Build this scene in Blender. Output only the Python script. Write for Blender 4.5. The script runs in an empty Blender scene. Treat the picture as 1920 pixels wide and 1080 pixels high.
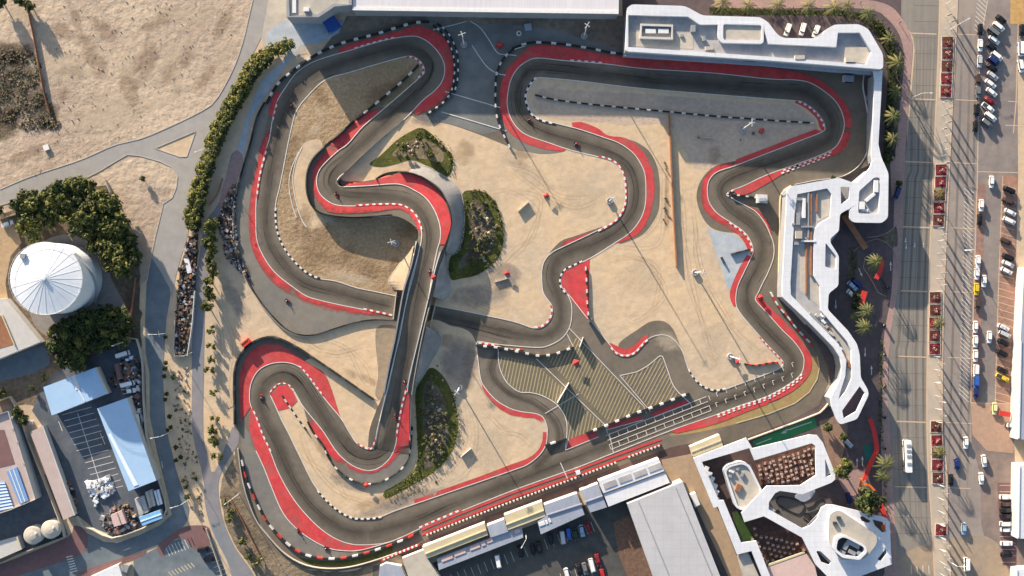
import bpy, bmesh, math, random
from mathutils import Vector, Matrix, noise
from mathutils.geometry import tessellate_polygon
from mathutils.bvhtree import BVHTree
R = math.radians
random.seed(7)
scene = bpy.context.scene
COL = scene.collection
S = 0.2            # metres per photo pixel on the ground
H = 380.0          # drone height
SUN_EL = 12.8
SHD = (0.507, -0.862)   # direction shadows fall (x right, y up)

def P(x, y, z=0.0):
    k = (H - z) / H
    return Vector(((x - 960) * S * k, (540 - y) * S * k, z))

# ------------------------------------------------------------------ materials
def lin(c):
    return tuple(((v / 255) / 12.92 if v / 255 <= 0.04045 else ((v / 255 + 0.055) / 1.055) ** 2.4) for v in c)

class NT:
    def __init__(self, name):
        self.m = bpy.data.materials.new(name); self.m.use_nodes = True
        self.t = self.m.node_tree; self.n = self.t.nodes; self.l = self.t.links
        self.b = self.n['Principled BSDF']; self.out = self.n['Material Output']
    def new(self, t, **kw):
        nd = self.n.new(t)
        for k, v in kw.items(): setattr(nd, k, v)
        return nd
    def link(self, a, b): self.l.new(a, b)

def mixrgb(q, f, a, b, mode='MIX'):
    nd = q.new('ShaderNodeMix', data_type='RGBA', blend_type=mode)
    for i, v in ((0, f), (6, a), (7, b)):
        if hasattr(v, 'links'): q.link(v, nd.inputs[i])
        elif i == 0: nd.inputs[0].default_value = v
        else: nd.inputs[i].default_value = (*v, 1)
    return nd.outputs[2]

def noise_n(q, scale, detail=4, rough=.55, stretch=None, rot=0, seed=0, local=False):
    if local: src = q.new('ShaderNodeTexCoord').outputs['Object']
    else: src = q.new('ShaderNodeNewGeometry').outputs['Position']
    mp = q.new('ShaderNodeMapping'); q.link(src, mp.inputs[0])
    mp.inputs['Location'].default_value = (seed * 13.7, seed * 7.1, seed * 3.3)
    mp.inputs['Rotation'].default_value = (0, 0, rot)
    if stretch: mp.inputs['Scale'].default_value = stretch
    n = q.new('ShaderNodeTexNoise'); q.link(mp.outputs[0], n.inputs['Vector'])
    n.inputs['Scale'].default_value = scale; n.inputs['Detail'].default_value = detail
    n.inputs['Roughness'].default_value = rough
    return n.outputs['Fac']

def ramp(q, fac, a, b):
    m = q.new('ShaderNodeMapRange'); q.link(fac, m.inputs[0])
    m.inputs[1].default_value = a; m.inputs[2].default_value = b
    return m.outputs[0]

def math_n(q, op, a, b=None, c=None):
    m = q.new('ShaderNodeMath', operation=op)
    for i, v in enumerate((a, b, c)):
        if v is None: continue
        if hasattr(v, 'links'): q.link(v, m.inputs[i])
        else: m.inputs[i].default_value = v
    return m.outputs[0]

def fade(q, strength=1.0, nscale=.25, soft=.5, amp=1.3):
    """vertex attribute 'fade' (0..1) broken up by noise -> transparency of worn or dusty paint"""
    at = q.new('ShaderNodeAttribute', attribute_name='fade').outputs['Fac']
    nz = noise_n(q, nscale, 5, .7, seed=5)
    s = math_n(q, 'ADD', at, math_n(q, 'MULTIPLY', math_n(q, 'SUBTRACT', nz, .5), amp))
    a = ramp(q, s, .5 - soft / 2, .5 + soft / 2)
    a = math_n(q, 'MULTIPLY', a, strength)
    q.link(a, q.b.inputs['Alpha'])

def mat(name, c, var=.18, scale=.6, rough=.85, bump=0, bscale=1.0, c2=None, big=.04, bigvar=None, metallic=0,
        speck=0, grid=None, worn=None, local=False, fader=None, stretch=None, rot=0, coat=0):
    q = NT(name)
    lo = tuple(v * (1 - var) for v in c); hi = tuple(min(1, v * (1 + var)) for v in c)
    f = ramp(q, noise_n(q, scale, 6, .65, stretch, rot, local=local), .3, .7)
    col = mixrgb(q, f, lo, hi)
    if c2 is not None:
        g = ramp(q, noise_n(q, big, 5, .6, seed=2, local=local), .42, .6)
        col = mixrgb(q, g, col, mixrgb(q, f, tuple(v * (1 - var) for v in c2), tuple(v * (1 + var) for v in c2)))
    if speck:
        g = ramp(q, noise_n(q, 1.1, 3, .8, seed=4, local=local), .62, .72)
        col = mixrgb(q, math_n(q, 'MULTIPLY', g, speck), col, tuple(v * .35 for v in c))
    if worn:
        w1 = ramp(q, noise_n(q, .22, 6, .72, seed=8), .5, .66); w2 = ramp(q, noise_n(q, 1.7, 3, .7, seed=9), .56, .7)
        col = mixrgb(q, math_n(q, 'MULTIPLY', math_n(q, 'MAXIMUM', w1, w2), worn[0]), col, worn[1])
    if grid:
        ps = q.new('ShaderNodeSeparateXYZ'); q.link(q.new('ShaderNodeNewGeometry').outputs['Position'], ps.inputs[0]); g = None
        for ax_ in (0, 1):
            fr = math_n(q, 'FRACT', math_n(q, 'DIVIDE', ps.outputs[ax_], grid[0]))
            e = math_n(q, 'LESS_THAN', fr, .07); g = e if g is None else math_n(q, 'MAXIMUM', g, e)
        col = mixrgb(q, math_n(q, 'MULTIPLY', g, 1 - grid[1]), col, tuple(v * .45 for v in c))
    q.link(col, q.b.inputs['Base Color'])
    q.b.inputs['Roughness'].default_value = rough
    q.b.inputs['Metallic'].default_value = metallic
    q.b.inputs['Specular IOR Level'].default_value = .25
    if coat: q.b.inputs['Coat Weight'].default_value = coat
    if bump:
        bn = q.new('ShaderNodeBump'); bn.inputs['Strength'].default_value = 1; bn.inputs['Distance'].default_value = bump
        q.link(noise_n(q, bscale, 5, .6, seed=1, local=local), bn.inputs['Height']); q.link(bn.outputs[0], q.b.inputs['Normal'])
    if fader is not None: fade(q, *fader)
    return q.m

def flat(name, c, rough=.6, metallic=0, **k):
    return mat(name, c, k.pop('var', .08), k.pop('scale', .8), rough, metallic=metallic, **k)

M = {}
# soils
M['sand'] = mat('pale sand', (.51, .374, .240), .12, .35, .95, .13, .30, (.445, .345, .245), .03, speck=.14, worn=(.25, (.60, .48, .36)))
M['dirt'] = mat('scraped dirt', (.355, .272, .208), .17, .35, .95, .40, .32, (.44, .345, .255), .025, speck=.3)
M['browngrass'] = mat('dry brown turf', (.265, .185, .108), .26, .9, .95, .28, .7, (.33, .235, .145), .05, speck=.35)
M['darksoil'] = mat('dark dug soil', (.085, .068, .052), .35, .6, .95, .3, .6, (.15, .115, .08), .06)
M['greydust'] = mat('grey dust', (.30, .26, .225), .15, .5, .95, .1, .6, (.24, .21, .19), .08, fader=(.6, .14, .9, 2.6))
M['browndust'] = mat('brown stain', (.17, .105, .058), .25, .6, .95, .2, .7, fader=(.26, .13, .9, 3.6))
M['paledust'] = mat('pale dust', (.56, .46, .34), .12, .5, .95, .15, .5, fader=(.42, .12, .9, 3.6))
M['thicket'] = mat('dry scrub', (.085, .07, .045), .45, 1.2, .95, .6, 1.2, (.16, .12, .085), .15, fader=(.8, .16, .7, 2.2))
# paving
M['asphalt'] = mat('track asphalt', (.122, .103, .082), .16, .25, .9, .01, 3, (.15, .126, .10), .03, worn=(.4, (.165, .138, .11)))
M['asphalt_grey'] = mat('grey runoff asphalt', (.15, .142, .13), .13, .3, .9, .01, 3, (.185, .165, .14), .05)
M['asphalt_dark'] = mat('dark paddock asphalt', (.075, .073, .076), .25, .3, .9, .01, 3, (.055, .055, .06), .06)
M['bluegrey'] = mat('shade tinted asphalt', (.115, .14, .16), .16, .3, .9, .01, 3, (.155, .175, .19), .05)  # bluish tint is shade put into the asphalt colour
M['roadgrey'] = mat('worn grey road', (.275, .26, .25), .10, .3, .9, .01, 3, (.30, .28, .26), .03, worn=(.2, (.36, .32, .28)))
M['skid'] = mat('tyre mark', (.022, .021, .020), .2, .3, .85, fader=(.4, .3, .8))
M['sandtrack'] = mat('tyre track in sand', (.30, .215, .135), .2, .5, .95, fader=(.16, .2, .8))
M['lanewear'] = mat('lane wear', (.11, .10, .095), .2, .3, .85, fader=(.26, .1, .9))
M['rubber'] = mat('rubbered racing line', (.032, .029, .027), .2, .3, .85, fader=(.36, .06, .9))
M['concrete'] = mat('pale concrete', (.43, .385, .32), .10, .4, .9, .01, 2, (.37, .33, .28), .08)
M['concrete_grey'] = mat('grey concrete slope', (.20, .19, .185), .16, .4, .9, .02, 2, (.27, .25, .24), .1)
M['bluepave'] = mat('pale blue slab', (.30, .345, .40), .12, .4, .9, c2=(.38, .40, .42), big=.1)
M['highway'] = mat('paved carriageway', (.225, .20, .17), .10, .3, .85, .01, 3, (.19, .175, .16), .025, stretch=(3, .12, 1), worn=(.3, (.30, .25, .2)))
M['lanes'] = mat('service road paving', (.27, .225, .195), .10, .3, .85, .01, 3, (.215, .185, .17), .03, worn=(.3, (.31, .25, .21)))
M['median'] = mat('median paving', (.44, .355, .275), .08, .4, .85, c2=(.38, .32, .26), big=.05)
M['pinkpath'] = mat('pink brick pavement', (.35, .225, .195), .14, .8, .85, c2=(.29, .195, .18), big=.06)
M['redbrick'] = mat('red stall paving', (.31, .17, .125), .22, .7, .85, c2=(.23, .14, .115), big=.12)
M['plum'] = mat('plum plaza paving', (.105, .078, .080), .18, .5, .85, c2=(.085, .065, .068), big=.08)
M['terrace'] = mat('terrace brown deck', (.115, .052, .038), .35, .7, .8, c2=(.07, .04, .035), big=.15)
M['ochre'] = mat('ochre ground', (.42, .255, .10), .2, .6, .9)
# paints
M['red'] = mat('red track paint', (.49, .044, .05), .22, .35, .75, c2=(.42, .048, .048), big=.05, speck=.35, worn=(.55, (.21, .115, .10)))
M['redfade'] = mat('worn red track paint', (.49, .046, .05), .22, .35, .75, speck=.35, worn=(.55, (.21, .115, .10)), fader=(.95, .35, .55))
M['white'] = mat('white line paint', (.55, .51, .47), .16, .6, .7)
M['cream'] = mat('cream paint', (.50, .41, .26), .12, .8, .8)
M['kred'] = flat('kerb red', (.45, .04, .04))
M['kwhite'] = flat('kerb white', (.58, .54, .52), var=.15)
M['stripe_a'] = mat('tan stripe', (.34, .28, .165), .16, .5, .85, fader=(.9, .5, .7, 1.0))
M['green_paint'] = mat('green lane paint', (.035, .20, .075), .14, .6, .7)
M['teal'] = flat('teal paint', (.02, .12, .10))
M['black'] = flat('black rubber', (.018, .018, .019), .8, var=.3)
M['whitebar'] = flat('white barrier', (.50, .48, .47), .6, var=.18)
M['redbar'] = flat('red barrier', (.40, .035, .03), .6)
M['joint'] = flat('dark joint', (.135, .115, .10), .9)
M['seam'] = flat('beige seam', (.50, .36, .25), .9)
M['yellow'] = flat('yellow paint', (.55, .42, .05))
# buildings
M['roofwhite'] = mat('white roof panels', (.60, .605, .635), .05, .3, .55, c2=(.54, .555, .60), big=.05, grid=(2.0, .78), worn=(.24, (.40, .395, .40)))
M['hangar'] = mat('pale metal roof', (.50, .485, .515), .07, .3, .5, c2=(.54, .52, .545), big=.03, stretch=(6, .3, 1))
M['deck'] = mat('grey roof deck', (.36, .345, .34), .14, .35, .9, c2=(.28, .275, .29), big=.07)
M['deckwarm'] = mat('warm roof deck', (.43, .385, .325), .12, .4, .9, c2=(.36, .33, .29), big=.08)
M['wall'] = mat('rendered wall', (.45, .43, .41), .08, .4, .9)
M['wallgrey'] = mat('grey wall', (.25, .255, .27), .1, .4, .85)
M['hall'] = mat('grey hall roof', (.39, .385, .405), .05, .15, .6, c2=(.42, .41, .425), big=.03, worn=(.2, (.31, .30, .31)), grid=(3.1, .86))
M['creamroof'] = mat('cream pit roof', (.52, .44, .275), .09, .3, .8, c2=(.47, .40, .27), big=.08, worn=(.2, (.38, .32, .22)))
M['bluegreyroof'] = mat('blue grey metal roof', (.26, .285, .35), .09, .3, .6, c2=(.30, .32, .38), big=.08, worn=(.2, (.2, .21, .24)), stretch=(2, .5, 1), rot=.38)
M['blueroof'] = mat('light blue metal roof', (.30, .44, .62), .05, .3, .5, c2=(.33, .47, .64), big=.05)
M['brightblue'] = flat('bright blue sheet', (.02, .07, .27), .6)
M['cyanroof'] = flat('cyan roof', (.16, .37, .62), .6)
M['pinkroof'] = mat('pinkish roof', (.40, .32, .30), .08, .4, .85)
M['maroon'] = mat('maroon roof', (.165, .092, .092), .12, .5, .85)
M['tankwhite'] = mat('white tank paint', (.62, .64, .67), .05, .2, .5, c2=(.67, .68, .70), big=.08)
M['tankshade'] = mat('shade tinted tank paint', (.50, .535, .58), .05, .2, .5)  # bluish shade of the lower shell, painted as a second tone
M['glassblue'] = flat('blue skylight', (.16, .28, .50), .25)
M['slatblue'] = flat('pale slat', (.62, .68, .76), .5)
M['darkglass'] = flat('dark glass', (.012, .014, .018), .12)
M['metal'] = flat('grey metal', (.33, .34, .35), .45, metallic=.4)
M['lightmetal'] = flat('pale metal', (.6, .6, .6), .5)
M['darkmetal'] = flat('dark metal', (.05, .05, .055), .5)
M['wood'] = mat('brown timber', (.25, .115, .062), .2, .6, .8)
M['redcanopy'] = flat('red canopy', (.48, .035, .03), .6)
M['orange'] = flat('orange canopy', (.65, .13, .02), .6)
M['tent'] = flat('pink tent cloth', (.50, .36, .33), .8)
M['skin'] = flat('skin', (.36, .2, .13), .6)
M['overall'] = flat('dark overalls', (.03, .03, .04), .8)
M['helmet'] = flat('white helmet', (.7, .7, .7), .25)
M['helmetred'] = flat('red helmet', (.5, .03, .03), .25)
M['lamp'] = flat('lamp glass', (.6, .6, .62), .2)
# plants
M['leaf_l'] = mat('light olive leaves', (.118, .116, .028), .4, 1.5, .8)
M['leaf_m'] = mat('green leaves', (.075, .084, .020), .4, 1.5, .8)
M['leaf_d'] = mat('dark green leaves', (.032, .045, .015), .4, 1.5, .8)
M['leaf_y'] = mat('sunlit tone leaves', (.165, .155, .034), .3, 1.5, .8)  # sunlit tone of the hedge's road side, put into the leaf colour
M['leaf_g'] = mat('dusty grey green leaves', (.10, .10, .055), .35, 1.5, .8)
M['palm'] = mat('palm fronds', (.085, .095, .030), .35, 1.0, .7)
M['palm_y'] = mat('dry palm fronds', (.17, .15, .055), .3, 1.0, .8)
M['scrubtwig'] = mat('scrub twigs', (.085, .068, .045), .45, 1.5, .95)
M['bark'] = mat('bark', (.16, .11, .07), .3, 2, .95)
M['lawn'] = mat('mown lawn', (.052, .060, .014), .4, .8, .95, .15, 1.5, (.085, .085, .02), .1)
M['planting'] = mat('planting soil', (.085, .068, .052), .4, .9, .95, .25, 1.0, (.12, .105, .075), .15)
M['flower'] = flat('red flowers', (.36, .02, .035), .8, var=.4)
M['flowerpink'] = flat('pink flowers', (.55, .16, .17), .8, var=.4)
M['flowerwhite'] = flat('pale blooms', (.52, .42, .36), .8, var=.35)
for i, (n, c) in enumerate((('bed0', (.11, .035, .03)), ('bed1', (.15, .02, .028)))):
    M[n] = mat('flower bed soil ' + 'ab'[i], c, .4, 1.2, .9)

# ------------------------------------------------------------------ objects
def link(o, parent=None):
    COL.objects.link(o)
    if parent is not None: o.parent = parent
    return o

def tag(o, label=None, cat=None, group=None, kind=None):
    if label: o['label'] = label
    if cat: o['category'] = cat
    if group: o['group'] = group
    if kind: o['kind'] = kind
    return o

def thing(name, label, cat, loc=(0, 0, 0), rz=0, group=None):
    o = bpy.data.objects.new(name, None); link(o)
    o.empty_display_size = .2
    o.location = loc; o.rotation_euler = (0, 0, rz)
    return tag(o, label, cat, group)

class MB:
    """collects shapes into ONE mesh; materials by index"""
    def __init__(self):
        self.v = []; self.f = []; self.mi = []; self.mats = []; self.fd = []
    def m(self, m):
        m = M[m] if isinstance(m, str) else m
        if m not in self.mats: self.mats.append(m)
        return self.mats.index(m)
    def add(self, verts, faces, m, fades=None):
        o = len(self.v); self.v += [tuple(p) for p in verts]
        self.fd += list(fades) if fades else [1.0] * len(verts)
        k = self.m(m)
        for f in faces: self.f.append(tuple(i + o for i in f)); self.mi.append(k)
        return self
    def box(self, c, s, m, rz=0, taper=1.0):
        x, y, z = s[0] / 2, s[1] / 2, s[2] / 2
        ca, sa = math.cos(rz), math.sin(rz); vs = []
        for dz, t in ((-z, 1), (z, taper)):
            for dx, dy in ((-x, -y), (x, -y), (x, y), (-x, y)):
                dx *= t; dy *= t
                vs.append((c[0] + dx * ca - dy * sa, c[1] + dx * sa + dy * ca, c[2] + dz))
        return self.add(vs, [(0, 3, 2, 1), (4, 5, 6, 7), (0, 1, 5, 4), (1, 2, 6, 5), (2, 3, 7, 6), (3, 0, 4, 7)], m)
    def lathe(self, c, prof, m, n=16, cap=True):
        vs = []; fs = []
        for r, z in prof:
            for i in range(n):
                a = 2 * math.pi * i / n; vs.append((c[0] + r * math.cos(a), c[1] + r * math.sin(a), c[2] + z))
        for j in range(len(prof) - 1):
            for i in range(n):
                k = (i + 1) % n; fs.append((j * n + i, j * n + k, (j + 1) * n + k, (j + 1) * n + i))
        if cap: fs += [tuple(range((len(prof) - 1) * n, len(prof) * n)), tuple(reversed(range(n)))]
        return self.add(vs, fs, m)
    def tube(self, pts, r, m, n=6):
        pts = [Vector(p) for p in pts]; rs = r if isinstance(r, (list, tuple)) else [r] * len(pts)
        vs = []; fs = []
        for i, p in enumerate(pts):
            d = (pts[min(i + 1, len(pts) - 1)] - pts[max(i - 1, 0)]).normalized()
            u = d.cross(Vector((0, 0, 1)) if abs(d.z) < .9 else Vector((1, 0, 0))).normalized(); w = d.cross(u)
            for k in range(n):
                a = 2 * math.pi * k / n; vs.append(p + (u * math.cos(a) + w * math.sin(a)) * rs[i])
        for i in range(len(pts) - 1):
            for k in range(n):
                k2 = (k + 1) % n; fs.append((i * n + k, i * n + k2, (i + 1) * n + k2, (i + 1) * n + k))
        fs += [tuple(reversed(range(n))), tuple(range((len(pts) - 1) * n, len(pts) * n))]
        return self.add(vs, fs, m)
    def poly(self, loops, z, m, zfun=None):
        """flat polygon with holes; loops of world (x,y)"""
        L = [[Vector((p[0], p[1], 0)) for p in lp] for lp in loops]
        tri = tessellate_polygon(L)
        vs = [v for lp in L for v in lp]; out = []
        def _ar(q): return sum(q[i].x * q[(i + 1) % len(q)].y - q[(i + 1) % len(q)].x * q[i].y for i in range(len(q))) / 2
        want = abs(_ar(L[0])) - sum(abs(_ar(q)) for q in L[1:])
        got = sum(abs((vs[t[1]] - vs[t[0]]).cross(vs[t[2]] - vs[t[0]]).z) / 2 for t in tri)
        if abs(got - want) > .01 * want:
            from mathutils.geometry import delaunay_2d_cdt
            E = []; n0 = 0
            for q in L: E += [(n0 + i, n0 + (i + 1) % len(q)) for i in range(len(q))]; n0 += len(q)
            r = delaunay_2d_cdt([v.to_2d() for v in vs], E, [], 0, 1e-5)
            rv = [Vector((v.x, v.y, 0)) for v in r[0]]; tri = []
            for t in r[2]:
                c_ = sum((rv[i] for i in t), Vector()) / 3; ins = False
                for q in L:
                    for a, b in zip(q, q[1:] + q[:1]):
                        if (a.y > c_.y) != (b.y > c_.y) and c_.x < (b.x - a.x) * (c_.y - a.y) / (b.y - a.y) + a.x: ins = not ins
                if ins: tri.append(tuple(t))
            vs = rv
        for t in tri:
            a, b, c = (vs[i] for i in t)
            out.append(t if (b - a).cross(c - a).z > 0 else (t[0], t[2], t[1]))
        return self.add([(v.x, v.y, zfun(v) if zfun else z) for v in vs], out, m)
    def prism(self, loops, z0, z1, mtop, mside=None, bottom=True):
        self.poly(loops, z1, mtop)
        if bottom:
            n0 = len(self.f); self.poly(loops, z0, mside or mtop)
            for i in range(n0, len(self.f)): self.f[i] = tuple(reversed(self.f[i]))
        for li, lp in enumerate(loops):
            n = len(lp); ar = sum(lp[i][0] * lp[(i + 1) % n][1] - lp[(i + 1) % n][0] * lp[i][1] for i in range(n))
            vs = [(p[0], p[1], z0) for p in lp] + [(p[0], p[1], z1) for p in lp]
            ccw = (ar > 0) == (li == 0)
            fs = [((i, (i + 1) % n, n + (i + 1) % n, n + i) if ccw else (i, n + i, n + (i + 1) % n, (i + 1) % n)) for i in range(n)]
            self.add(vs, fs, mside or mtop)
        return self
    def build(self, name, parent=None, loc=None, rz=0, smooth=False):
        me = bpy.data.meshes.new(name)
        me.from_pydata(self.v, [], self.f); me.update()
        for m in self.mats: me.materials.append(m)
        me.polygons.foreach_set('material_index', self.mi)
        if any(x != 1.0 for x in self.fd):
            at = me.attributes.new('fade', 'FLOAT', 'POINT'); at.data.foreach_set('value', self.fd)
        elif any('fade' == n.attribute_name for m in self.mats for n in m.node_tree.nodes if n.bl_idname == 'ShaderNodeAttribute'):
            at = me.attributes.new('fade', 'FLOAT', 'POINT'); at.data.foreach_set('value', [1.0] * len(self.v))
        if smooth: me.polygons.foreach_set('use_smooth', [True] * len(self.f))
        o = bpy.data.objects.new(name, me); link(o, parent)
        if loc is not None: o.location = loc
        o.rotation_euler = (0, 0, rz)
        return o

def copy_tree(o, parent=None):
    c = o.copy(); COL.objects.link(c)
    if parent is not None: c.parent = parent
    for ch in list(o.children): copy_tree(ch, c)
    return c

ORD = ['first', 'second', 'third', 'fourth', 'fifth', 'sixth', 'seventh', 'eighth', 'ninth', 'tenth', 'eleventh', 'twelfth',
       'thirteenth', 'fourteenth', 'fifteenth', 'sixteenth', 'seventeenth', 'eighteenth', 'nineteenth', 'twentieth']
def ordn(i):
    if i < 20: return ORD[i]
    t = ['', '', 'twenty', 'thirty', 'forty', 'fifty', 'sixty', 'seventy', 'eighty', 'ninety'][(i + 1) // 10]
    o = (i + 1) % 10
    return (t[:-1] + 'ieth') if o == 0 else t + '-' + ORD[o - 1]

# ------------------------------------------------------------------ curves (photo pixels on the plan)
def cat(pts, closed=False, step=4.0):
    n = len(pts); out = []
    for i in range(n if closed else n - 1):
        p1, p2 = pts[i], pts[(i + 1) % n]
        p0 = pts[i - 1] if (closed or i > 0) else p1
        p3 = pts[(i + 2) % n] if (closed or i + 2 < n) else p2
        d = math.dist(p1, p2); k = max(1, int(d / step))
        for j in range(k):
            t = j / k; t2 = t * t; t3 = t2 * t
            out.append(tuple(.5 * (2 * p1[a] + (p2[a] - p0[a]) * t + (2 * p0[a] - 5 * p1[a] + 4 * p2[a] - p3[a]) * t2 + (3 * p1[a] - p0[a] - 3 * p2[a] + p3[a]) * t3) for a in range(len(p1))))
    if not closed: out.append(tuple(pts[-1]))
    return out

def lin_re(pts, closed=False, step=4.0):
    out = []; n = len(pts)
    for i in range(n if closed else n - 1):
        a, b = pts[i], pts[(i + 1) % n]; k = max(1, int(math.dist(a, b) / step))
        for j in range(k): out.append(tuple(a[c] + (b[c] - a[c]) * j / k for c in range(len(a))))
    if not closed: out.append(tuple(pts[-1]))
    return out

def resample(pts, n):
    d = [0]
    for a, b in zip(pts, pts[1:]): d.append(d[-1] + math.dist(a, b))
    out = []; j = 0
    for i in range(n):
        t = d[-1] * i / (n - 1)
        while j < len(d) - 2 and d[j + 1] < t: j += 1
        s = (t - d[j]) / max(1e-9, d[j + 1] - d[j]); s = min(1, max(0, s))
        out.append(tuple(pts[j][c] + (pts[j + 1][c] - pts[j][c]) * s for c in range(len(pts[j]))))
    return out

def length(pts): return sum(math.dist(a, b) for a, b in zip(pts, pts[1:]))

def offset(pts, w, closed=False):
    """shift a polyline sideways by w px (positive = to the right when walking it in the photo)"""
    out = []; n = len(pts)
    for i, p in enumerate(pts):
        a = pts[i - 1] if (i or closed) else pts[i]; b = pts[(i + 1) % n] if (i < n - 1 or closed) else pts[i]
        dx, dy = b[0] - a[0], b[1] - a[1]; L = math.hypot(dx, dy) or 1
        out.append((p[0] - dy / L * w, p[1] + dx / L * w))
    return out

def jag(pts, amp, scale=.05, seed=0):
    return [(x + noise.noise((x * scale, y * scale, seed)) * amp + noise.noise((x * scale * 4, y * scale * 4, seed + 9)) * amp * .5,
             y + noise.noise((x * scale, y * scale, seed + 50)) * amp + noise.noise((x * scale * 4, y * scale * 4, seed + 70)) * amp * .5) for x, y in pts]

def xy(pts, z=0): return [tuple(P(x, y, z)[:2]) for x, y in pts]

def sheet(name, loops, m, z, kind='structure'):
    """flat ground sheet; loops in photo px, first outer, others holes"""
    o = MB().poly([xy(l, z) for l in loops], z, m).build(name)
    if kind: o['kind'] = kind
    return o

# ------------------------------------------------------------------ the raised part of the circuit
ST = [(712,200,772,214,.0),(662,232,735,243,.4),(615,272,690,282,1.0),(588,297,655,316,1.5),(575,335,636,335,1.9),(579,375,633,342,2.1),
      (605,401,640,350,2.3),(650,407,665,343,2.7),(700,406,715,334,3.2),(740,405,760,322,3.8),(765,415,798,334,4.3),(782,430,828,360,4.8),
      (784,445,847,405,5.2),(779,460,840,454,5.5),(767,505,822,500,5.8),(755,545,812,548,5.9),(745,600,800,605,5.8),(738,640,790,650,5.2),
      (729,680,781,700,4.2),(719,736,772,745,2.8),(706,768,769,790,1.6),(693,805,770,830,.7),(690,838,768,852,.02)]
STS = cat(ST, False, 6)
NA = 10
def deck_pt(s, t):
    x = s[0] + (s[2] - s[0]) * t; y = s[1] + (s[3] - s[1]) * t
    return P(x, y, s[4] + .11)
_v = []; _f = []
for s in STS:
    for j in range(NA + 1): _v.append(deck_pt(s, j / NA))
for i in range(len(STS) - 1):
    for j in range(NA):
        a = i * (NA + 1) + j; _f.append((a, a + 1, a + NA + 2, a + NA + 1))
BVH = BVHTree.FromPolygons([tuple(v) for v in _v], _f)
CAMP = Vector((0, 0, H))
def D(x, y, dz=0.0, low=False):
    """plan pixel -> the point of the deck or of the ground there, dz above it"""
    if not low:
        d = (P(x, y) - CAMP).normalized(); h = BVH.ray_cast(CAMP, d)
        if h[0] is not None and h[0].z > .06: return h[0] + Vector((0, 0, dz))
    return P(x, y, 0) + Vector((0, 0, dz))

def stroke(mb, pts, w, z, m, low=False, fades=None, h=None):
    """painted ribbon w px wide"""
    A = offset(pts, -w / 2); B = offset(pts, w / 2)
    vs = []; fs = []
    for a, b in zip(A, B): vs += [D(*a, z, low), D(*b, z, low)]
    for i in range(len(pts) - 1): fs.append((2 * i, 2 * i + 1, 2 * i + 3, 2 * i + 2))
    mb.add(vs, [tuple(reversed(f)) for f in fs], m)

def band(mb, A, B, z, m, nx=None, ny=4, low=False, fadeA=1.0, fadeB=1.0, ends=True):
    """painted band between two polylines, optionally fading out towards B or A"""
    n = nx or max(2, int(max(length(A), length(B)) / 4)); A = resample(A, n); B = resample(B, n)
    vs = []; fs = []; fd = []
    for i, (a, b) in enumerate(zip(A, B)):
        e = 1 if not ends else min(1, min(i, n - 1 - i) / 4)
        for j in range(ny + 1):
            t = j / ny; vs.append(D(a[0] + (b[0] - a[0]) * t, a[1] + (b[1] - a[1]) * t, z, low))
            f = fadeA + (fadeB - fadeA) * t
            fd.append(f * (.4 + .6 * e) if (fadeA != 1 or fadeB != 1) else 1.0)
    for i in range(n - 1):
        for j in range(ny):
            k = i * (ny + 1) + j; fs.append((k, k + 1, k + ny + 2, k + ny + 1))
    a, b, c = (Vector(vs[i]) for i in fs[0][:3])
    if (b - a).cross(c - a).z < 0: fs = [tuple(reversed(f)) for f in fs]
    mb.add(vs, fs, m, fd if (fadeA != 1 or fadeB != 1) else None)

def blocks(mb, pts, w, L, h, mats, z=0.0, gap=0, low=False, taper=.85):
    """row of solid blocks along a line (kerbs, tyre walls): alternate materials"""
    tot = length(pts); n = max(2, int(tot / L)); q = resample(pts, n * 3 + 1)
    A = offset(q, -w / 2); B = offset(q, w / 2); A2 = offset(q, -w / 2 * taper); B2 = offset(q, w / 2 * taper)
    for i in range(n):
        m = mats[i % len(mats)]
        if m is None: continue
        vs = []; fs = []
        for j in range(4):
            k = i * 3 + j
            vs += [D(*A[k], z, low), D(*B[k], z, low), D(*B2[k], z + h, low), D(*A2[k], z + h, low)]
        for j in range(3):
            o = j * 4
            for c in range(4):
                c2 = (c + 1) % 4; fs.append((o + c, o + 4 + c, o + 4 + c2, o + c2))
        fs += [(0, 1, 2, 3), (15, 14, 13, 12)]
        mb.add(vs, fs, m)

def stain(mb, x, y, rx, ry, rot, m, z):
    n = 20; vs = [P(x, y, z)]; fd = [1.0]; fs = []
    ca, sa = math.cos(R(rot)), math.sin(R(rot))
    for k, (r, f) in enumerate(((.5, .8), (1, 0.0))):
        for i in range(n):
            a = 2 * math.pi * i / n; dx, dy = rx * r * math.cos(a), ry * r * math.sin(a)
            vs.append(P(x + dx * ca - dy * sa, y + dx * sa + dy * ca, z)); fd.append(f)
    for i in range(n):
        j = (i + 1) % n; fs += [(0, 1 + j, 1 + i), (1 + i, 1 + j, 1 + n + j, 1 + n + i)]
    a, b, c = (Vector(vs[i]) for i in fs[0])
    if (b - a).cross(c - a).z < 0: fs = [tuple(reversed(f)) for f in fs]
    mb.add(vs, fs, m, fd)
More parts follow.
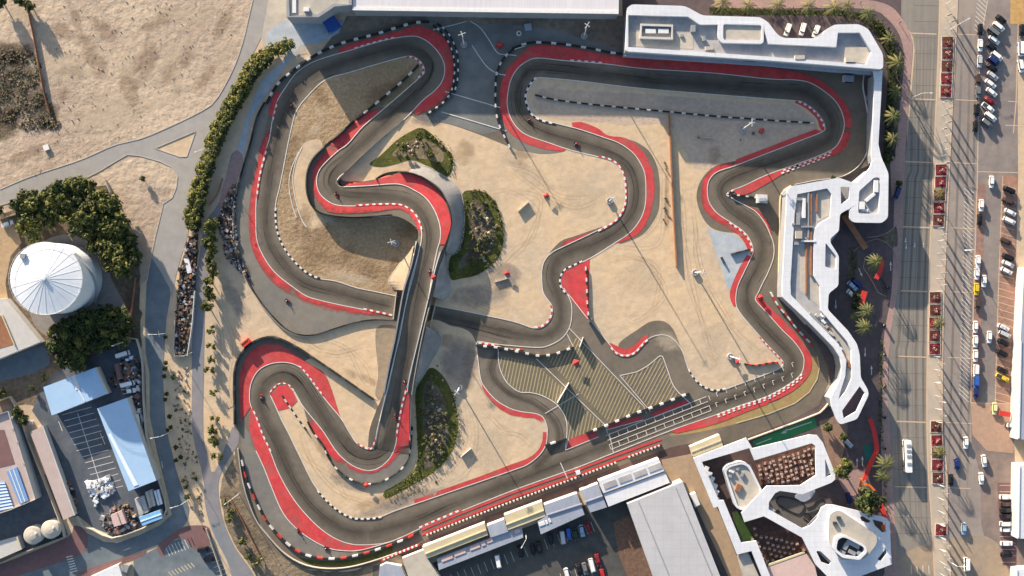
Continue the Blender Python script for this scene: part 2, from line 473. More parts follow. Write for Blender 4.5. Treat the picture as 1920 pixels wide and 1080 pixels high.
# ================================================================== GROUND
o = MB().poly([[(-2500, -2500), (2500, -2500), (2500, 2500), (-2500, 2500)]], 0, 'sand').build('ground'); o['kind'] = 'structure'
dirt = [(-400, -400), (478, -400), (474, 0), (468, 25), (455, 80), (437, 130), (410, 180), (390, 200), (345, 225), (270, 258), (215, 272), (150, 300), (60, 330), (0, 355), (-400, 500)]
sheet('dirt_field', [dirt], M['dirt'], .02)
sheet('dirt_verge', [[(0, 385), (50, 370), (110, 350), (170, 330), (230, 295), (250, 290), (300, 303), (320, 312), (333, 330), (330, 355), (325, 370), (308, 378), (300, 410), (290, 450), (278, 520), (240, 560), (-60, 520), (-60, 410)]], M['dirt'], .02)
sheet('dark_yard_soil', [jag(lin_re([(-60, 420), (150, 350), (205, 345), (262, 480), (265, 700), (120, 760), (20, 760), (-60, 760)], True, 12), 5)], M['darksoil'], .03)
mb = MB()
for a in [(25, 165, 85, 75, 80), (85, 215, 38, 30, 20), (20, 100, 60, 30, 10), (90, 235, 30, 15, 0), (5, 230, 40, 40, 0)]: stain(mb, *a, 'thicket', .05)
mb.build('scrub_ground')['kind'] = 'structure'
scrubp = [(0, 92), (45, 95), (72, 100), (80, 150), (92, 205), (112, 228), (108, 242), (80, 240), (60, 250), (0, 225), (-20, 160)]
mb = MB(); random.seed(33)
for k in range(2600):
    x, y = random.uniform(-20, 115), random.uniform(90, 250)
    ins = False
    for a, b in zip(scrubp, scrubp[1:] + scrubp[:1]):
        if (a[1] > y) != (b[1] > y) and x < (b[0] - a[0]) * (y - a[1]) / (b[1] - a[1]) + a[0]: ins = not ins
    if not ins or noise.noise((x * .045, y * .045, 3)) < -.12 + random.uniform(-.1, .25): continue
    p = P(x, y, .2); s = random.uniform(.25, .7); a_ = random.uniform(0, 6.28); q = []
    for j in range(5): r_ = s * random.uniform(.5, 1.1); q.append((p.x + r_ * math.cos(a_ + j * 1.257), p.y + r_ * math.sin(a_ + j * 1.257), random.uniform(.08, .5)))
    mb.add(q, [(0, 1, 2, 3, 4)], random.choice(['scrubtwig', 'scrubtwig', 'leaf_d', 'darksoil', 'bark']))
tag(mb.build('dry_scrub'), 'dark dry scrub covering the left part of the dirt field', 'scrub', kind='stuff')
mb = MB()
for a in [(175, 105, 60, 22, 60), (200, 60, 40, 18, 45), (120, 60, 30, 16, 20), (330, 130, 60, 20, 130), (270, 110, 25, 60, 20), (300, 40, 50, 14, 150), (240, 165, 18, 50, -20), (420, 40, 40, 14, 120),
          (115, 175, 18, 32, 0), (60, 285, 70, 12, -22), (140, 30, 50, 12, 70), (380, 150, 50, 12, 125)]: stain(mb, *a, 'browndust', .06)
mb.build('brown_soil_streak')['kind'] = 'structure'
mb = MB()
for a in [(110, 120, 60, 40, 10), (200, 210, 80, 40, -10), (330, 95, 50, 16, 130), (240, 110, 14, 45, 15), (150, 135, 50, 12, 0), (330, 150, 14, 30, 0), (350, 30, 60, 16, 10), (45, 20, 30, 30, 0), (300, 190, 60, 14, -25), (420, 110, 14, 50, 30)]: stain(mb, *a, 'paledust', .07)
mb.build('pale_soil_patch')['kind'] = 'structure'

sheet('dark_verge', [jag(cat([(448, 840), (452, 890), (468, 950), (497, 1005), (540, 1048), (590, 1070), (660, 1070), (712, 1054), (770, 1110), (500, 1110), (478, 1072), (442, 1024), (424, 985), (414, 932), (416, 900), (436, 862)], True, 7), 3)], mat('brown verge soil', (.205, .155, .105), .3, .5, .95, .3, .7, (.12, .095, .065), .09, speck=.4), .045)
# ------------------------------------------------------------------ roads west
nw = [(480, -300), (474, 0), (468, 25), (455, 80), (437, 130), (410, 180), (390, 200), (345, 225), (270, 258), (215, 272), (150, 300), (60, 330), (0, 355), (-300, 460), (-300, 490), (0, 385), (50, 370), (110, 350), (170, 330), (230, 295), (250, 290),
      (300, 303), (320, 312), (333, 330), (330, 355), (325, 370), (308, 378), (300, 410), (290, 450), (282, 486), (290, 498), (302, 518), (318, 545), (323, 560), (329, 520), (340, 480), (350, 450), (360, 400), (370, 350), (385, 300), (400, 255), (415, 220), (440, 165), (470, 110), (490, 70), (503, 0), (520, -300)]
tri = [(291, 278), (367, 246), (349, 298)]
sheet('road', [nw, tri], M['roadgrey'], .06)
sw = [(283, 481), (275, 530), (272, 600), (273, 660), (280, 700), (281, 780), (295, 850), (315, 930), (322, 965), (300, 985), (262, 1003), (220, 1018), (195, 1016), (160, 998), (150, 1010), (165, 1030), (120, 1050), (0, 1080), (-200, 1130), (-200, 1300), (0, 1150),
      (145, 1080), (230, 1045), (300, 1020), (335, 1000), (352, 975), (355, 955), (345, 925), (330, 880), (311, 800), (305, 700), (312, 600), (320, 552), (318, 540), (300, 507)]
sheet('service_road', [sw], M['bluegrey'], .065)  # blue stands in for shade; upper edge runs along the trees' shadow line
mb = MB()
EDGE1 = [(474, 0), (468, 25), (455, 80), (437, 130), (410, 180), (392, 200), (345, 225), (270, 258), (215, 272), (150, 300), (60, 330), (0, 355)]
EDGE2 = [(0, 385), (50, 370), (110, 350), (170, 330), (230, 295), (250, 290), (300, 303), (320, 312), (333, 330), (330, 355), (325, 370), (308, 378), (300, 410), (290, 450), (275, 530)]
for e, w in ((EDGE1, 2.0), (EDGE2, 1.4)):
    q = cat(e, False, 5); blocks(mb, q, w, 60, .16, ['concrete'], 0, low=True)
blocks(mb, lin_re(tri + tri[:1], False, 6), 1.6, 40, .16, ['concrete'], 0, low=True)
mb.build('road_kerb')['kind'] = 'structure'
lane = [(435, 287), (412, 375), (385, 420), (371, 500), (366, 555), (360, 640), (360, 700), (361, 810), (380, 892), (385, 950), (400, 1000), (425, 1050), (440, 1085), (475, 1085), (470, 1068), (440, 1025), (420, 980), (410, 930), (411, 897), (425, 868), (447, 830), (446, 808), (436, 800), (410, 870), (397, 885),
        (388, 850), (381, 810), (382, 690), (385, 565), (392, 500), (400, 440), (420, 395), (445, 360), (455, 300), (450, 285)]
sheet('service_lane', [cat(lane, True, 8)], mat('pinkish grey lane', (.215, .195, .20), .1, .3, .9, .01, 3, (.17, .185, .205), .03), .06)
sheet('brick_walk', [cat([(438, 285), (450, 285), (456, 300), (440, 350), (420, 390), (411, 380), (420, 345)], True, 6)], M['pinkpath'], .075)
sheet('pale_pavement', [[(535, 38), (662, 38), (640, 60), (600, 80), (563, 85), (545, 110), (490, 190), (470, 222), (455, 300), (440, 340), (440, 300), (462, 220), (490, 150), (548, 98), (500, 95), (500, 60)]], M['bluepave'], .055)
sheet('paved_forecourt', [[(478, 0), (540, 0), (540, 40), (560, 60), (575, 100), (540, 110), (495, 95), (490, 70), (503, 0)]], M['concrete'], .05)

# ================================================================== CIRCUIT
PER = [(585, 105), (605, 92), (640, 45), (740, 38), (800, 35), (880, 38), (960, 40), (1080, 38), (1160, 40), (1172, 88), (1440, 112), (1630, 130), (1640, 200), (1632, 285), (1610, 322), (1560, 340), (1500, 350), (1482, 358), (1470, 375), (1462, 540), (1480, 590), (1530, 640),
       (1553, 690), (1553, 720), (1535, 760), (1480, 790), (1350, 838), (1250, 868), (1150, 895), (1000, 945), (850, 995), (790, 1015), (740, 1045), (690, 1062), (630, 1072), (570, 1066), (520, 1038), (480, 988), (455, 940), (445, 880), (438, 830), (440, 760), (442, 690), (452, 665),
       (470, 645), (500, 632), (500, 585), (480, 552), (460, 515), (447, 475), (441, 430), (443, 370), (455, 320), (470, 270), (482, 222), (497, 195), (520, 155), (545, 132), (562, 118)]
sheet('circuit_asphalt', [PER], M['asphalt'], .05)
WI = [(690, 228), (640, 300), (620, 345), (640, 380), (745, 384), (775, 410), (785, 450), (765, 520), (748, 553), (700, 547), (667, 539), (630, 527), (590, 520), (562, 502), (535, 470), (521, 440), (516, 412), (517, 382), (524, 352), (532, 312), (540, 270), (547, 238), (555, 210), (575, 182),
      (610, 150), (655, 136), (705, 121), (762, 106), (780, 109), (792, 120), (796, 135), (785, 147), (750, 178), (715, 208)]
C1 = [(690, 282), (707, 268), (740, 240), (768, 217), (785, 225), (805, 230), (825, 230), (855, 237), (905, 255), (960, 277), (985, 282), (1022, 286), (1060, 281), (1072, 282), (1122, 294), (1147, 302), (1162, 315), (1170, 335), (1172, 357), (1171, 382), (1160, 406), (1140, 422), (1110, 437), (1072, 455), (1037, 472), (1022, 487),
      (1016, 507), (1017, 540), (1022, 555), (1034, 572), (1036, 587), (1030, 602), (1015, 614), (997, 614), (960, 602), (880, 585), (817, 573), (790, 560), (800, 450), (740, 350), (640, 336)]
S1 = [(795, 612), (850, 612), (880, 622), (893, 645), (897, 680), (900, 705), (905, 720), (920, 740), (937, 755), (960, 767), (980, 772), (1007, 776), (1020, 785), (1026, 802), (1026, 820), (1024, 832), (1012, 852), (990, 870), (960, 882), (815, 932), (742, 957), (712, 969), (685, 972), (660, 970), (635, 957), (610, 935), (587, 905),
      (562, 855), (540, 810), (527, 785), (517, 762), (507, 740), (511, 730), (525, 719), (540, 721), (551, 732), (567, 760), (577, 790), (587, 810), (605, 832), (615, 855), (630, 877), (655, 897), (680, 906), (705, 906), (730, 896), (755, 877), (767, 857), (771, 830), (774, 800), (760, 780)]
VI = [(562, 687), (575, 702), (592, 725), (615, 755), (640, 785), (655, 808), (670, 832), (692, 842), (700, 842), (705, 825), (712, 775), (725, 745), (700, 750), (640, 707), (600, 682), (582, 672)]
XI = [(480, 552), (505, 585), (535, 615), (562, 627), (592, 627), (630, 615), (667, 604), (705, 599), (737, 602), (750, 610), (740, 680), (722, 740), (700, 748), (640, 705), (590, 671), (560, 651), (525, 633), (500, 630), (470, 643), (452, 663), (442, 690), (438, 760), (400, 740), (410, 560), (440, 480), (455, 512)]
EI = [(1022, 146), (1085, 152), (1185, 164), (1310, 175), (1440, 185), (1492, 189), (1505, 192), (1525, 205), (1540, 222), (1546, 237), (1542, 247), (1497, 265), (1440, 287), (1380, 310), (1345, 322), (1330, 337), (1326, 357), (1330, 380), (1345, 400), (1370, 417), (1395, 435), (1407, 452), (1412, 470), (1407, 485), (1395, 510), (1382, 540),
      (1380, 570), (1390, 590), (1417, 622), (1440, 648), (1463, 672), (1469, 682), (1462, 690), (1440, 700), (1380, 722), (1352, 732), (1330, 731), (1310, 720), (1295, 702), (1287, 682), (1280, 660), (1267, 640), (1250, 629), (1230, 629), (1210, 639), (1190, 660), (1172, 666), (1155, 660), (1140, 642), (1112, 607), (1100, 595), (1070, 557),
      (1054, 540), (1052, 522), (1060, 507), (1080, 497), (1110, 482), (1150, 457), (1180, 437), (1200, 412), (1209, 387), (1211, 357), (1209, 327), (1200, 305), (1185, 285), (1160, 268), (1130, 257), (1085, 242), (1042, 231), (1015, 224), (1000, 215), (991, 200), (987, 180), (995, 160), (1007, 147)]
EIs = cat(EI, True, 5)
sheet('west_infield', [cat(WI, True, 6)], M['browngrass'], .08)
for n, p in (('centre_infield', C1), ('south_infield', S1), ('hairpin_infield', VI), ('west_sand', XI)): sheet(n, [cat(p, True, 6)], M['sand'], .08)
sheet('east_infield', [EIs], M['sand'], .08)
sheet('gravel_infield', [jag(lin_re([(1015, 165), (1190, 175), (1440, 195), (1490, 196), (1528, 222), (1535, 240), (1440, 278), (1375, 298), (1330, 318), (1300, 316), (1270, 260), (1255, 230), (1180, 235), (1060, 226), (1010, 215), (997, 190)], True, 10), 3)], mat('grey gravel', (.45, .345, .265), .14, .7, .95, .12, .9, (.39, .30, .235), .06, speck=.3), .09)  # grey gravel tone; its lower edge traces the buildings' cast shadow

# runoffs and service pavings on the infields
G = 'asphalt'
OL = [(1130, 257), (1160, 268), (1185, 285), (1200, 305), (1209, 327), (1211, 357), (1209, 387), (1200, 412), (1180, 437), (1150, 457)]
sheet('runoff', [cat([(1160, 262), (1180, 262), (1200, 270), (1220, 287), (1234, 320), (1237, 370), (1232, 402), (1210, 435), (1185, 450), (1160, 455), (1195, 415), (1205, 380), (1207, 340), (1195, 300)], True, 6)], M[G], .10)
sheet('runoff', [cat([(1440, 282), (1385, 300), (1340, 312), (1315, 337), (1306, 365), (1310, 390), (1322, 415), (1340, 430), (1370, 436), (1392, 434), (1370, 419), (1345, 402), (1328, 380), (1324, 355), (1330, 335), (1350, 320)], True, 6)], M[G], .10)
sheet('runoff', [cat([(1160, 645), (1197, 617), (1217, 604), (1235, 601), (1250, 605), (1262, 617), (1272, 640), (1283, 668), (1265, 642), (1250, 631), (1230, 631), (1210, 641), (1190, 662), (1170, 667)], True, 6)], M[G], .10)
sheet('pale_slab', [[(1325, 425), (1340, 434), (1375, 438), (1390, 450), (1405, 470), (1400, 490), (1378, 545), (1364, 540), (1348, 490)]], M['bluepave'], .10)
sheet('runoff', [cat([(1030, 475), (1052, 452), (1080, 442), (1130, 425), (1112, 437), (1072, 456), (1040, 472)], True, 6)], M[G], .10)
sheet('runoff', [cat([(938, 225), (945, 250), (960, 277), (985, 284), (1022, 289), (1060, 283), (1035, 274), (992, 256), (968, 240), (957, 222)], True, 6)], M['asphalt_grey'], .095)
sheet('runoff', [cat([(443, 370), (455, 320), (470, 270), (482, 222), (497, 195), (510, 190), (500, 230), (490, 275), (476, 330), (468, 380), (466, 420), (470, 455), (480, 485), (498, 515), (522, 540), (552, 557), (592, 570), (640, 582), (737, 600), (705, 599), (667, 604), (630, 615), (592, 627), (562, 627), (535, 615), (505, 585), (480, 552), (460, 515), (447, 475), (441, 430)], True, 7)], M['asphalt_grey'], .06)
sheet('runoff', [cat([(455, 800), (466, 810), (476, 840), (495, 880), (510, 917), (530, 962), (555, 992), (585, 1014), (615, 1029), (642, 1034), (670, 1034), (640, 1046), (600, 1046), (570, 1040), (540, 1020), (505, 985), (480, 945), (462, 890), (452, 840)], True, 7)], M['asphalt_grey'], .06)
sheet('runoff', [cat([(590, 800), (612, 828), (635, 855), (655, 872), (680, 882), (705, 882), (728, 868), (742, 845), (750, 815), (768, 815), (768, 855), (752, 877), (730, 894), (705, 904), (680, 904), (655, 895), (632, 876), (617, 853), (605, 830)], True, 7)], M['asphalt_grey'], .06)
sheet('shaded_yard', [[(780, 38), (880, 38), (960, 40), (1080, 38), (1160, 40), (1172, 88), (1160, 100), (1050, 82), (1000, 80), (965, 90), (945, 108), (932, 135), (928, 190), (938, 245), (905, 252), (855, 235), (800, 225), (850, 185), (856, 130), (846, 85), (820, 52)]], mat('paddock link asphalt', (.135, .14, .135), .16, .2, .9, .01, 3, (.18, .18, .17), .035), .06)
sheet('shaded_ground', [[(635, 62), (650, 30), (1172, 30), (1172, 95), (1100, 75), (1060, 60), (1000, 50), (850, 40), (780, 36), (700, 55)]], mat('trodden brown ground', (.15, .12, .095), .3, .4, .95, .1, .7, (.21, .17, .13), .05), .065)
sheet('olive_runoff', [cat([(1522, 668), (1532, 670), (1536, 690), (1532, 710), (1517, 735), (1490, 756), (1440, 776), (1400, 790), (1300, 812), (1262, 812), (1440, 757), (1465, 747), (1495, 728), (1517, 702)], True, 6)], mat('olive runoff paint', (.25, .21, .085), .15, .4, .9, c2=(.30, .19, .09), big=.06), .06)
sheet('grass_verge', [cat([(560, 1046), (600, 1052), (650, 1050), (700, 1038), (740, 1022), (735, 1035), (690, 1052), (640, 1062), (590, 1060)], True, 7)], M['lawn'], .07)
sheet('sand_path', [cat([(567, 272), (555, 302), (549, 337), (555, 377), (565, 410), (576, 428), (612, 424), (602, 404), (588, 392), (578, 376), (574, 350), (577, 322), (588, 297), (605, 278), (600, 262), (585, 262)], True, 6)], M['sand'], .095)
mb = MB()
for a in [(600, 455, 70, 50, 20), (680, 500, 60, 25, 20), (600, 180, 30, 14, 60), (720, 180, 70, 30, -35), (570, 420, 25, 40, 0), (545, 300, 12, 60, 10), (755, 430, 25, 20, 40), (740, 500, 16, 22, 0)]: stain(mb, *a, 'browndust', .11)
mb.build('west_infield_soil')['kind'] = 'structure'
mb = MB()
for a in [(600, 215, 8, 26, -35), (590, 245, 26, 8, -40), (660, 520, 50, 10, 12), (610, 410, 30, 8, 20)]: stain(mb, *a, 'paledust', .12)
for a in [(1000, 330, 60, 20, 40), (1090, 370, 50, 40, 0), (960, 300, 40, 12, 20), (930, 420, 20, 60, 0), (1200, 520, 50, 40, 0), (1250, 640, 40, 20, 20), (1340, 640, 30, 50, 10), (920, 850, 40, 50, 0), (930, 560, 30, 20, 0)]: stain(mb, *a, 'paledust', .12)
mb.build('pale_sand_patch')['kind'] = 'structure'
mb = MB()
for a in [(870, 285, 22, 28, 30), (640, 880, 30, 22, 40), (600, 835, 14, 40, -35), (740, 935, 90, 16, -15), (880, 690, 18, 60, 10), (660, 700, 20, 10, 30), (690, 712, 26, 9, 20), (980, 290, 30, 8, 10), (1340, 290, 16, 22, 20), (1250, 380, 6, 60, 0), (840, 640, 20, 14, 0)]: stain(mb, *a, 'browndust', .125)
mb.build('brown_sand_patch')['kind'] = 'structure'
mb = MB()
for a in [(860, 680, 40, 60, 10), (900, 555, 60, 26, -5), (940, 520, 40, 30, 0), (650, 905, 40, 14, 20), (760, 940, 120, 14, -17), (440, 560, 50, 20, 60), (800, 225, 40, 12, 0)]: stain(mb, *a, 'greydust', .13)
mb.build('grey_sand_patch')['kind'] = 'structure'

def streak(mb, pts, w, z, m, low=False):
    A, B = offset(pts, -w / 2), offset(pts, w / 2); n = len(pts); vs = []; fd = []
    for i, (a, b) in enumerate(zip(A, B)): vs += [D(*a, z, low), D(*b, z, low)]; f = min(1, min(i, n - 1 - i) / (n * .3)); fd += [f, f]
    mb.add(vs, [(2 * i + 2, 2 * i + 3, 2 * i + 1, 2 * i) for i in range(n - 1)], m, [min(.99, f) for f in fd])
SAND_TRACKS = [[(930, 300), (980, 330), (1040, 360), (1100, 380), (1150, 360)], [(900, 380), (960, 350), (1010, 380), (1000, 440), (950, 480), (900, 540)], [(1120, 500), (1180, 480), (1230, 500), (1240, 560), (1200, 590), (1150, 580)], [(1290, 340), (1290, 420), (1310, 500), (1350, 580), (1400, 640), (1440, 680)], [(1275, 300), (1276, 400), (1290, 520), (1330, 640), (1360, 710)],
    [(900, 760), (930, 800), (980, 820), (1000, 840)], [(860, 740), (880, 820), (860, 880), (800, 920)], [(500, 560), (560, 640), (640, 660), (710, 640)], [(600, 640), (660, 660), (690, 700), (700, 740)], [(560, 800), (580, 850), (620, 900), (660, 930), (720, 940)], [(410, 560), (430, 640), (420, 720), (430, 780)], [(1140, 470), (1220, 450), (1240, 380), (1235, 300)], [(960, 560), (930, 580), (880, 560), (870, 540)]]
sm_ = MB(); random.seed(17)
for tr in SAND_TRACKS:
    for rep in range(2):
        q = cat([(x + random.uniform(-14, 14), y + random.uniform(-14, 14)) for x, y in tr], False, 6)
        for off in (-3.2, 3.2): streak(sm_, offset(q, off), random.uniform(1.2, 2.2), .135 + rep * .002 + off * .0002, 'sandtrack', True)
sm_.build('tyre_track')['kind'] = 'structure'
# ------------------------------------------------------------------ raised track: deck, side walls, abutments
mb = MB(); vs = []; fs = []
for s in STS:
    for j in range(NA + 1): vs.append(deck_pt(s, j / NA))
nS = len(STS)
for i in range(nS - 1):
    for j in range(NA):
        a = i * (NA + 1) + j; fs.append((a, a + NA + 1, a + NA + 2, a + 1))
a, b, c = (vs[i] for i in fs[60][:3])
if (b - a).cross(c - a).z < 0: fs = [tuple(reversed(f)) for f in fs]
mb.add(vs, fs, 'asphalt')
span = [i for i, s in enumerate(STS) if 542 <= s[1] <= 612 and s[4] > 5]
for side in (0, NA):
    for i in range(nS - 1):
        a, b = vs[i * (NA + 1) + side], vs[(i + 1) * (NA + 1) + side]
        lo = (max(-.1, a.z - .9), max(-.1, b.z - .9)) if (i in span and i + 1 in span) else (-.1, -.1)
        q = [(a.x, a.y, lo[0]), (b.x, b.y, lo[1]), tuple(b), tuple(a)]
        mb.add(q, [(0, 1, 2, 3)] if side == 0 else [(3, 2, 1, 0)], 'wallgrey')
for i in (span[0], span[-1]):
    a, b = vs[i * (NA + 1)], vs[i * (NA + 1) + NA]
    mb.add([(a.x, a.y, -.1), (b.x, b.y, -.1), tuple(b - Vector((0, 0, .02))), tuple(a - Vector((0, 0, .02)))], [(0, 1, 2, 3)], 'wallgrey')
u = [vs[i * (NA + 1) + j] - Vector((0, 0, .9)) for i in span for j in (0, NA)]
mb.add(u, [(2 * i, 2 * i + 2, 2 * i + 3, 2 * i + 1) for i in range(len(span) - 1)], 'wallgrey')
o = mb.build('raised_track'); tag(o, 'raised asphalt track on concrete walls, bridging the lower track at the centre', 'bridge')
def zdeck(x, y): return D(x, y).z
M['bank'] = mat('sandy concrete bank', (.26, .205, .148), .14, .5, .95, .08, 1, (.225, .175, .125), .1)
def slope(name, A, B, m, label):
    """earth bank faced with concrete from the deck edge A down to the ground line B"""
    A3 = cat(A, False, 5); n = max(6, len(A3)); A3 = resample(A3, n); B3 = resample(cat(B, False, 5), n)
    vs = []; fs = []
    for a, b in zip(A3, B3):
        pa = P(a[0], a[1], a[2]); pb = P(b[0], b[1], .05)
        for j in range(5): t = j / 4; vs.append(pa.lerp(pb, t))
    for i in range(n - 1):
        for j in range(4):
            k = i * 5 + j; fs.append((k, k + 1, k + 6, k + 5))
    a, b, c = (vs[i] for i in fs[0][:3])
    if (b - a).cross(c - a).z < 0: fs = [tuple(reversed(f)) for f in fs]
    mb = MB().add(vs, fs, m)
    lo = [vs[i * 5 + 4] for i in range(n)]
    mb.tube([p + Vector((0, 0, .1)) for p in lo], .14, 'concrete', 4)
    tag(mb.build(name), label, 'embankment')
slope('embankment', [(766, 322, 3.6), (798, 334, 4.1), (828, 358, 4.6), (847, 405, 5.0), (840, 454, 5.3), (836, 468, 5.4)], [(778, 310), (800, 312), (828, 327), (858, 350), (868, 374), (870, 413), (861, 469), (837, 479)], 'concrete_grey', 'grey concrete bank curving round the outside of the raised bend')
slope('embankment', [(834, 474, 5.3), (822, 505, 5.5), (815, 540, 5.7), (811, 556, 5.7)], [(836, 480), (844, 529), (844, 552), (832, 563)], 'concrete_grey', 'small grey concrete bank beside the oval garden, right of the bridge')
slope('embankment', [(800, 612, 5.5), (792, 645, 5.1), (783, 690, 4.3), (777, 722, 3.4)], [(823, 624), (828, 641), (806, 684), (780, 726)], 'concrete_grey', 'grey concrete bank tapering above the lower dark garden')
slope('embankment', [(776, 460, 5.3), (769, 495, 5.6), (760, 530, 5.7), (755, 544, 5.7)], [(774, 462), (745, 500), (728, 528), (737, 543)], 'bank', 'cream concrete bank filling the left corner above the underpass')
sheet('sand_apron', [cat([(742, 612), (709, 612), (704, 640), (709, 700), (704, 742), (722, 748), (732, 690), (742, 640)], True, 6)], M['bank'], .10)
#slope('embankment', [(742, 618, 5.3), (736, 650, 4.9), (728, 690, 3.9), (720, 733, 2.8)], [(707, 612), (708, 650), (711, 700), (706, 742)], 'bank', 'pale sandy bank left of the bridge, below the underpass')

# ------------------------------------------------------------------ rubbered racing line
def rub(pts, w=30, z=.07):
    q = cat(pts, False, 6); mb = MB()
    band(mb, offset(q, -w / 2), q, z, 'rubber', fadeA=0, fadeB=1.0)
    band(mb, q, offset(q, w / 2), z + .001, 'rubber', fadeA=1.0, fadeB=0)
    mb.build('rubber_streak')['kind'] = 'structure'
    sm = MB()
    for k in range(int(length(q) / 48)):
        i0 = random.randrange(0, max(1, len(q) - 14)); n = random.randint(6, 26); seg = q[i0:i0 + n]
        if len(seg) < 4: continue
        streak(sm, offset(seg, random.gauss(0, w * .24)), random.uniform(.6, 1.5), z + .02 + k * .0002, 'skid')
    sm.build('tyre_mark')['kind'] = 'structure'
rub([(690, 1000), (640, 990), (590, 955), (550, 900), (515, 820), (490, 770), (490, 725), (520, 698), (555, 705), (590, 755), (625, 810), (655, 850), (690, 862), (722, 850), (735, 800), (748, 740), (762, 680), (775, 600), (790, 520), (805, 460), (800, 415), (770, 378), (720, 368), (660, 366), (622, 355), (618, 325), (660, 285), (740, 210), (800, 155), (812, 120), (790, 95), (745, 88), (660, 112), (590, 140), (548, 180), (525, 240), (510, 310), (500, 380), (500, 440), (525, 490), (570, 530), (640, 550), (735, 575)], 34, .07)
rub([(815, 590), (880, 605), (960, 624), (1020, 630), (1050, 605), (1050, 560), (1034, 520), (1050, 480), (1110, 458), (1160, 430), (1190, 390), (1192, 340), (1170, 300), (1110, 274), (1020, 248), (980, 220), (970, 180), (985, 140), (1020, 127), (1200, 148), (1440, 167), (1510, 172), (1550, 205), (1562, 240), (1540, 272), (1440, 308), (1370, 335), (1352, 360), (1370, 390), (1415, 425), (1430, 460), (1420, 500), (1400, 540), (1405, 580), (1450, 630), (1486, 670), (1480, 700), (1420, 730), (1250, 790), (1000, 890), (850, 945), (780, 975), (690, 1000)], 34, .07)
rub([(950, 640), (920, 690), (950, 735), (1000, 755), (1040, 790), (1045, 830), (1000, 880)], 20)
# ------------------------------------------------------------------ red and other paint
O1 = [(735, 592), (685, 581), (635, 571), (597, 562), (575, 555), (552, 540), (517, 512), (495, 482), (482, 450), (480, 410), (481, 370), (487, 327), (495, 295), (500, 277), (506, 257), (511, 225), (520, 190), (535, 165), (555, 138), (580, 120), (610, 108), (655, 95), (705, 80), (745, 71), (775, 68), (795, 74), (813, 88), (828, 108), (834, 130), (829, 152), (815, 170), (793, 188), (768, 214), (740, 240), (708, 269), (680, 292), (652, 319), (637, 331), (632, 340), (638, 349), (652, 350), (692, 348), (730, 345), (752, 346), (772, 354), (797, 370), (815, 395), (825, 425), (825, 450), (820, 467), (811, 510), (804, 555), (792, 607), (777, 668), (767, 715), (757, 752), (749, 790), (745, 815), (740, 840), (730, 860), (712, 876), (692, 882), (670, 877), (650, 865), (630, 845), (607, 810), (587, 785), (567, 760), (551, 732), (540, 721), (525, 719), (511, 730), (507, 740), (517, 762), (527, 785), (540, 810), (562, 855), (587, 905), (610, 935), (635, 957), (660, 970), (685, 972), (712, 969), (742, 957), (815, 932), (960, 882), (990, 870), (1012, 852), (1024, 832), (1026, 810), (1026, 802), (1020, 785), (1007, 776), (980, 772), (960, 767), (937, 755), (920, 740), (905, 720), (900, 703), (897, 680), (893, 645), (896, 640), (930, 645), (960, 648), (1002, 651), (1025, 649), (1052, 635), (1067, 615), (1072, 590), (1070, 565), (1057, 540)]
I1 = [(748, 556), (705, 547), (667, 539), (630, 527), (590, 520), (562, 502), (535, 470), (521, 440), (516, 412), (517, 382), (524, 352), (532, 312), (540, 270), (547, 238), (555, 210), (575, 182), (610, 150), (655, 136), (705, 121), (762, 106), (780, 109), (792, 120), (796, 135), (785, 147), (750, 178), (715, 208), (680, 238), (652, 270), (635, 282), (615, 300), (600, 317), (594, 335), (596, 355), (607, 371), (630, 384), (667, 386), (705, 384), (745, 384), (765, 391), (780, 405), (789, 427), (790, 450), (778, 505), (766, 550), (752, 610), (740, 670), (727, 730), (714, 778), (707, 808), (703, 830), (697, 842), (688, 842), (670, 832), (655, 810), (640, 785), (615, 755), (592, 725), (575, 702), (560, 687), (540, 680), (517, 680), (495, 687), (480, 700), (470, 722), (468, 747), (472, 765), (480, 782), (492, 815), (507, 847), (522, 885), (545, 927), (570, 960), (600, 990), (630, 1010), (660, 1020), (692, 1021), (725, 1017), (755, 1006), (787, 991), (855, 962), (960, 920), (1085, 875), (1150, 849), (1260, 806), (1335, 780), (1385, 761), (1440, 742), (1485, 716), (1502, 700), (1507, 682), (1505, 665), (1490, 642), (1465, 617), (1440, 589), (1422, 570), (1416, 560), (1422, 547), (1430, 530), (1440, 510), (1450, 482), (1450, 457), (1440, 430), (1432, 415), (1417, 397), (1397, 385), (1372, 372), (1362, 365), (1372, 357), (1397, 347), (1440, 327), (1515, 300), (1557, 282), (1572, 268), (1582, 242), (1581, 220), (1570, 195), (1550, 175), (1520, 156), (1490, 150), (1440, 148), (1335, 137), (1210, 129), (1135, 120), (1060, 114), (1010, 109), (990, 114), (972, 127), (960, 145), (954, 165), (951, 195), (957, 220), (972, 242), (992, 255), (1027, 267), (1072, 282), (1122, 294), (1147, 302), (1162, 315), (1170, 335), (1172, 357), (1171, 382), (1160, 406), (1140, 422), (1110, 437), (1072, 455), (1037, 472), (1022, 487), (1016, 507), (1017, 540), (1022, 555), (1034, 572), (1036, 587), (1030, 602), (1015, 614), (997, 614), (960, 602), (880, 585), (817, 573)]
def near(poly, p): return min(range(len(poly)), key=lambda i: math.dist(poly[i], p))
O1s = cat(O1, False, 3.5); I1s = cat(I1, False, 3.5); E1s = cat(EI, True, 3.5)
def part(line, a, b):
    i, j = near(line, a), near(line, b)
    return line[i:j + 1] if i <= j else list(reversed(line[j:i + 1]))
def c2(pts): return cat(pts, False, 5)
red = MB()
ZR = .14
band(red, part(O1s, (637, 100), (775, 212)), c2([(635, 90), (695, 72), (745, 59), (778, 49), (800, 53), (820, 62), (838, 78), (847, 108), (850, 133), (846, 160), (835, 182), (813, 200), (782, 215)]), ZR, 'red')
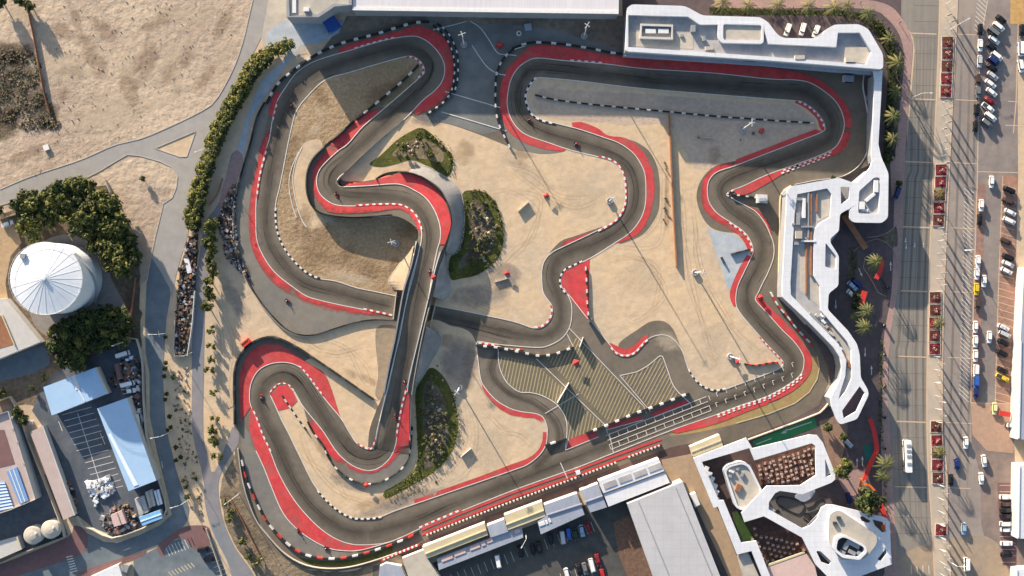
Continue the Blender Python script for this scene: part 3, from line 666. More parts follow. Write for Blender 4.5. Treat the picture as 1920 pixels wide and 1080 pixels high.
band(red, part(I1s, (712, 209), (640, 279)), c2([(712, 206), (680, 212), (665, 226), (640, 250), (620, 270)]), ZR, 'red')
band(red, part(I1s, (640, 278), (790, 440)), c2([(620, 270), (610, 285), (592, 305), (585, 325), (586, 347), (591, 370), (605, 388), (620, 398), (655, 400), (705, 397), (745, 392), (767, 402), (777, 417), (783, 442)]), ZR, 'redfade', fadeA=1.0, fadeB=.55)
band(red, part(O1s, (645, 351), (824, 458)), c2([(650, 342), (690, 341), (705, 337), (727, 328), (766, 326), (795, 337), (821, 358), (836, 382), (845, 410), (844, 430), (834, 458)]), ZR, 'red')
band(red, part(I1s, (972, 127), (1583, 238)), c2([(972, 108), (1000, 86), (1060, 88), (1160, 106), (1300, 115), (1440, 127), (1515, 141), (1552, 160), (1580, 187), (1595, 217), (1597, 240)]), ZR, 'red')
band(red, part(I1s, (972, 127), (953, 200)), c2([(972, 108), (953, 128), (942, 150), (937, 175), (937, 200)]), ZR, 'red')
band(red, part(I1s, (953, 200), (1060, 279)), c2([(937, 200), (942, 225), (957, 250), (985, 268), (1022, 280), (1058, 283)]), ZR, 'red')
band(red, part(I1s, (1583, 240), (1480, 313)), c2([(1597, 240), (1588, 272), (1566, 291), (1520, 305), (1480, 322)]), ZR, 'redfade', fadeA=1, fadeB=.6)
band(red, part(I1s, (1500, 304), (1372, 357)), c2([(1500, 312), (1470, 325), (1440, 343), (1405, 362), (1385, 366)]), ZR, 'red')
band(red, part(E1s, (1075, 238), (1150, 457)), c2([(1072, 230), (1090, 229), (1120, 240), (1140, 254), (1170, 258), (1192, 270), (1212, 295), (1225, 327), (1226, 370), (1215, 410), (1195, 440), (1160, 455)]), ZR, 'red')
band(red, part(E1s, (1492, 189), (1543, 245)), c2([(1490, 193), (1502, 198), (1518, 209), (1532, 224), (1536, 238)]), ZR, 'red')
band(red, part(E1s, (1542, 247), (1380, 310)), c2([(1530, 242), (1490, 257), (1440, 276), (1380, 299)]), ZR, 'red')
band(red, part(E1s, (1380, 310), (1404, 445)), c2([(1375, 302), (1340, 314), (1319, 337), (1314, 362), (1318, 388), (1335, 409), (1360, 426), (1390, 444)]), ZR, 'redfade', fadeA=1, fadeB=.5)
band(red, part(I1s, (1385, 378), (1447, 445)), c2([(1395, 380), (1425, 396), (1440, 412), (1450, 440)]), ZR, 'redfade', fadeA=.9, fadeB=.2)
band(red, part(E1s, (1404, 445), (1412, 470)), c2([(1385, 440), (1396, 455), (1402, 470)]), ZR, 'red')
band(red, part(E1s, (1408, 482), (1381, 572)), c2([(1400, 478), (1385, 505), (1370, 540), (1369, 560), (1376, 575)]), ZR, 'red')
band(red, part(E1s, (1056, 540), (1085, 495)), c2([(1102, 600), (1103, 540), (1106, 484)]), ZR, 'red')
band(red, part(E1s, (1070, 557), (1102, 597)), c2([(1104, 520), (1104, 598)]), ZR - .01, 'red')
band(red, part(I1s, (1050, 464), (1130, 428)), c2([(1050, 455), (1075, 446), (1110, 435)]), ZR, 'redfade', fadeA=1, fadeB=.4)
band(red, part(E1s, (1143, 645), (1215, 636)), c2([(1143, 642), (1160, 650), (1173, 654), (1188, 648), (1205, 632), (1216, 627)]), ZR, 'red')
band(red, part(I1s, (1416, 560), (1440, 742)), c2([(1416, 548), (1440, 572), (1465, 597), (1497, 632), (1517, 660), (1522, 680), (1517, 702), (1495, 727), (1465, 745), (1440, 755)]), ZR, 'red')
band(red, part(I1s, (1440, 742), (1255, 808)), c2([(1440, 757), (1400, 772), (1340, 795), (1270, 812)]), ZR, 'red')
band(red, part(O1s, (815, 932), (1026, 810)), c2([(820, 921), (900, 893), (960, 870), (985, 861), (1005, 848), (1016, 830), (1018, 810)]), ZR, 'red')
band(red, part(O1s, (778, 945), (815, 932)), c2([(776, 937), (812, 925)]), ZR, 'red')
band(red, part(O1s, (1022, 790), (900, 705)), c2([(1019, 796), (1003, 785), (975, 782), (950, 775), (925, 757), (908, 735), (900, 712)]), ZR, 'redfade', fadeA=1, fadeB=.6)
band(red, part(O1s, (762, 735), (740, 840)), c2([(768, 740), (767, 770), (767, 810), (766, 835)]), ZR, 'red')
band(red, part(O1s, (740, 838), (650, 865)), c2([(766, 835), (745, 858), (722, 878), (700, 887), (675, 888), (648, 878)]), ZR, 'redfade', fadeA=1, fadeB=.3)
band(red, part(O1s, (650, 866), (585, 783)), c2([(640, 872), (620, 855), (603, 830), (587, 806), (578, 788)]), ZR, 'redfade', fadeA=1, fadeB=.75)
band(red, part(I1s, (640, 785), (470, 722)), c2([(636, 775), (612, 706), (585, 685), (550, 662), (520, 645), (495, 645), (470, 660), (455, 685)]), ZR, 'red')
band(red, part(I1s, (470, 722), (470, 760)), c2([(455, 682), (449, 710), (450, 760), (452, 790)]), ZR, 'red')
band(red, part(I1s, (470, 762), (770, 1000)), c2([(466, 800), (480, 845), (495, 877), (510, 915), (530, 960), (555, 990), (585, 1012), (615, 1027), (642, 1032), (670, 1032), (697, 1026), (740, 1014), (782, 998)]), ZR, 'red')
band(red, part(O1s, (505, 240), (552, 540)), c2([(492, 250), (488, 275), (480, 312), (472, 350), (467, 385), (466, 420), (469, 452), (479, 483), (496, 512), (520, 537), (545, 552)]), ZR, 'redfade', fadeA=1, fadeB=.45)
band(red, part(O1s, (513, 220), (528, 175)), c2([(503, 212), (508, 192), (516, 173)]), ZR, 'red')
band(red, part(O1s, (552, 540), (720, 589)), c2([(542, 555), (585, 575), (640, 590), (712, 594)]), ZR, 'redfade', fadeA=1, fadeB=.1)
for q in ([(1060, 844), (1122, 819), (1112, 806), (1066, 824)], [(1137, 805), (1206, 787), (1200, 779), (1135, 797)], [(1222, 774), (1282, 750), (1294, 756), (1226, 782)]):
    red.add([D(*p, ZR) for p in reversed(q)], [(0, 1, 2, 3)], 'red')
q = [(509, 742), (512, 732), (524, 722), (539, 723), (549, 733), (558, 752), (546, 764), (532, 768), (521, 770)]
red.poly([xy(q)], ZR, 'red')
# two red lines by the pit wall
for dy in (0, 9.5): stroke(red, lin_re([(790, 993 + dy), (855, 966 + dy), (960, 924 + dy), (1085, 880 + dy), (1150, 855 + dy), (1240, 823 + dy)], False, 8), 4.2, .15 + dy * .001, 'red')
red.build('red_paint')['kind'] = 'structure'

ln = MB()
for q in (O1s, I1s): stroke(ln, q, 1.45, .18, 'white')
stroke(ln, E1s + E1s[:1], 1.45, .18, 'white')
ZL = .185
for q in ([(934, 650), (936, 685), (947, 712), (960, 726), (975, 735), (995, 736), (1017, 742), (1040, 755), (1055, 772), (1062, 790), (1063, 812), (1060, 840)],
          [(1194, 697), (1215, 685), (1237, 667), (1242, 668), (1252, 695), (1265, 727), (1294, 756)], [(480, 845), (495, 877), (510, 915), (530, 960), (555, 990), (585, 1012), (615, 1027), (642, 1032), (670, 1032), (697, 1026), (740, 1013)],
          [(567, 275), (555, 302), (549, 337), (555, 377), (565, 410), (575, 426)], [(560, 285), (547, 315), (542, 345), (547, 380), (556, 408)]):
    stroke(ln, cat(q, False, 4), 1.5, ZL, 'white')
for q in ([(1067, 615), (1207, 762), (1212, 775)], [(1162, 704), (1220, 772)], [(1005, 672), (1140, 802)], [(1075, 650), (1063, 626)], [(1162, 704), (1194, 697)], [(1022, 775), (1085, 738)],
          [(1060, 844), (1122, 819)], [(1135, 797), (1139, 812)], [(1206, 787), (1137, 806)], [(1226, 782), (1294, 756)], [(1142, 812), (1150, 848)], [(1066, 822), (1060, 844)]):
    stroke(ln, lin_re(q, False, 6), 1.3, ZL + .003, 'white')
# paddock link lines
for q in ([(812, 56), (850, 47), (875, 40)], [(882, 40), (900, 52), (915, 72), (928, 93), (936, 101), (955, 103), (968, 104)], [(885, 85), (900, 108), (915, 127), (933, 138), (948, 141)], [(835, 172), (890, 188), (938, 202)], [(828, 210), (890, 228), (950, 246)]):
    stroke(ln, cat(q, False, 5), 1.7, ZL + .006, 'white')
# starting grid
def gp(u, v): return (1147 + u * 193 + v * 6, 842 - u * 78 - v * 0 - (0 if v < 0 else 0) + (v - 4) * 0 )
ax = Vector((193, -75)).normalized(); nx_ = Vector((-ax.y, ax.x))
g0 = Vector((1147, 846))
def gq(u, v): p = g0 + ax * u - nx_ * v; return (p.x, p.y)
for v0 in (4, 22):
    for vv in (v0, v0 + 9.5): stroke(ln, lin_re([gq(0, vv), gq(202, vv)], False, 8), 1.1, ZL + .009, 'white')
    for k in range(12): stroke(ln, [gq(k * 18.3 + (9 if v0 > 10 else 0) * .6, v0), gq(k * 18.3 + (9 if v0 > 10 else 0) * .6, v0 + 9.5)], 1.1, ZL + .012, 'white')
for k in range(9):
    for v0 in (6, 24):
        u = 214 + k * 19 + (8 if v0 > 10 else 0)
        if u > 380: continue
        stroke(ln, [gq(u, v0), gq(u, v0 + 8)], 1.1, ZL + .012, 'white'); stroke(ln, [gq(u, v0 + 8), gq(u + 4, v0 + 8)], 1.1, ZL + .015, 'white')
stroke(ln, lin_re([(1532, 668), (1536, 690), (1532, 710), (1517, 735), (1490, 756), (1440, 776), (1380, 793)], False, 5), 1.5, ZL, 'cream')
ln.build('track_edge_line')['kind'] = 'structure'

# tan striped paddock zone
def hatch(mb, poly, ang, sp, w, m, z):
    d = Vector((math.cos(R(ang)), -math.sin(R(ang)))); nrm = Vector((-d.y, d.x))
    V = [Vector(p) for p in poly]; t0 = min(v.dot(nrm) for v in V); t1 = max(v.dot(nrm) for v in V); t = t0 + sp / 2
    while t < t1:
        xs = []
        for a, b in zip(V, V[1:] + V[:1]):
            da, db = a.dot(nrm) - t, b.dot(nrm) - t
            if da * db < 0: p = a + (b - a) * (da / (da - db)); xs.append(p.dot(d))
        xs.sort()
        for a, b in zip(xs[::2], xs[1::2]):
            if b - a > 2: p, q = d * a + nrm * t, d * b + nrm * t; stroke(mb, [tuple(p), tuple(q)], w, z, m)
        t += sp
Z1 = [(938, 668), (1000, 678), (1135, 800), (1065, 828), (1064, 800), (1055, 772), (1040, 755), (1017, 742), (995, 736), (975, 735), (960, 726), (947, 712), (938, 690)]
Z2 = [(1020, 668), (1060, 657), (1080, 632), (1198, 758), (1204, 770), (1144, 794)]
Z3 = [(1166, 706), (1195, 699), (1216, 687), (1238, 669), (1250, 695), (1263, 727), (1272, 742), (1222, 768)]
sheet('paddock_paving', [[(934, 660), (960, 656), (1010, 666), (1045, 660), (1075, 648), (1068, 618), (1210, 765), (1212, 775), (1110, 815), (1064, 832), (1064, 800), (1055, 772), (1040, 755), (1017, 742), (995, 736), (975, 735), (960, 726), (947, 712), (936, 685)]], mat('brown paddock asphalt', (.118, .10, .072), .14, .3, .9, .01, 3, (.14, .118, .085), .05, worn=(.35, (.16, .14, .10))), .085)
st = MB()
hatch(st, Z1, 78, 6.4, 2.1, 'stripe_a', .12); hatch(st, Z2, 66, 6.4, 2.1, 'stripe_a', .12); hatch(st, Z3, 62, 6.4, 2.1, 'stripe_a', .12)
st.build('tan_stripe')['kind'] = 'structure'

# ------------------------------------------------------------------ kerbs
kb = MB()
RW = ['kred', 'kwhite']; WD = ['kwhite', 'black']; W_ = ['kwhite', None]
def kerb(line, w, L, mats, off=0, h=.07):
    blocks(kb, offset(line, off) if off else line, w, L, h, mats, .17)
kerb(part(O1s, (665, 92), (745, 71)), 2.6, 5.5, W_, -1.5)
kerb(part(I1s, (762, 106), (786, 147)), 3.4, 5, RW, 1.5)
kerb(part(O1s, (500, 277), (481, 370)), 3.0, 6, RW, -1)
kerb(part(O1s, (520, 190), (511, 225)), 2.6, 6, RW, -1)
kerb(part(I1s, (517, 390), (600, 522)), 3.4, 5.5, WD, -1)
kerb(part(I1s, (667, 386), (790, 430)), 3.0, 6, RW, -1)
kerb(part(E1s, (1007, 147), (991, 200)), 3.2, 6, WD, 2); kerb(part(E1s, (991, 200), (1042, 231)), 3.0, 6, WD, 2)
kerb(part(E1s, (1492, 189), (1546, 237)), 3.4, 5, RW, 1.5)
kerb(part(I1s, (1557, 282), (1462, 319)), 2.6, 5, W_, -3); kerb(part(I1s, (1557, 282), (1462, 319)), 2.6, 5, [None, 'kwhite'], -7)
kerb(part(I1s, (1122, 294), (1120, 433)), 3.0, 6, RW, -1.5)
kerb(part(E1s, (1060, 548), (1092, 490)), 3.0, 5.5, WD, -1.5)
kerb(part(E1s, (1362, 412), (1411, 476)), 3.2, 5.5, RW, 2)
kerb(part(I1s, (1502, 700), (1340, 778)), 2.4, 5, W_, -2); kerb(part(I1s, (1502, 700), (1340, 778)), 2.4, 5, [None, 'kwhite'], -5.5)
kerb(part(I1s, (1362, 365), (1375, 357)), 2.6, 4, WD, 1); kerb(part(I1s, (1375, 373), (1362, 365)), 2.6, 4, WD, 1)
kerb(part(E1s, (1142, 644), (1215, 636)), 3.0, 5.5, RW, 1.5)
kerb(part(E1s, (1290, 694), (1362, 731)), 3.0, 5.5, WD, -1)
kerb(part(I1s, (1034, 572), (1000, 615)), 3.0, 6, RW, 1.5)
kerb(part(O1s, (597, 920), (715, 968)), 3.2, 5.5, WD, 1)
kerb(part(I1s, (787, 991), (865, 958)), 3.0, 6, ['kwhite', 'kred'], -2)
kerb(part(I1s, (472, 765), (507, 847)), 3.0, 6, RW, -1)
kerb(part(O1s, (507, 740), (551, 732)), 2.2, 5, RW, 0)
kerb(part(I1s, (605, 742), (560, 687)), 2.6, 5, RW, 1)
kerb(part(I1s, (672, 833), (705, 822)), 2.6, 5, RW, -1)
kerb(part(O1s, (767, 715), (744, 820)), 3.0, 6, RW, 1)
kerb(part(O1s, (680, 580), (735, 592)), 3.2, 6, ['kwhite', 'kred'], -1)
kerb(part(E1s, (1417, 640), (1465, 690)), 2.4, 5, RW, 1)
kerb(cat([(897, 643), (925, 647), (950, 655), (980, 655)], False, 5), 3, 6, ['kwhite', 'kred'])
kerb(part(I1s, (1070, 115), (1135, 120)), 2.4, 6, W_, -2)
o = kb.build('track_kerb'); o['kind'] = 'structure'

# ------------------------------------------------------------------ barriers
BW = ['black', 'black', 'whitebar']
def barrier(label, pts, w=4.5, L=11, h=1.15, mats=BW, name='tyre_barrier', smooth=True, low=False, cat_='barrier'):
    w *= .85; L *= .72 if mats is BW else 1
    q = cat(pts, False, 4) if smooth else lin_re(pts, False, 5)
    mb = MB(); blocks(mb, q, w, L, h, mats, .1, low=low)
    return tag(mb.build(name), label, cat_, 'tyre barriers and walls round the circuit')
barrier('black and white tyre barrier along the top left edge under the long hangar', [(500, 195), (520, 160), (545, 137), (590, 105), (640, 82), (700, 66), (745, 52), (778, 43), (805, 42)])
barrier('inner row of black and white tyres round the northern hairpin', [(812, 48), (827, 60), (839, 76), (848, 96), (852, 118), (852, 145), (847, 170), (834, 190), (812, 207), (800, 215)], 3.6, 7)
barrier('outer row of black and white tyres round the northern hairpin', [(820, 45), (834, 56), (846, 72), (856, 95), (859, 120), (858, 150), (852, 175)], 3.2, 8)
barrier('black and white tyre barrier bending round the red corner opposite the paddock link', [(962, 93), (946, 108), (936, 125), (930, 145), (929, 175), (929, 198), (932, 220), (940, 245), (952, 268), (956, 277)], 4, 9)
barrier('long black and white tyre barrier under the white grandstand, along the red strip', [(960, 92), (985, 83), (1010, 80), (1060, 84), (1110, 92), (1160, 101), (1300, 110), (1440, 121), (1575, 135)], 4, 13)
barrier('straight line of dark and white blocks across the grey gravel infield', [(1003, 178), (1040, 187), (1100, 195), (1180, 203), (1245, 209), (1340, 218), (1435, 225), (1525, 231)], 3.2, 10, .7)
barrier('black and white tyre row across the brown infield inside the northern hairpin', [(785, 122), (775, 133), (750, 157), (700, 199), (668, 224)], 4, 12)
barrier('black tyre wall down the inner side of the raised bends', [(664, 226), (640, 249), (612, 273), (588, 297), (577, 322), (575, 352), (580, 376), (590, 391), (606, 401), (632, 406), (665, 408), (705, 406), (735, 403)], 3, 9, 1.25, ['black'])
barrier('black tyre wall round the outside of the raised right-hand bend', [(705, 336), (727, 325), (766, 323), (797, 335), (825, 358), (839, 381), (847, 408), (846, 430), (838, 453), (828, 474)], 3, 9, 1.25, ['black'])
barrier('dark boundary wall along the far west runoff', [(497, 192), (482, 222), (470, 270), (455, 320), (443, 370), (440, 430), (447, 475), (460, 515), (480, 552), (505, 585), (535, 615), (562, 627), (592, 627), (630, 615), (667, 604), (705, 599), (738, 601)], 2.4, 30, .8, ['black', 'darkmetal'])
barrier('thin pale rail outside the dark far west boundary wall', offset([(497, 192), (482, 222), (470, 270), (455, 320), (443, 370), (440, 430), (447, 475), (460, 515), (480, 552), (505, 585), (535, 615), (562, 627), (592, 627), (630, 615), (667, 604), (705, 599), (738, 601)], 2.4), 1.0, 30, .7, ['concrete'], 'guard_rail')
barrier('black tyre wall round the red arc at lower left, running out across the sand', [(700, 748), (670, 727), (640, 706), (590, 672), (560, 652), (525, 635), (495, 633), (470, 645), (452, 665), (442, 690), (440, 720), (441, 765), (441, 795)], 4, 9, 1.4, ['black', 'black', 'black', 'darkmetal'])
barrier('black tyre wall round the outside of the small bottom bend', [(577, 790), (587, 810), (605, 832), (615, 855), (630, 877), (655, 897), (680, 906), (705, 906), (730, 896), (755, 877), (767, 857), (771, 830), (773, 800)], 2.8, 7, .9, ['black', 'black', 'darkmetal', 'black', 'whitebar'])
barrier('red, white and black blocks round the big bottom left corner', [(454, 862), (462, 895), (473, 922), (485, 948), (497, 971), (512, 991), (530, 1010), (550, 1027), (572, 1039), (597, 1045), (622, 1047), (647, 1045), (675, 1039), (697, 1033), (722, 1025), (745, 1016), (765, 1008), (785, 996)], 4, 11, .9, ['whitebar', 'black', 'redbar', 'black'])
barrier('thin pale outer wall behind the bottom left corner', [(447, 840), (452, 880), (462, 925), (480, 972), (500, 1000), (530, 1033), (560, 1053), (592, 1063), (630, 1065), (667, 1060), (712, 1047), (745, 1035)], 1.8, 40, .9, ['concrete'], 'boundary_wall')
barrier('black and white tyre barrier along the top of the striped paddock', [(893, 648), (930, 651), (960, 657), (985, 662), (1012, 667), (1042, 663), (1075, 651)], 4.5, 9)
barrier('black and white tyre barrier between the striped paddock and the main straight', [(1098, 812), (1140, 796), (1190, 775), (1240, 757), (1292, 737)], 4.5, 10, smooth=False)
barrier('white and red blocks along the runoff beside the curved white building', [(1444, 548), (1458, 573), (1475, 593), (1490, 612), (1506, 630), (1524, 648)], 4, 9, .9, ['whitebar', 'redbar'])
barrier('short dark tyre row at the lower right tip of the sandy infield', [(1395, 682), (1415, 685), (1440, 681), (1458, 679)], 3.5, 6, .9, ['black', 'redbar'])
barrier('tyre and block row down the red triangle in the middle', [(1098, 500), (1100, 530), (1101, 565), (1104, 598)], 3, 7, .9, ['whitebar', 'black', 'redbar'])
barrier('dark and white blocks at the point of the red V before the right-hand building', [(1370, 365), (1390, 367), (1410, 370), (1424, 372)], 3.6, 7, .9, smooth=False)
barrier('dark tyre blocks across the pale blue slab', [(1405, 468), (1385, 473), (1370, 477)], 4, 8, .9, ['black', 'darkmetal'], smooth=False)
barrier('loose dark blocks on the pale blue slab', [(1352, 482), (1358, 494)], 5, 7, .9, ['darkmetal'], smooth=False)
barrier('broken row of dark and white blocks down the narrow sand tongue', [(530, 742), (545, 764), (558, 783), (575, 806)], 2.8, 7, .8, ['black', 'whitebar'], smooth=False)
barrier('dark tyre row on the paddock apron below the small loop', [(1022, 835), (1040, 829), (1062, 822)], 4.5, 10, .9, ['black', 'whitebar', 'black'], smooth=False)
barrier('lattice of dark and pale blocks along the pit wall', [(800, 1003), (870, 975), (960, 940), (1060, 903), (1155, 867)], 3.6, 3.6, 1.0, ['pinkroof', 'black'], 'pit_barrier', smooth=False)
barrier('short lattice of dark and pale blocks at the east end of the pit wall', [(1178, 857), (1240, 834)], 3.6, 3.6, 1.0, ['pinkroof', 'black'], 'pit_barrier', smooth=False)
barrier('red lattice barrier by the pit entrance', [(715, 1050), (755, 1033), (787, 1020)], 4, 4, 1.0, ['redbar', 'whitebar'], 'pit_barrier', smooth=False)
barrier('white curved rail along the runoff under the covered walkway', [(1620, 135), (1617, 160), (1622, 190), (1627, 220), (1628, 260), (1623, 290), (1605, 315), (1575, 332), (1530, 338), (1490, 346)], 1.6, 30, .9, ['whitebar'], 'guard_rail')
barrier('cream low wall round the curved white building, track side', [(1482, 348), (1468, 358), (1462, 375), (1461, 440), (1459, 530), (1463, 550), (1480, 575), (1510, 608)], 2.4, 40, 1.0, ['cream'], 'boundary_wall')
barrier('pale wall between the green lane and the runoff', [(1555, 752), (1540, 772), (1500, 788), (1440, 810), (1402, 824)], 2.6, 40, 1.0, ['concrete'], 'boundary_wall', smooth=False)
barrier('pale retaining wall left of the underpass', [(744, 547), (738, 598)], 2.5, 20, 1.6, ['concrete'], 'boundary_wall', smooth=False, low=True)
barrier('pale retaining wall right of the underpass', [(819, 560), (812, 590), (806, 616)], 2.5, 20, 1.6, ['concrete'], 'boundary_wall', smooth=False, low=True)
# bridge parapets and rails
def rail(label, pts, h, w, m, name='guard_rail'):
    mb = MB(); q = cat(pts, False, 5); blocks(mb, q, w, 40, h, [m], .02)
    tag(mb.build(name), label, 'railing')
rail('tall grey parapet on the left side of the bridge', [(781, 452), (771, 500), (757, 545), (747, 600), (740, 640), (731, 680), (721, 736)], 1.15, 2.4, 'wallgrey')
rail('thin pale inner rail on the left side of the bridge', [(788, 460), (779, 495), (769, 530), (758, 585), (750, 629), (738, 677), (722, 745), (712, 790)], .5, 1.0, 'lightmetal')
rail('inner pale guard rail on the right side of the bridge', [(826, 472), (816, 505), (805, 552), (788, 623), (768, 706), (764, 735)], .9, 1.6, 'lightmetal')
rail('outer pale guard rail on the right side of the bridge', [(832, 474), (820, 515), (809, 560), (795, 615), (780, 690), (772, 740)], .9, 1.6, 'concrete')
rail('pinkish wall on the lower right side of the bridge ramp', [(772, 742), (770, 780), (769, 825)], 1.0, 2.0, 'tent')
# brown panel fence across the east infield
mb = MB(); q = lin_re([(1254, 214), (1257, 290), (1262, 400), (1268, 500)], False, 10); blocks(mb, q, 2.6, 10, 1.35, ['wood'], .08, low=True)
tag(mb.build('panel_fence'), 'long brown panel fence running down the sandy east infield', 'fence')
# ================================================================== EAST SIDE: plaza, carriageways, parking
pav_in = [(1340, 14), (1440, 16), (1580, 15), (1640, 20), (1660, 32), (1677, 50), (1690, 75), (1695, 112), (1690, 175), (1682, 260), (1678, 300), (1676, 400), (1672, 540), (1657, 640), (1652, 800), (1660, 1085)]
pav_out = [(1340, -8), (1440, -8), (1580, -4), (1657, 6), (1690, 32), (1708, 68), (1711, 95), (1706, 160), (1700, 250), (1697, 300), (1692, 420), (1682, 545), (1668, 645), (1665, 740), (1669, 830), (1682, 1085)]
sheet('plaza', [[(1250, -40), (1700, -40), (1705, 90), (1700, 270), (1690, 430), (1680, 545), (1660, 800), (1670, 1100), (1150, 1130), (1150, 900), (1240, 850), (1400, 815), (1530, 760), (1558, 720), (1550, 690), (1480, 590), (1462, 540), (1470, 370), (1630, 310), (1640, 130), (1170, 90), (1165, -40)]], M['plum'], .035)
sheet('pavement', [cat(pav_out + pav_in[::-1], False, 8)], M['pinkpath'], .075)
hw_r = [(1762, -200), (1762, 0), (1752, 270), (1741, 540), (1738, 810), (1747, 985), (1752, 1080), (1760, 1300)]
sheet('carriageway', [[(1690, -200), (1690, 30), (1712, 70), (1715, 95), (1710, 160), (1702, 250), (1697, 300), (1692, 420), (1682, 545), (1668, 645), (1665, 740), (1669, 830), (1682, 1085), (1690, 1300)] + hw_r[::-1]], M['highway'], .055)
md_r = [(1798, -200), (1795, 0), (1782, 270), (1770, 540), (1767, 680), (1767, 810), (1775, 885), (1776, 985), (1782, 1080), (1790, 1300)]
sheet('median', [hw_r + md_r[::-1]], M['median'], .15)
sheet('service_road', [md_r + [(1880, 1300), (1866, 1080), (1840, 985), (1838, 890), (1822, 830), (1820, 755), (1822, 640), (1826, 540), (1832, 345), (1838, 100), (1852, 0), (1860, -200)]], M['lanes'], .055)
sheet('parking_lot', [[(1860, -200), (1852, 0), (1838, 100), (1832, 345), (1826, 540), (1820, 755), (1900, 755), (2100, 755), (2100, -200)]], mat('mauve parking asphalt', (.19, .16, .152), .16, .3, .9, .01, 3, (.235, .20, .18), .05), .05)
sheet('parking_lot', [[(1820, 755), (1822, 830), (1838, 890), (1840, 985), (1866, 1080), (1880, 1300), (2100, 1300), (2100, 755)]], mat('pinkish lot paving', (.225, .17, .145), .18, .3, .9, .01, 3, (.15, .125, .125), .05), .05)
sheet('stall_paving', [[(1834, 345), (1849, 345), (1841, 540), (1838, 755), (1822, 755), (1828, 540)]], M['redbrick'], .065)
sheet('stall_paving', [[(1880, 330), (1908, 330), (1904, 540), (1898, 755), (1866, 755), (1872, 540)]], M['redbrick'], .065)
sheet('stall_paving', [[(1870, 905), (1908, 905), (1906, 1060), (1880, 1060), (1874, 985)]], M['maroon'], .065)
sheet('ochre_ground', [[(1896, -100), (1990, -100), (1990, 45), (1894, 45)]], M['ochre'], .066)
sheet('sand_strip', [[(1908, 130), (2000, 130), (2000, 1000), (1908, 1000), (1900, 790), (1898, 755), (1904, 540), (1909, 330)]], M['sand'], .07)
sheet('sand_verge', [[(1820, 756), (1900, 756), (1905, 800), (1900, 850), (1850, 845), (1823, 815)]], mat('pinkish sandy verge', (.37, .24, .17), .14, .5, .9), .068)
sheet('tan_junction', [cat([(1665, 1060), (1700, 1035), (1750, 1015), (1800, 1008), (1850, 1006), (1880, 1040), (1880, 1130), (1665, 1130)], True, 8)], mat('tan junction paving', (.33, .245, .17), .12, .4, .9, c2=(.24, .20, .165), big=.05), .06)
jm = MB()
for y in range(-20, 1010, 30):
    x0 = 1712 if y < 200 else 1700 if y < 330 else 1692 - (y - 330) * .06 if y < 650 else 1668 + (y - 650) * .03
    x1 = 1762 - y * .037 if y < 540 else 1741 + max(0, (y - 810)) * .04
    stroke(jm, lin_re([(x0 + 2, y), (x1 - 2, y + 1)], False, 20), .9, .062, 'joint', low=True)
for k in range(1, 7):
    q = []
    for y in range(60, 1010, 20):
        x0 = 1712 if y < 200 else 1700 if y < 330 else 1692 - (y - 330) * .06 if y < 650 else 1668 + (y - 650) * .03
        x1 = 1762 - y * .037 if y < 540 else 1741 + max(0, (y - 810)) * .04
        q.append((x0 + (x1 - x0) * k / 7, y))
    stroke(jm, q, .7, .064, 'joint', low=True)
for y in (62, 185, 303, 425, 545, 668, 790, 912):
    stroke(jm, lin_re([(1705 - y * .03, y), (1757 - y * .022, y + 2)], False, 10), 2.2, .070, 'seam', low=True)
    stroke(jm, lin_re([(1797 - y * .03, y + 2), (1838 - y * .02, y + 4)], False, 10), 1.5, .070, 'seam', low=True)
for e, w_ in ((hw_r, 3.0), (md_r, 2.4)):
    stroke(jm, cat(e, False, 12), w_, .172, 'seam', low=True)
stroke(jm, cat([(1852, 0), (1838, 100), (1832, 345), (1826, 540), (1820, 755)], False, 12), 1.8, .075, 'seam', low=True)
stroke(jm, lin_re([(1909, 45), (1905, 190), (1900, 250)], False, 12), 1.8, .075, 'seam', low=True)
stroke(jm, lin_re([(1880, 330), (1872, 540), (1866, 755)], False, 12), 1.4, .075, 'seam', low=True)
for a, b in (((1890, 190), (1920, 192)), ((1885, 235), (1920, 236)), ((1832, 322), (1920, 324)), ((1820, 755), (1893, 757))): stroke(jm, [a, b], 1.6, .078, 'seam', low=True)
jm.build('paving_joint')['kind'] = 'structure'
wl = MB()
for i in range(24): y = 10 + i * 6.0; 
for y in range(-10, 60, 8): stroke(wl, [(1832 - y * .1, y), (1849 - y * .1, y + 16)], 1.2, .08, 'white', low=True)
for y in range(345, 740, 8): stroke(wl, [(1808 - (y - 345) * .025, y), (1826 - (y - 345) * .025, y + 17)], 1.1, .08, 'white', low=True)
for y in range(345, 750, 13): stroke(wl, [(1877 - (y - 345) * .033, y), (1905 - (y - 345) * .02, y + 9)], 1.0, .08, 'cream', low=True)
for y in range(910, 1060, 12): stroke(wl, [(1874, y), (1904, y)], 1.0, .08, 'cream', low=True)
def arrow(mb, x, y, dx, dy, m='white', L=9, z=.085):
    d = Vector((dx, dy)).normalized(); n = Vector((-d.y, d.x)); c = Vector((x, y))
    stroke(mb, [tuple(c - d * L * .6), tuple(c + d * L * .3)], 1.3, z, m, low=True)
    a, b, e = c + d * L * .75, c + d * L * .25 + n * 2.2, c + d * L * .25 - n * 2.2
    mb.add([P(a.x, a.y, z + .001), P(b.x, b.y, z + .001), P(e.x, e.y, z + .001)], [(0, 1, 2)] if True else [], m)
for x, y in ((1698, 450), (1715, 459), (1731, 460), (1699, 462)): arrow(wl, x, y, 0, 1, L=7)
for x, y, dx, dy in ((1567, 570, 0, 1), (1634, 695, 0, -1), (1622, 660, 0, 1), (1670, 500, 0, -1), (1613, 510, .4, .9), (1607, 868, 0, -1), (1617, 865, 0, -1)): arrow(wl, x, y, dx, dy, L=13)
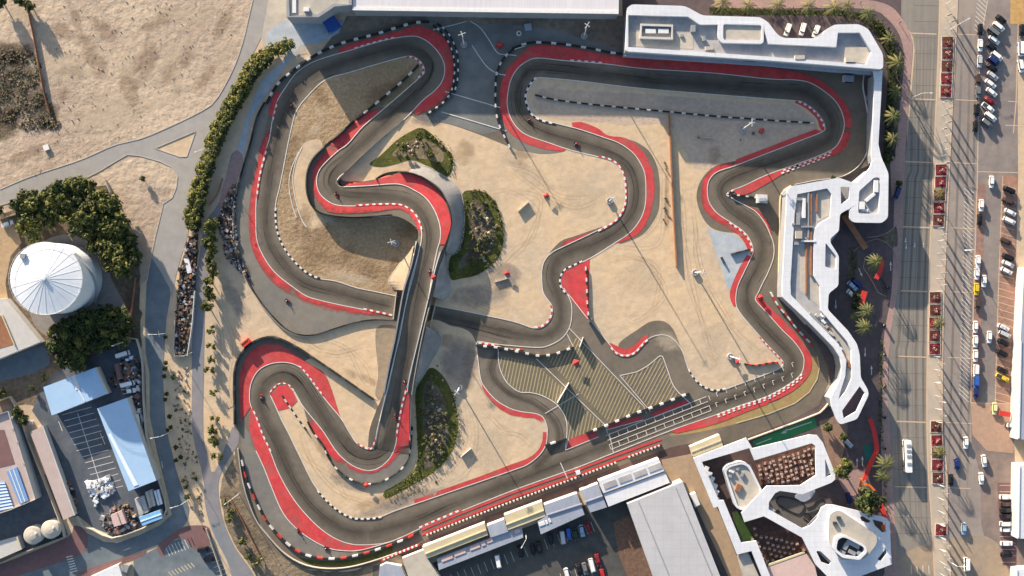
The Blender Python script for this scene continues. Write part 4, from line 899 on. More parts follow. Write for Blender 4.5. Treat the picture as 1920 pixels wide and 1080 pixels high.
for x in range(1708, 1752, 11): stroke(wl, [(x, 1060), (x + 1, 1076)], 1.4, .08, 'white', low=True)
wl.build('white_marking')['kind'] = 'structure'
# green lane with its arrow
sheet('green_lane', [[(1411, 827), (1526, 782), (1533, 800), (1417, 843)]], M['green_paint'], .09)
ar = MB(); stroke(ar, [(1522, 791), (1472, 808)], 1.6, .10, 'white', low=True)
ar.add([P(*p, .1) for p in ((1464, 813), (1476, 803), (1474, 812))], [(0, 1, 2), (2, 1, 0)][:1], 'white'); stroke(ar, [(1446, 822), (1418, 833)], 1.4, .101, 'white', low=True)
ar.build('lane_arrow')['kind'] = 'structure'
sheet('teal_pad', [[(1619, 834), (1633, 834), (1634, 862), (1622, 864)]], M['teal'], .09)
sheet('brick_apron', [cat([(1575, 893), (1610, 880), (1625, 890), (1618, 915), (1600, 930), (1580, 915)], True, 5)], M['pinkpath'], .09)
sheet('brick_apron', [[(1668, 290), (1690, 300), (1686, 360), (1672, 370)]], M['pinkpath'], .09)
sheet('brick_apron', [[(1535, 790), (1580, 775), (1590, 800), (1575, 880), (1560, 880)]], mat('tan brick apron', (.24, .155, .115), .2, .6, .9), .085)
ls = MB()
for fx in (.18, .42, .66, .86):
    q = []
    for y in range(40, 1040, 14):
        x0 = 1712 if y < 200 else 1700 if y < 330 else 1692 - (y - 330) * .06 if y < 650 else 1668 + (y - 650) * .03
        x1 = 1762 - y * .037 if y < 540 else 1741 + max(0, (y - 810)) * .04
        q.append((x0 + (x1 - x0) * fx, y))
    streak(ls, q, 4.5, .066 + fx * .001, 'lanewear', True)
for fx in (.25, .6, .85):
    q = [(1796 - y * .037 + (42 + y * .02) * fx, y) for y in range(-20, 1040, 14)]; streak(ls, q, 4.5, .066 + fx * .001, 'lanewear', True)
ls.build('lane_wear')['kind'] = 'structure'
# roundabout islands
rb = MB()
blocks(rb, cat([(1637, 473), (1624, 480), (1618, 495), (1622, 512), (1634, 520), (1640, 540), (1650, 552), (1662, 556)], False, 4), 1.6, 40, .16, ['pinkpath'], 0, low=True)
blocks(rb, cat([(1600, 470), (1640, 448), (1668, 460), (1682, 490), (1684, 530)], False, 4), 1.4, 40, .16, ['pinkpath'], 0, low=True)
blocks(rb, cat([(1625, 445), (1650, 442), (1670, 432), (1683, 420)], False, 4), 1.4, 40, .16, ['pinkpath'], 0, low=True)
rb.build('plaza_kerb')['kind'] = 'structure'
sheet('planting_bed', [cat([(1626, 484), (1640, 478), (1655, 484), (1654, 515), (1636, 522), (1626, 505)], True, 4)], M['planting'], .1)
sheet('planting_bed', [cat([(1640, 452), (1660, 440), (1680, 425), (1682, 462), (1665, 458)], True, 6)], M['planting'], .09)
sheet('planting_bed', [[(1590, 465), (1606, 465), (1610, 500), (1600, 525), (1588, 525)]], M['planting'], .09)
sheet('planting_bed', [[(1648, 640), (1655, 640), (1654, 800), (1648, 800)]], M['planting'], .09)

# ================================================================== BUILDINGS
def building(name, label, cat_, loops, z, mroof, mwall='wall', z0=-.1, parapet=0, pm=None, group=None, raw=False):
    """walls + roof part; loops are the ROOF outline as the photo shows it, at height z"""
    a = loops[0]; c = P(sum(p[0] for p in a) / len(a), sum(p[1] for p in a) / len(a), z)
    t = thing(name, label, cat_, (c.x, c.y, 0), 0, group)
    def loc(lps): return [[(q[0] - c.x, q[1] - c.y) for q in xy(l, z)] for l in lps]
    wb = MB().prism(loc([a]), z0, z - .25, mwall); wb.build('wall', t)
    rb = MB().prism(loc(loops), z - .24, z, mroof)
    if parapet:
        inn = offset(a + a[:1], parapet if sum((b[0] - p[0]) * (b[1] + p[1]) for p, b in zip(a, a[1:] + a[:1])) < 0 else -parapet, True)[:-1]
        rb.prism(loc([a, inn]), z + .002, z + .7, pm or mwall, bottom=False)
    rb.build('roof', t)
    return t, c
def on(t, c, name, loops, z0, z1, m, ms=None):
    """a part standing on a building; loops in photo px at height z1"""
    return MB().prism([[(q[0] - c.x, q[1] - c.y) for q in xy(l, z1)] for l in loops], z0, z1, m, ms).build(name, t)
def onb(t, c, name, x, y, w, d, z0, h, m, rz=0):
    q = P(x, y, z0 + h); return MB().box((q.x - c.x, q.y - c.y, z0 + h / 2), (w * S, d * S, h), m, R(-rz)).build(name, t)
def rnd(pts, r=6):
    """round the corners of an outline (photo px)"""
    out = []; n = len(pts)
    for i in range(n):
        p, a, b = pts[i], pts[i - 1], pts[(i + 1) % n]
        la, lb = math.dist(p, a), math.dist(p, b); ra = min(r, la * .45); rb_ = min(r, lb * .45)
        s = (p[0] + (a[0] - p[0]) * ra / la, p[1] + (a[1] - p[1]) * ra / la); e = (p[0] + (b[0] - p[0]) * rb_ / lb, p[1] + (b[1] - p[1]) * rb_ / lb)
        for k in range(4):
            u = k / 3; out.append(tuple((1 - u) ** 2 * s[j] + 2 * u * (1 - u) * p[j] + u * u * e[j] for j in (0, 1)))
    return out

# north hangar and the lower block beside it
ZH = 9.3
t, c = building('hangar', 'long pale metal-roofed hangar along the top edge of the circuit', 'hangar', [[(661, -140), (1162, -140), (1160, 24), (661, 17)]], ZH, 'hangar', 'wallgrey')
on(t, c, 'gutter', [[(661, 13), (1160, 20), (1160, 26), (661, 19)]], ZH + .01, ZH + .35, 'lightmetal')
on(t, c, 'ridge_cap', [[(661, -62), (1161, -62), (1161, -58), (661, -58)]], ZH + .01, ZH + .3, 'lightmetal')
for i, x in enumerate(range(720, 1150, 62)): onb(t, c, 'roof_vent', x, -45 + (i % 2) * 18, 8, 8, ZH, .7, 'lightmetal')
t, c = building('office_block', 'flat-roofed block with a stepped grey parapet at the left end of the long hangar', 'building', [[(537, -140), (660, -140), (660, 10), (628, 13), (598, 33), (538, 33)]], ZH, 'deckwarm', 'wallgrey', parapet=6, pm='wallgrey')
onb(t, c, 'roof_unit', 574, 17, 10, 7, ZH, 1.2, 'lightmetal'); on(t, c, 'parapet_strip', [[(548, -100), (555, -100), (555, 24), (548, 24)]], ZH + .01, ZH + .4, 'lightmetal')
t, c = building('shed', 'bright blue metal shed on the pale pavement below the grey block', 'shed', [[(603, 38), (627, 30), (639, 47), (616, 61)]], 2.6, 'brightblue', 'brightblue')
on(t, c, 'door', [[(612, 61.5), (620, 58.5), (620, 60), (612, 63)]], 0, 2.0, 'wallgrey')

# grandstand with the white ring roof, and the covered walkway down the right-hand side
ZG = 10.5
outer = [(1176, 14), (1185, 8), (1282, 11), (1292, 15), (1317, 29), (1425, 32), (1440, 41), (1457, 64), (1468, 71), (1525, 72), (1540, 66), (1550, 54), (1565, 46), (1610, 45), (1628, 54), (1656, 102), (1656, 140), (1647, 270), (1652, 292), (1637, 300), (1634, 270), (1640, 150), (1637, 138), (1625, 131), (1440, 116), (1172, 97)]
hole = [(1178, 28), (1290, 31), (1312, 46), (1345, 46), (1430, 48), (1441, 82), (1568, 88), (1571, 61), (1612, 61), (1634, 97), (1624, 121), (1440, 106), (1178, 88)]
A = outer[:]; t = None
ca = P(1420, 80, 0)
t = thing('grandstand', 'white ring-roofed grandstand along the red strip at the top right', 'grandstand', (ca.x, ca.y, 0))
c = ca
bodyo = [(1172, 97), (1176, 14), (1185, 8), (1282, 11), (1317, 29), (1425, 32), (1440, 41), (1457, 64), (1468, 71), (1525, 72), (1550, 54), (1565, 46), (1610, 45), (1628, 54), (1655, 102), (1650, 133), (1440, 114)]
bz = ZG - 1.4
MB().prism([[(q[0] - c.x, q[1] - c.y) for q in xy(offset(bodyo + bodyo[:1], 0)[:-1], bz)]], -.1, bz - .25, 'wallgrey').build('wall', t)
MB().prism([[(q[0] - c.x, q[1] - c.y) for q in xy(hole, bz)]], bz - .24, bz, 'deck').build('roof', t)
o1 = outer[:16] + [(1656, 130), (1440, 113), (1172, 96)]
on(t, c, 'roof_ring', [rnd(o1, 7), hole], bz - .2, ZG, 'roofwhite')
on(t, c, 'canopy', [[(1172, 97.5), (1440, 114.5), (1636, 132), (1634, 140), (1440, 124), (1172, 105)]], 6.2, 6.6, 'bluegreyroof')
on(t, c, 'terrace', [[(1178, 60), (1300, 62), (1300, 92), (1178, 86)]], bz + .01, bz + .06, 'deckwarm')
on(t, c, 'terrace', [[(1585, 85), (1625, 88), (1630, 100), (1622, 119), (1582, 114)]], bz + .01, bz + .07, 'deckwarm')
pr = on(t, c, 'plant_pen', [[(1201, 44), (1262, 46), (1262, 74), (1200, 72)], [(1204, 48), (1259, 50), (1259, 70), (1203, 68)]], bz, bz + 1.3, 'wall')
for x in (1220, 1244): onb(t, c, 'roof_unit', x, 58, 19, 8, bz, 1.0, 'lightmetal')
on(t, c, 'pool_deck', [rnd([(1346, 40), (1432, 43), (1432, 82), (1352, 80), (1346, 70)], 7), rnd([(1356, 45), (1428, 47), (1428, 76), (1356, 75)], 5)], bz, ZG + .1, 'roofwhite')
on(t, c, 'upper_roof', [rnd([(1356, 45), (1428, 47), (1428, 76), (1356, 75)], 5)], bz, ZG - .4, 'deckwarm')
for x, y, w_, d_, h_ in ((1300, 53, 8, 12, 1.6), (1242, 40, 4, 4, .6), (1276, 40, 4, 4, .6), (1278, 66, 5, 5, .6), (1320, 72, 5, 8, 1.4), (1500, 107, 18, 7, 1.6), (1594, 112, 16, 8, 1.6), (1197, 32, 6, 5, .8), (1330, 90, 14, 6, 1.0)): onb(t, c, 'roof_unit', x, y, w_, d_, bz, h_, 'metal' if w_ < 10 else 'deckwarm')
for x in range(1230, 1440, 44): onb(t, c, 'skylight', x, 101 + (x - 1230) * .075, 24, 2.2, 6.6, .12, 'darkglass', 4)
walk = [(1637, 131), (1655, 132), (1647, 270), (1652, 293), (1657, 306), (1636, 306), (1634, 290), (1635, 270), (1640, 150)]
tw = thing('covered_walkway', 'narrow white covered walkway running down the right edge between the two white-roofed buildings', 'walkway', tuple(P(1645, 215)))
cw = P(1645, 215)
on(tw, cw, 'roof', [walk], 7.6, 8.4, 'roofwhite')
on(tw, cw, 'wall', [[(1640, 140), (1652, 140), (1645, 270), (1649, 292), (1653, 303), (1639, 303), (1637, 290), (1638, 270)]], -.1, 7.61, 'wallgrey')
# floor between the walkway and the track
sheet('maroon_court', [[(1622, 136), (1638, 138), (1636, 265), (1632, 290), (1628, 262), (1624, 220), (1619, 190)]], M['maroon'], .10)
o = MB().lathe(tuple(P(1630, 184, 0)), [(1.4, .1), (1.4, .5), (1.1, .55), (0, .6)], 'tent', 18).build('planter'); tag(o, 'round pale disc on the maroon court beside the covered walkway', 'planter')

# curved white building on the east side
ZB = 8.5
B_out = [(1484, 349), (1562, 335), (1573, 333), (1601, 343), (1607, 342), (1632, 314), (1636, 300), (1655, 300), (1666, 325), (1665, 408), (1654, 418), (1601, 417), (1593, 411), (1593, 392), (1607, 383), (1575, 401), (1573, 433), (1557, 447), (1557, 455), (1573, 480), (1572, 536), (1554, 550), (1552, 580), (1590, 620), (1607, 645), (1612, 665), (1614, 708), (1627, 730), (1629, 740), (1607, 786), (1576, 796), (1570, 790), (1560, 764), (1557, 747), (1575, 712), (1579, 690), (1575, 670), (1562, 650), (1515, 602), (1467, 557), (1467, 536), (1476, 356)]
H1 = [(1495, 364), (1551, 353), (1559, 364), (1557, 408), (1537, 419), (1527, 430), (1526, 455), (1525, 517), (1537, 536), (1539, 582), (1588, 640), (1596, 657), (1597, 710), (1585, 735), (1572, 749), (1577, 730), (1585, 705), (1587, 675), (1572, 645), (1522, 594), (1483, 553), (1482, 530), (1490, 400)]
H2 = [(1576, 350), (1593, 351), (1593, 372), (1577, 383)]
H3 = [(1611, 358), (1640, 332), (1650, 333), (1648, 401), (1609, 400)]
H4 = [(1548, 455), (1568, 480), (1568, 505), (1547, 500)]
H5 = [(1579, 770), (1612, 724), (1622, 737), (1606, 772), (1582, 785)]
c = P(1540, 540); t = thing('pit_building', 'long curving white-roofed building with openings in its roof beside the right-hand bends', 'building', (c.x, c.y, 0))
def L_(l, z): return [(q[0] - c.x, q[1] - c.y) for q in xy(l, z)]
zd = ZB - 1.0
core = [(1484, 349), (1562, 335), (1575, 345), (1573, 433), (1557, 455), (1570, 480), (1570, 530), (1552, 555), (1552, 580), (1590, 620), (1606, 645), (1611, 665), (1609, 712), (1585, 750), (1565, 765), (1557, 747), (1577, 712), (1579, 690), (1575, 670), (1562, 650), (1515, 602), (1467, 557), (1467, 536), (1476, 356)]
MB().prism([L_(core, zd)], -.1, zd - .2, 'wallgrey').build('wall', t)
MB().prism([L_([(1600, 345), (1632, 318), (1658, 320), (1660, 410), (1603, 412)], zd)], -.1, zd - .2, 'wallgrey').build('wall', t)
MB().prism([L_(core, zd)], zd - .19, zd, 'deck').build('roof', t)
MB().prism([L_([(1605, 355), (1640, 326), (1655, 328), (1654, 405), (1605, 405)], zd)], zd - .19, zd, 'deck').build('roof', t)
on(t, c, 'roof_ring', [rnd(B_out, 5), H1, rnd(H2, 2), rnd(H3, 4), rnd(H4, 3), H5], zd - .05, ZB, 'roofwhite')
on(t, c, 'roof_deck', [H5], 3.0, 3.4, 'maroon')
on(t, c, 'terrace', [[(1530, 362), (1552, 358), (1556, 366), (1554, 404), (1532, 416)]], zd + .01, zd + .06, 'deckwarm')
on(t, c, 'terrace', [[(1500, 470), (1523, 468), (1523, 518), (1535, 538), (1536, 575), (1500, 545)]], zd + .01, zd + .07, 'deckwarm')
on(t, c, 'terrace', [[(1548, 598), (1585, 642), (1593, 660), (1594, 708), (1585, 715), (1590, 680), (1580, 650), (1545, 610)]], zd + .01, zd + .08, 'deckwarm')
for x, y, w_, d_, h_, m_ in ((1508, 390, 5, 36, 1.3, 'lightmetal'), (1500, 373, 14, 5, 1.1, 'metal'), (1497, 410, 6, 22, 1.2, 'metal'), (1498, 440, 12, 14, 1.6, 'deckwarm'), (1494, 456, 8, 6, 1.2, 'metal'), (1516, 400, 3, 90, .9, 'metal'), (1521, 440, 3, 150, .8, 'wood'), (1512, 500, 3, 100, .6, 'wood'), (1516, 452, 26, 3, 1.2, 'lightmetal'), (1514, 425, 22, 3, 1.2, 'metal'), (1532, 380, 3, 34, .7, 'wood')):
    onb(t, c, 'roof_unit', x, y, w_, d_, zd, h_, m_)
for x, y, w_, d_, h_, rz in ((1643, 349, 8, 22, 1.2, 0), (1632, 370, 22, 5, 1.0, -40), (1617, 385, 9, 14, 1.3, 0), (1622, 394, 12, 5, .9, 0)): onb(t, c, 'roof_unit', x, y, w_, d_, zd, h_, 'lightmetal', rz)
random.seed(21)
for i in range(16):
    u = i / 15; x = 1535 + 55 * u; y = 590 + 95 * u ** 1.5
    onb(t, c, 'roof_unit', x + random.uniform(-4, 4), y + random.uniform(-5, 5), random.uniform(3, 9), random.uniform(3, 7), zd, random.uniform(.4, 1.2), random.choice(['metal', 'wood', 'lightmetal', 'deckwarm']), 45)
on(t, c, 'pipe_run', [[(1520, 585), (1574, 645), (1572, 648), (1518, 588)]], zd, zd + .6, 'metal')
on(t, c, 'skylight', [H2], 4.2, 4.4, 'wallgrey'); on(t, c, 'skylight', [H4], 4.2, 4.4, 'wallgrey')
onb(t, c, 'roof_unit', 1488, 420, 6, 3, ZB, .4, 'metal')

# south-east pavilions: one white roof in several lobes round terraces
ZP = 5.4
c = P(1480, 940); t = thing('restaurant_pavilion', 'angular white-roofed restaurant pavilion with lobes round brown terraces at bottom right', 'pavilion', (c.x, c.y, 0))
RA = [(1399, 821), (1411, 841), (1518, 815), (1532, 816), (1543, 830), (1566, 888), (1566, 899), (1559, 905), (1504, 927), (1487, 924), (1462, 920), (1453, 925), (1442, 941), (1441, 955), (1505, 991), (1520, 985), (1532, 972), (1540, 952), (1551, 946), (1565, 947), (1618, 960), (1659, 970), (1668, 978), (1672, 1058), (1620, 1078), (1590, 1090), (1560, 1090), (1529, 1058), (1504, 1008), (1440, 972), (1432, 968), (1396, 979), (1390, 962), (1412, 938), (1438, 911), (1473, 911), (1501, 910), (1530, 891), (1529, 836), (1522, 831), (1415, 863), (1405, 840), (1316, 866), (1348, 938), (1357, 938), (1390, 1018), (1418, 1014), (1446, 1085), (1430, 1085), (1409, 1033), (1382, 1040), (1346, 950), (1338, 952), (1300, 859)]
holes = [[(1547, 860), (1559, 891), (1548, 895)], [(1636, 974), (1660, 980), (1662, 997), (1655, 999), (1640, 985)], [(1645, 1049), (1661, 1028), (1663, 1038), (1652, 1052)], rnd([(1530, 1033), (1538, 1033), (1559, 1053), (1556, 1060), (1540, 1054)], 3), [(1612, 969), (1618, 968), (1634, 978), (1628, 981), (1616, 977)]]
on(t, c, 'roof', [RA] + holes, ZP - .7, ZP, 'roofwhite')
for q in ([(1520, 990), (1545, 960), (1565, 952), (1655, 1000), (1650, 1040), (1600, 1070), (1560, 1060), (1520, 1020)], [(1400, 975), (1440, 945), (1455, 958), (1425, 968)], [(1534, 835), (1560, 885), (1540, 900)]):
    on(t, c, 'wall', [q], -.1, ZP - .72, 'wallgrey')
pod = [(1555, 963), (1572, 955), (1645, 1003), (1644, 1020), (1622, 1048), (1575, 1050), (1553, 1012)]
on(t, c, 'upper_roof', [rnd(pod, 8)], ZP, ZP + 1.2, 'deckwarm', 'roofwhite')
dr = [(1566, 1010), (1578, 1003), (1590, 1006), (1624, 1024), (1626, 1036), (1612, 1050), (1580, 1046), (1563, 1032)]
dri = [(1571, 1012), (1580, 1007), (1590, 1010), (1620, 1026), (1621, 1034), (1610, 1045), (1582, 1041), (1568, 1030)]
on(t, c, 'plant_screen', [rnd(dr, 4), rnd(dri, 4)], ZP + 1.2, ZP + 3.6, 'roofwhite', 'bluegreyroof')
on(t, c, 'plant_floor', [rnd(dri, 4)], ZP + 1.2, ZP + 1.6, 'darkmetal')
for x, y, w_, d_, rz in ((1600, 1020, 26, 9, 28), (1586, 1025, 8, 12, 28), (1598, 1036, 14, 7, 28), (1580, 1036, 10, 7, 28), (1612, 1038, 9, 7, 28)): onb(t, c, 'roof_unit', x, y, w_, d_, ZP + 1.6, 1.1, 'metal', rz)
for x, y in ((1573, 971), (1566, 981)): onb(t, c, 'roof_unit', x, y, 7, 5, ZP + 1.2, .8, 'darkmetal')
po = [(1357, 882), (1366, 872), (1391, 866), (1405, 871), (1412, 884), (1429, 919), (1427, 930), (1409, 953), (1390, 957), (1379, 951)]
poi = [(1361, 884), (1368, 876), (1391, 870), (1402, 875), (1408, 886), (1425, 920), (1423, 929), (1407, 949), (1391, 953), (1383, 948)]
on(t, c, 'lounge_roof', [rnd(po, 5), rnd(poi, 5)], -.1, ZP - 1, 'roofwhite'); on(t, c, 'lounge_floor', [rnd(poi, 5)], -.1, ZP - 1.6, 'deckwarm')
random.seed(4)
for x, y, w_, d_, m_ in ((1372, 884, 10, 4, 'lightmetal'), (1384, 880, 5, 5, 'metal'), (1385, 915, 10, 14, 'wood'), (1392, 890, 5, 9, 'metal'), (1370, 893, 5, 5, 'metal')): onb(t, c, 'roof_unit', x, y, w_, d_, ZP - 1.6, .8, m_, 20)
for x, y, w_, d_, rz in ((1325, 880, 10, 7, -68), (1330, 890, 10, 9, -68), (1334, 900, 12, 10, -68), (1340, 912, 9, 10, -68), (1342, 926, 14, 9, -68), (1344, 938, 10, 8, -68)): onb(t, c, 'roof_unit', x, y, d_, w_, .1, 2.6, 'lightmetal', 22)
on(t, c, 'slat_roof', [[(1382, 1043), (1408, 1034), (1432, 1090), (1396, 1090)]], ZP - 1.6, ZP - 1.2, 'deckwarm'); on(t, c, 'slat_roof', [[(1403, 1036), (1409, 1034), (1432, 1085), (1425, 1085)]], ZP - 1.1, ZP - .9, 'darkglass')
on(t, c, 'awning', [[(1440, 1062), (1512, 1038), (1528, 1062), (1535, 1092), (1446, 1092)]], 3.0, 3.3, 'tent'); on(t, c, 'awning', [[(1440, 1058), (1508, 1034), (1510, 1037), (1440, 1062)]], 3.1, 3.4, 'creamroof')
sheet('terrace_deck', [[(1408, 866), (1523, 832), (1529, 890), (1500, 909), (1440, 908), (1420, 930)]], M['terrace'], .11)
sheet('terrace_deck', [[(1395, 980), (1432, 970), (1505, 1010), (1514, 1036), (1440, 1060), (1420, 1014)]], M['terrace'], .11)
sheet('terrace_deck', [[(1318, 868), (1404, 840), (1412, 866), (1360, 880), (1380, 955), (1395, 1010), (1355, 938), (1346, 920)]], mat('dark brown deck', (.07, .045, .042), .25, .6, .85), .105)
sheet('lawn', [[(1375, 958), (1390, 960), (1398, 980), (1420, 1012), (1395, 1016), (1378, 985)]], mat('dark lawn', (.03, .06, .015), .3, .8, .95), .115)
mk = [(1440, 940), (1452, 926), (1462, 921), (1487, 927), (1504, 930), (1530, 922), (1546, 945), (1538, 955), (1530, 975), (1516, 986), (1505, 990), (1441, 955)]
sheet('mini_track', [mk], mat('small kart track slab', (.115, .10, .092), .12, .4, .9), .12)
for lab, q in (('closed dark loop divider on the small kart slab between the pavilion lobes', [(1455, 938), (1460, 931), (1480, 933), (1505, 942), (1507, 952), (1500, 962), (1490, 962), (1458, 945), (1455, 938)]), ('wavy dark divider at the upper right of the small kart slab', [(1512, 952), (1524, 948), (1532, 938), (1544, 934)]), ('dark hook-shaped divider at the lower right of the small kart slab', [(1506, 966), (1513, 962), (1521, 972), (1516, 978), (1505, 970)]), ('tiny dark curved divider at the lower left of the small kart slab', [(1452, 960), (1458, 955), (1462, 960)])):
    mt = MB(); blocks(mt, cat(q, False, 3), 1.6, 7, .35, ['black'], .1, low=True); tag(mt.build('track_divider'), lab, 'divider', 'dividers of the small kart slab')
o = MB(); o.prism([[tuple(P(*p, 2.4)[:2]) for p in cat([(1491, 929), (1527, 918), (1522, 932), (1508, 941), (1497, 937)], True, 4)]], 2.1, 2.4, 'bluegreyroof'); tag(o.build('canopy'), 'small translucent grey fan-shaped canopy at the head of the small kart slab', 'canopy')
o = MB(); q = [(1301, 850), (1350, 826), (1356, 842), (1306, 862)]
t2, c2_ = building('marquee', 'cream flat-roofed kiosk against the corner of the white pavilion', 'kiosk', [[(1294, 838), (1349, 815), (1356, 836), (1300, 857)]], 3.4, 'creamroof', 'wall')
on(t2, c2_, 'ridge_cap', [[(1296, 847), (1352, 825), (1352.6, 827), (1296.6, 849)]], 3.41, 3.6, 'concrete')

# pit garages
def garage(label, q, z, m, ridge=None, name='pit_garage'):
    t, c = building(name, label, 'building', [q], z, m, 'wall', group='pit garages along the main straight')
    if ridge: on(t, c, 'ridge_cap', [offset(ridge, -1) + offset(ridge, 1)[::-1]], z + .01, z + .35, m)
    return t, c
t, c = garage('cream-roofed pit garage, leftmost of the long pit row, with a sunlit front slope', [(792, 1026), (908, 981), (915, 1003), (801, 1047)], 4.2, 'creamroof', [(797, 1039), (911, 994)])
t, c = garage('grey-blue lean-to with pink roof lights behind the leftmost cream garage', [(819, 1048), (978, 986), (981, 1008), (823, 1069)], 3.4, 'bluegreyroof')
for x, y, w_ in ((838, 1047, 22), (862, 1037, 22), (890, 1026, 20), (906, 1020, 8), (918, 1014, 11), (970, 996, 10)): onb(t, c, 'skylight', x, y, w_, 7, 3.4, .2, 'tent', -21)
garage('small grey-blue roofed bay between the two long cream garages', [(913, 986), (945, 974), (953, 997), (920, 1008)], 4.0, 'bluegreyroof')
garage('second cream-roofed garage of the pit row, right of the small grey bay', [(945, 966), (1016, 940), (1023, 968), (953, 994)], 4.2, 'creamroof', [(949, 984), (1020, 957)])
t, c = garage('grey-blue gabled garage in the middle of the pit row', [(1020, 947), (1082, 925), (1096, 965), (1014, 1002), (1008, 978), (1024, 968)], 4.2, 'bluegreyroof', [(1026, 966), (1091, 945)])
for x, y, w_ in ((1016, 982, 12), (1025, 979, 4), (1031, 976, 4)): onb(t, c, 'skylight', x, y, w_, 7, 4.2, .2, 'roofwhite', -21)
t, c = garage('short grey-blue garage next to the white-panelled one', [(1087, 920), (1121, 907), (1138, 951), (1107, 961)], 4.3, 'bluegreyroof', [(1096, 942), (1130, 930)])
t, c = garage('white-panelled garage at the right end of the pit row', [(1122, 902), (1235, 860), (1256, 905), (1141, 950)], 4.6, 'roofwhite')
for i in range(4): onb(t, c, 'roof_panel', 1144 + i * 28, 908 - i * 10.4, 25, 11, 4.6, .16, 'deck', -20.5)
on(t, c, 'gutter', [offset([(1131, 926), (1246, 884)], -.8) + offset([(1131, 926), (1246, 884)], .8)[::-1]], 4.6, 4.85, 'darkmetal')
t, c = garage('cream-fronted store at the bottom left end of the pit buildings', [(754, 1047), (795, 1031), (800, 1046), (826, 1085), (770, 1095)], 3.6, 'concrete')
garage('pale grey hut with a slanting roof by the pit entrance', [(712, 1062), (724, 1056), (752, 1062), (766, 1095), (708, 1100)], 3.2, 'bluegreyroof', name='hut')
t, c = building('hall', 'large plain grey-roofed hall below the pit row', 'hall', [[(1176, 945), (1280, 903), (1362, 1110), (1246, 1140)]], 6.5, 'hall', 'wallgrey')
for i in range(2):
    a = (1196 + i * 70, 940 - i * 26); on(t, c, 'seam_strip', [[a, (a[0] + 1.6, a[1] - .6), (a[0] + 81, a[1] + 190), (a[0] + 79, a[1] + 191)]], 6.5, 6.56, 'metal')
t, c = building('container', 'small white box unit beside the right wall of the grey hall', 'container', [[(1295, 928), (1304, 924), (1313, 946), (1303, 951)]], 2.6, 'lightmetal', 'lightmetal')
on(t, c, 'door', [[(1304, 951.5), (1312, 947.5), (1312, 948.5), (1304, 952.5)]], 0, 2.1, 'wallgrey')
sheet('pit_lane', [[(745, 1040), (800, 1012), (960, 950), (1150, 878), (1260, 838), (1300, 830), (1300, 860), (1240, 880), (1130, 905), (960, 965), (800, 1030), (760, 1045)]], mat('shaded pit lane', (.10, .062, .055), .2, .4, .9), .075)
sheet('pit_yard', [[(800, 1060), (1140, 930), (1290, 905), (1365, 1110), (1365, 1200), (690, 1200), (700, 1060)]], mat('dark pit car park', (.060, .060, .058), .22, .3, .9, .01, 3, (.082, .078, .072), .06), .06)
sheet('tan_path', [[(1240, 862), (1300, 850), (1345, 950), (1400, 1090), (1370, 1090), (1285, 905), (1250, 905)]], mat('tan timber path', (.33, .235, .155), .14, .5, .9), .08)
sheet('gravel_bed', [[(1150, 980), (1180, 965), (1240, 1090), (1180, 1090), (1160, 1040)]], mat('brown planting bed', (.14, .085, .06), .35, .8, .95), .07)
pk = MB()
for i in range(22):
    x = 845 + i * 12.5; y = 1065 - i * 4.7 + 12
    stroke(pk, [(x, y), (x + 7, y + 18)], 1.0, .068, 'concrete', low=True)
for i in range(9): stroke(pk, [(1050 + i * 9, 1075 - i * 3.3), (1056 + i * 9, 1095 - i * 3.3)], 1.0, .068, 'concrete', low=True)
pk.build('parking_line')['kind'] = 'structure'
# far right white buildings at the frame edge
t, c = building('warehouse', 'white building edge along the right border, middle of the photo', 'building', [[(1921, 500), (2040, 500), (2040, 824), (1908, 824), (1911, 700)]], 6, 'bluegreyroof', 'wall'); on(t, c, 'gutter', [[(1913, 640), (1916, 640), (1912, 822), (1909, 822)]], 6, 6.3, 'lightmetal')
t, c = building('warehouse', 'white building edge at the right border, lower part of the photo', 'building', [[(1911, 872), (2040, 872), (2040, 1010), (1908, 1010)]], 6, 'roofwhite', 'wall'); on(t, c, 'gutter', [[(1911, 874), (1913, 874), (1911, 1008), (1909, 1008)]], 6, 6.3, 'lightmetal')
t, c = building('warehouse', 'small white roof at the bottom right corner', 'building', [[(1906, 1068), (2040, 1062), (2040, 1140), (1906, 1140)]], 5, 'roofwhite', 'wall'); on(t, c, 'gutter', [[(1906, 1068), (1908, 1068), (1908, 1138), (1906, 1138)]], 5, 5.3, 'lightmetal')
# ================================================================== WEST: tank, yard buildings
ZT = 18.2
kT = (H - ZT) / H
rt = 67.5 * S * kT; ct = P(86, 522, ZT); cb = Vector((ct.x, ct.y, 0))
t = thing('storage_tank', 'huge white cylindrical storage tank with a shallow cone roof at the left edge', 'tank', tuple(cb))
m_ = MB(); m_.lathe((0, 0, 0), [(rt, -.1), (rt, 5.9)], 'tankshade', 72, False).lathe((0, 0, 0), [(rt + .03, 5.9), (rt + .03, 6.15), (rt, 6.15), (rt, 11.9), (rt + .03, 11.9), (rt + .03, 12.15), (rt, 12.15), (rt, ZT - .3)], 'tankwhite', 72, False).build('shell', t, smooth=False)
m_ = MB(); n = 48
for i in range(n):
    a0, a1 = 2 * math.pi * i / n, 2 * math.pi * (i + 1) / n; g = .04
    m_.add([((rt + .1) * math.cos(a0), (rt + .1) * math.sin(a0), ZT - .3), ((rt + .1) * math.cos(a1), (rt + .1) * math.sin(a1), ZT - .3), (.6 * math.cos(a1), .6 * math.sin(a1), ZT + 1.5), (.6 * math.cos(a0), .6 * math.sin(a0), ZT + 1.5)], [(0, 1, 2, 3)], 'tankwhite')
m_.lathe((0, 0, 0), [(.75, ZT + 1.4), (.75, ZT + 1.9), (0, ZT + 1.95)], 'lightmetal', 14, False)
m_.build('roof', t)
m_ = MB()
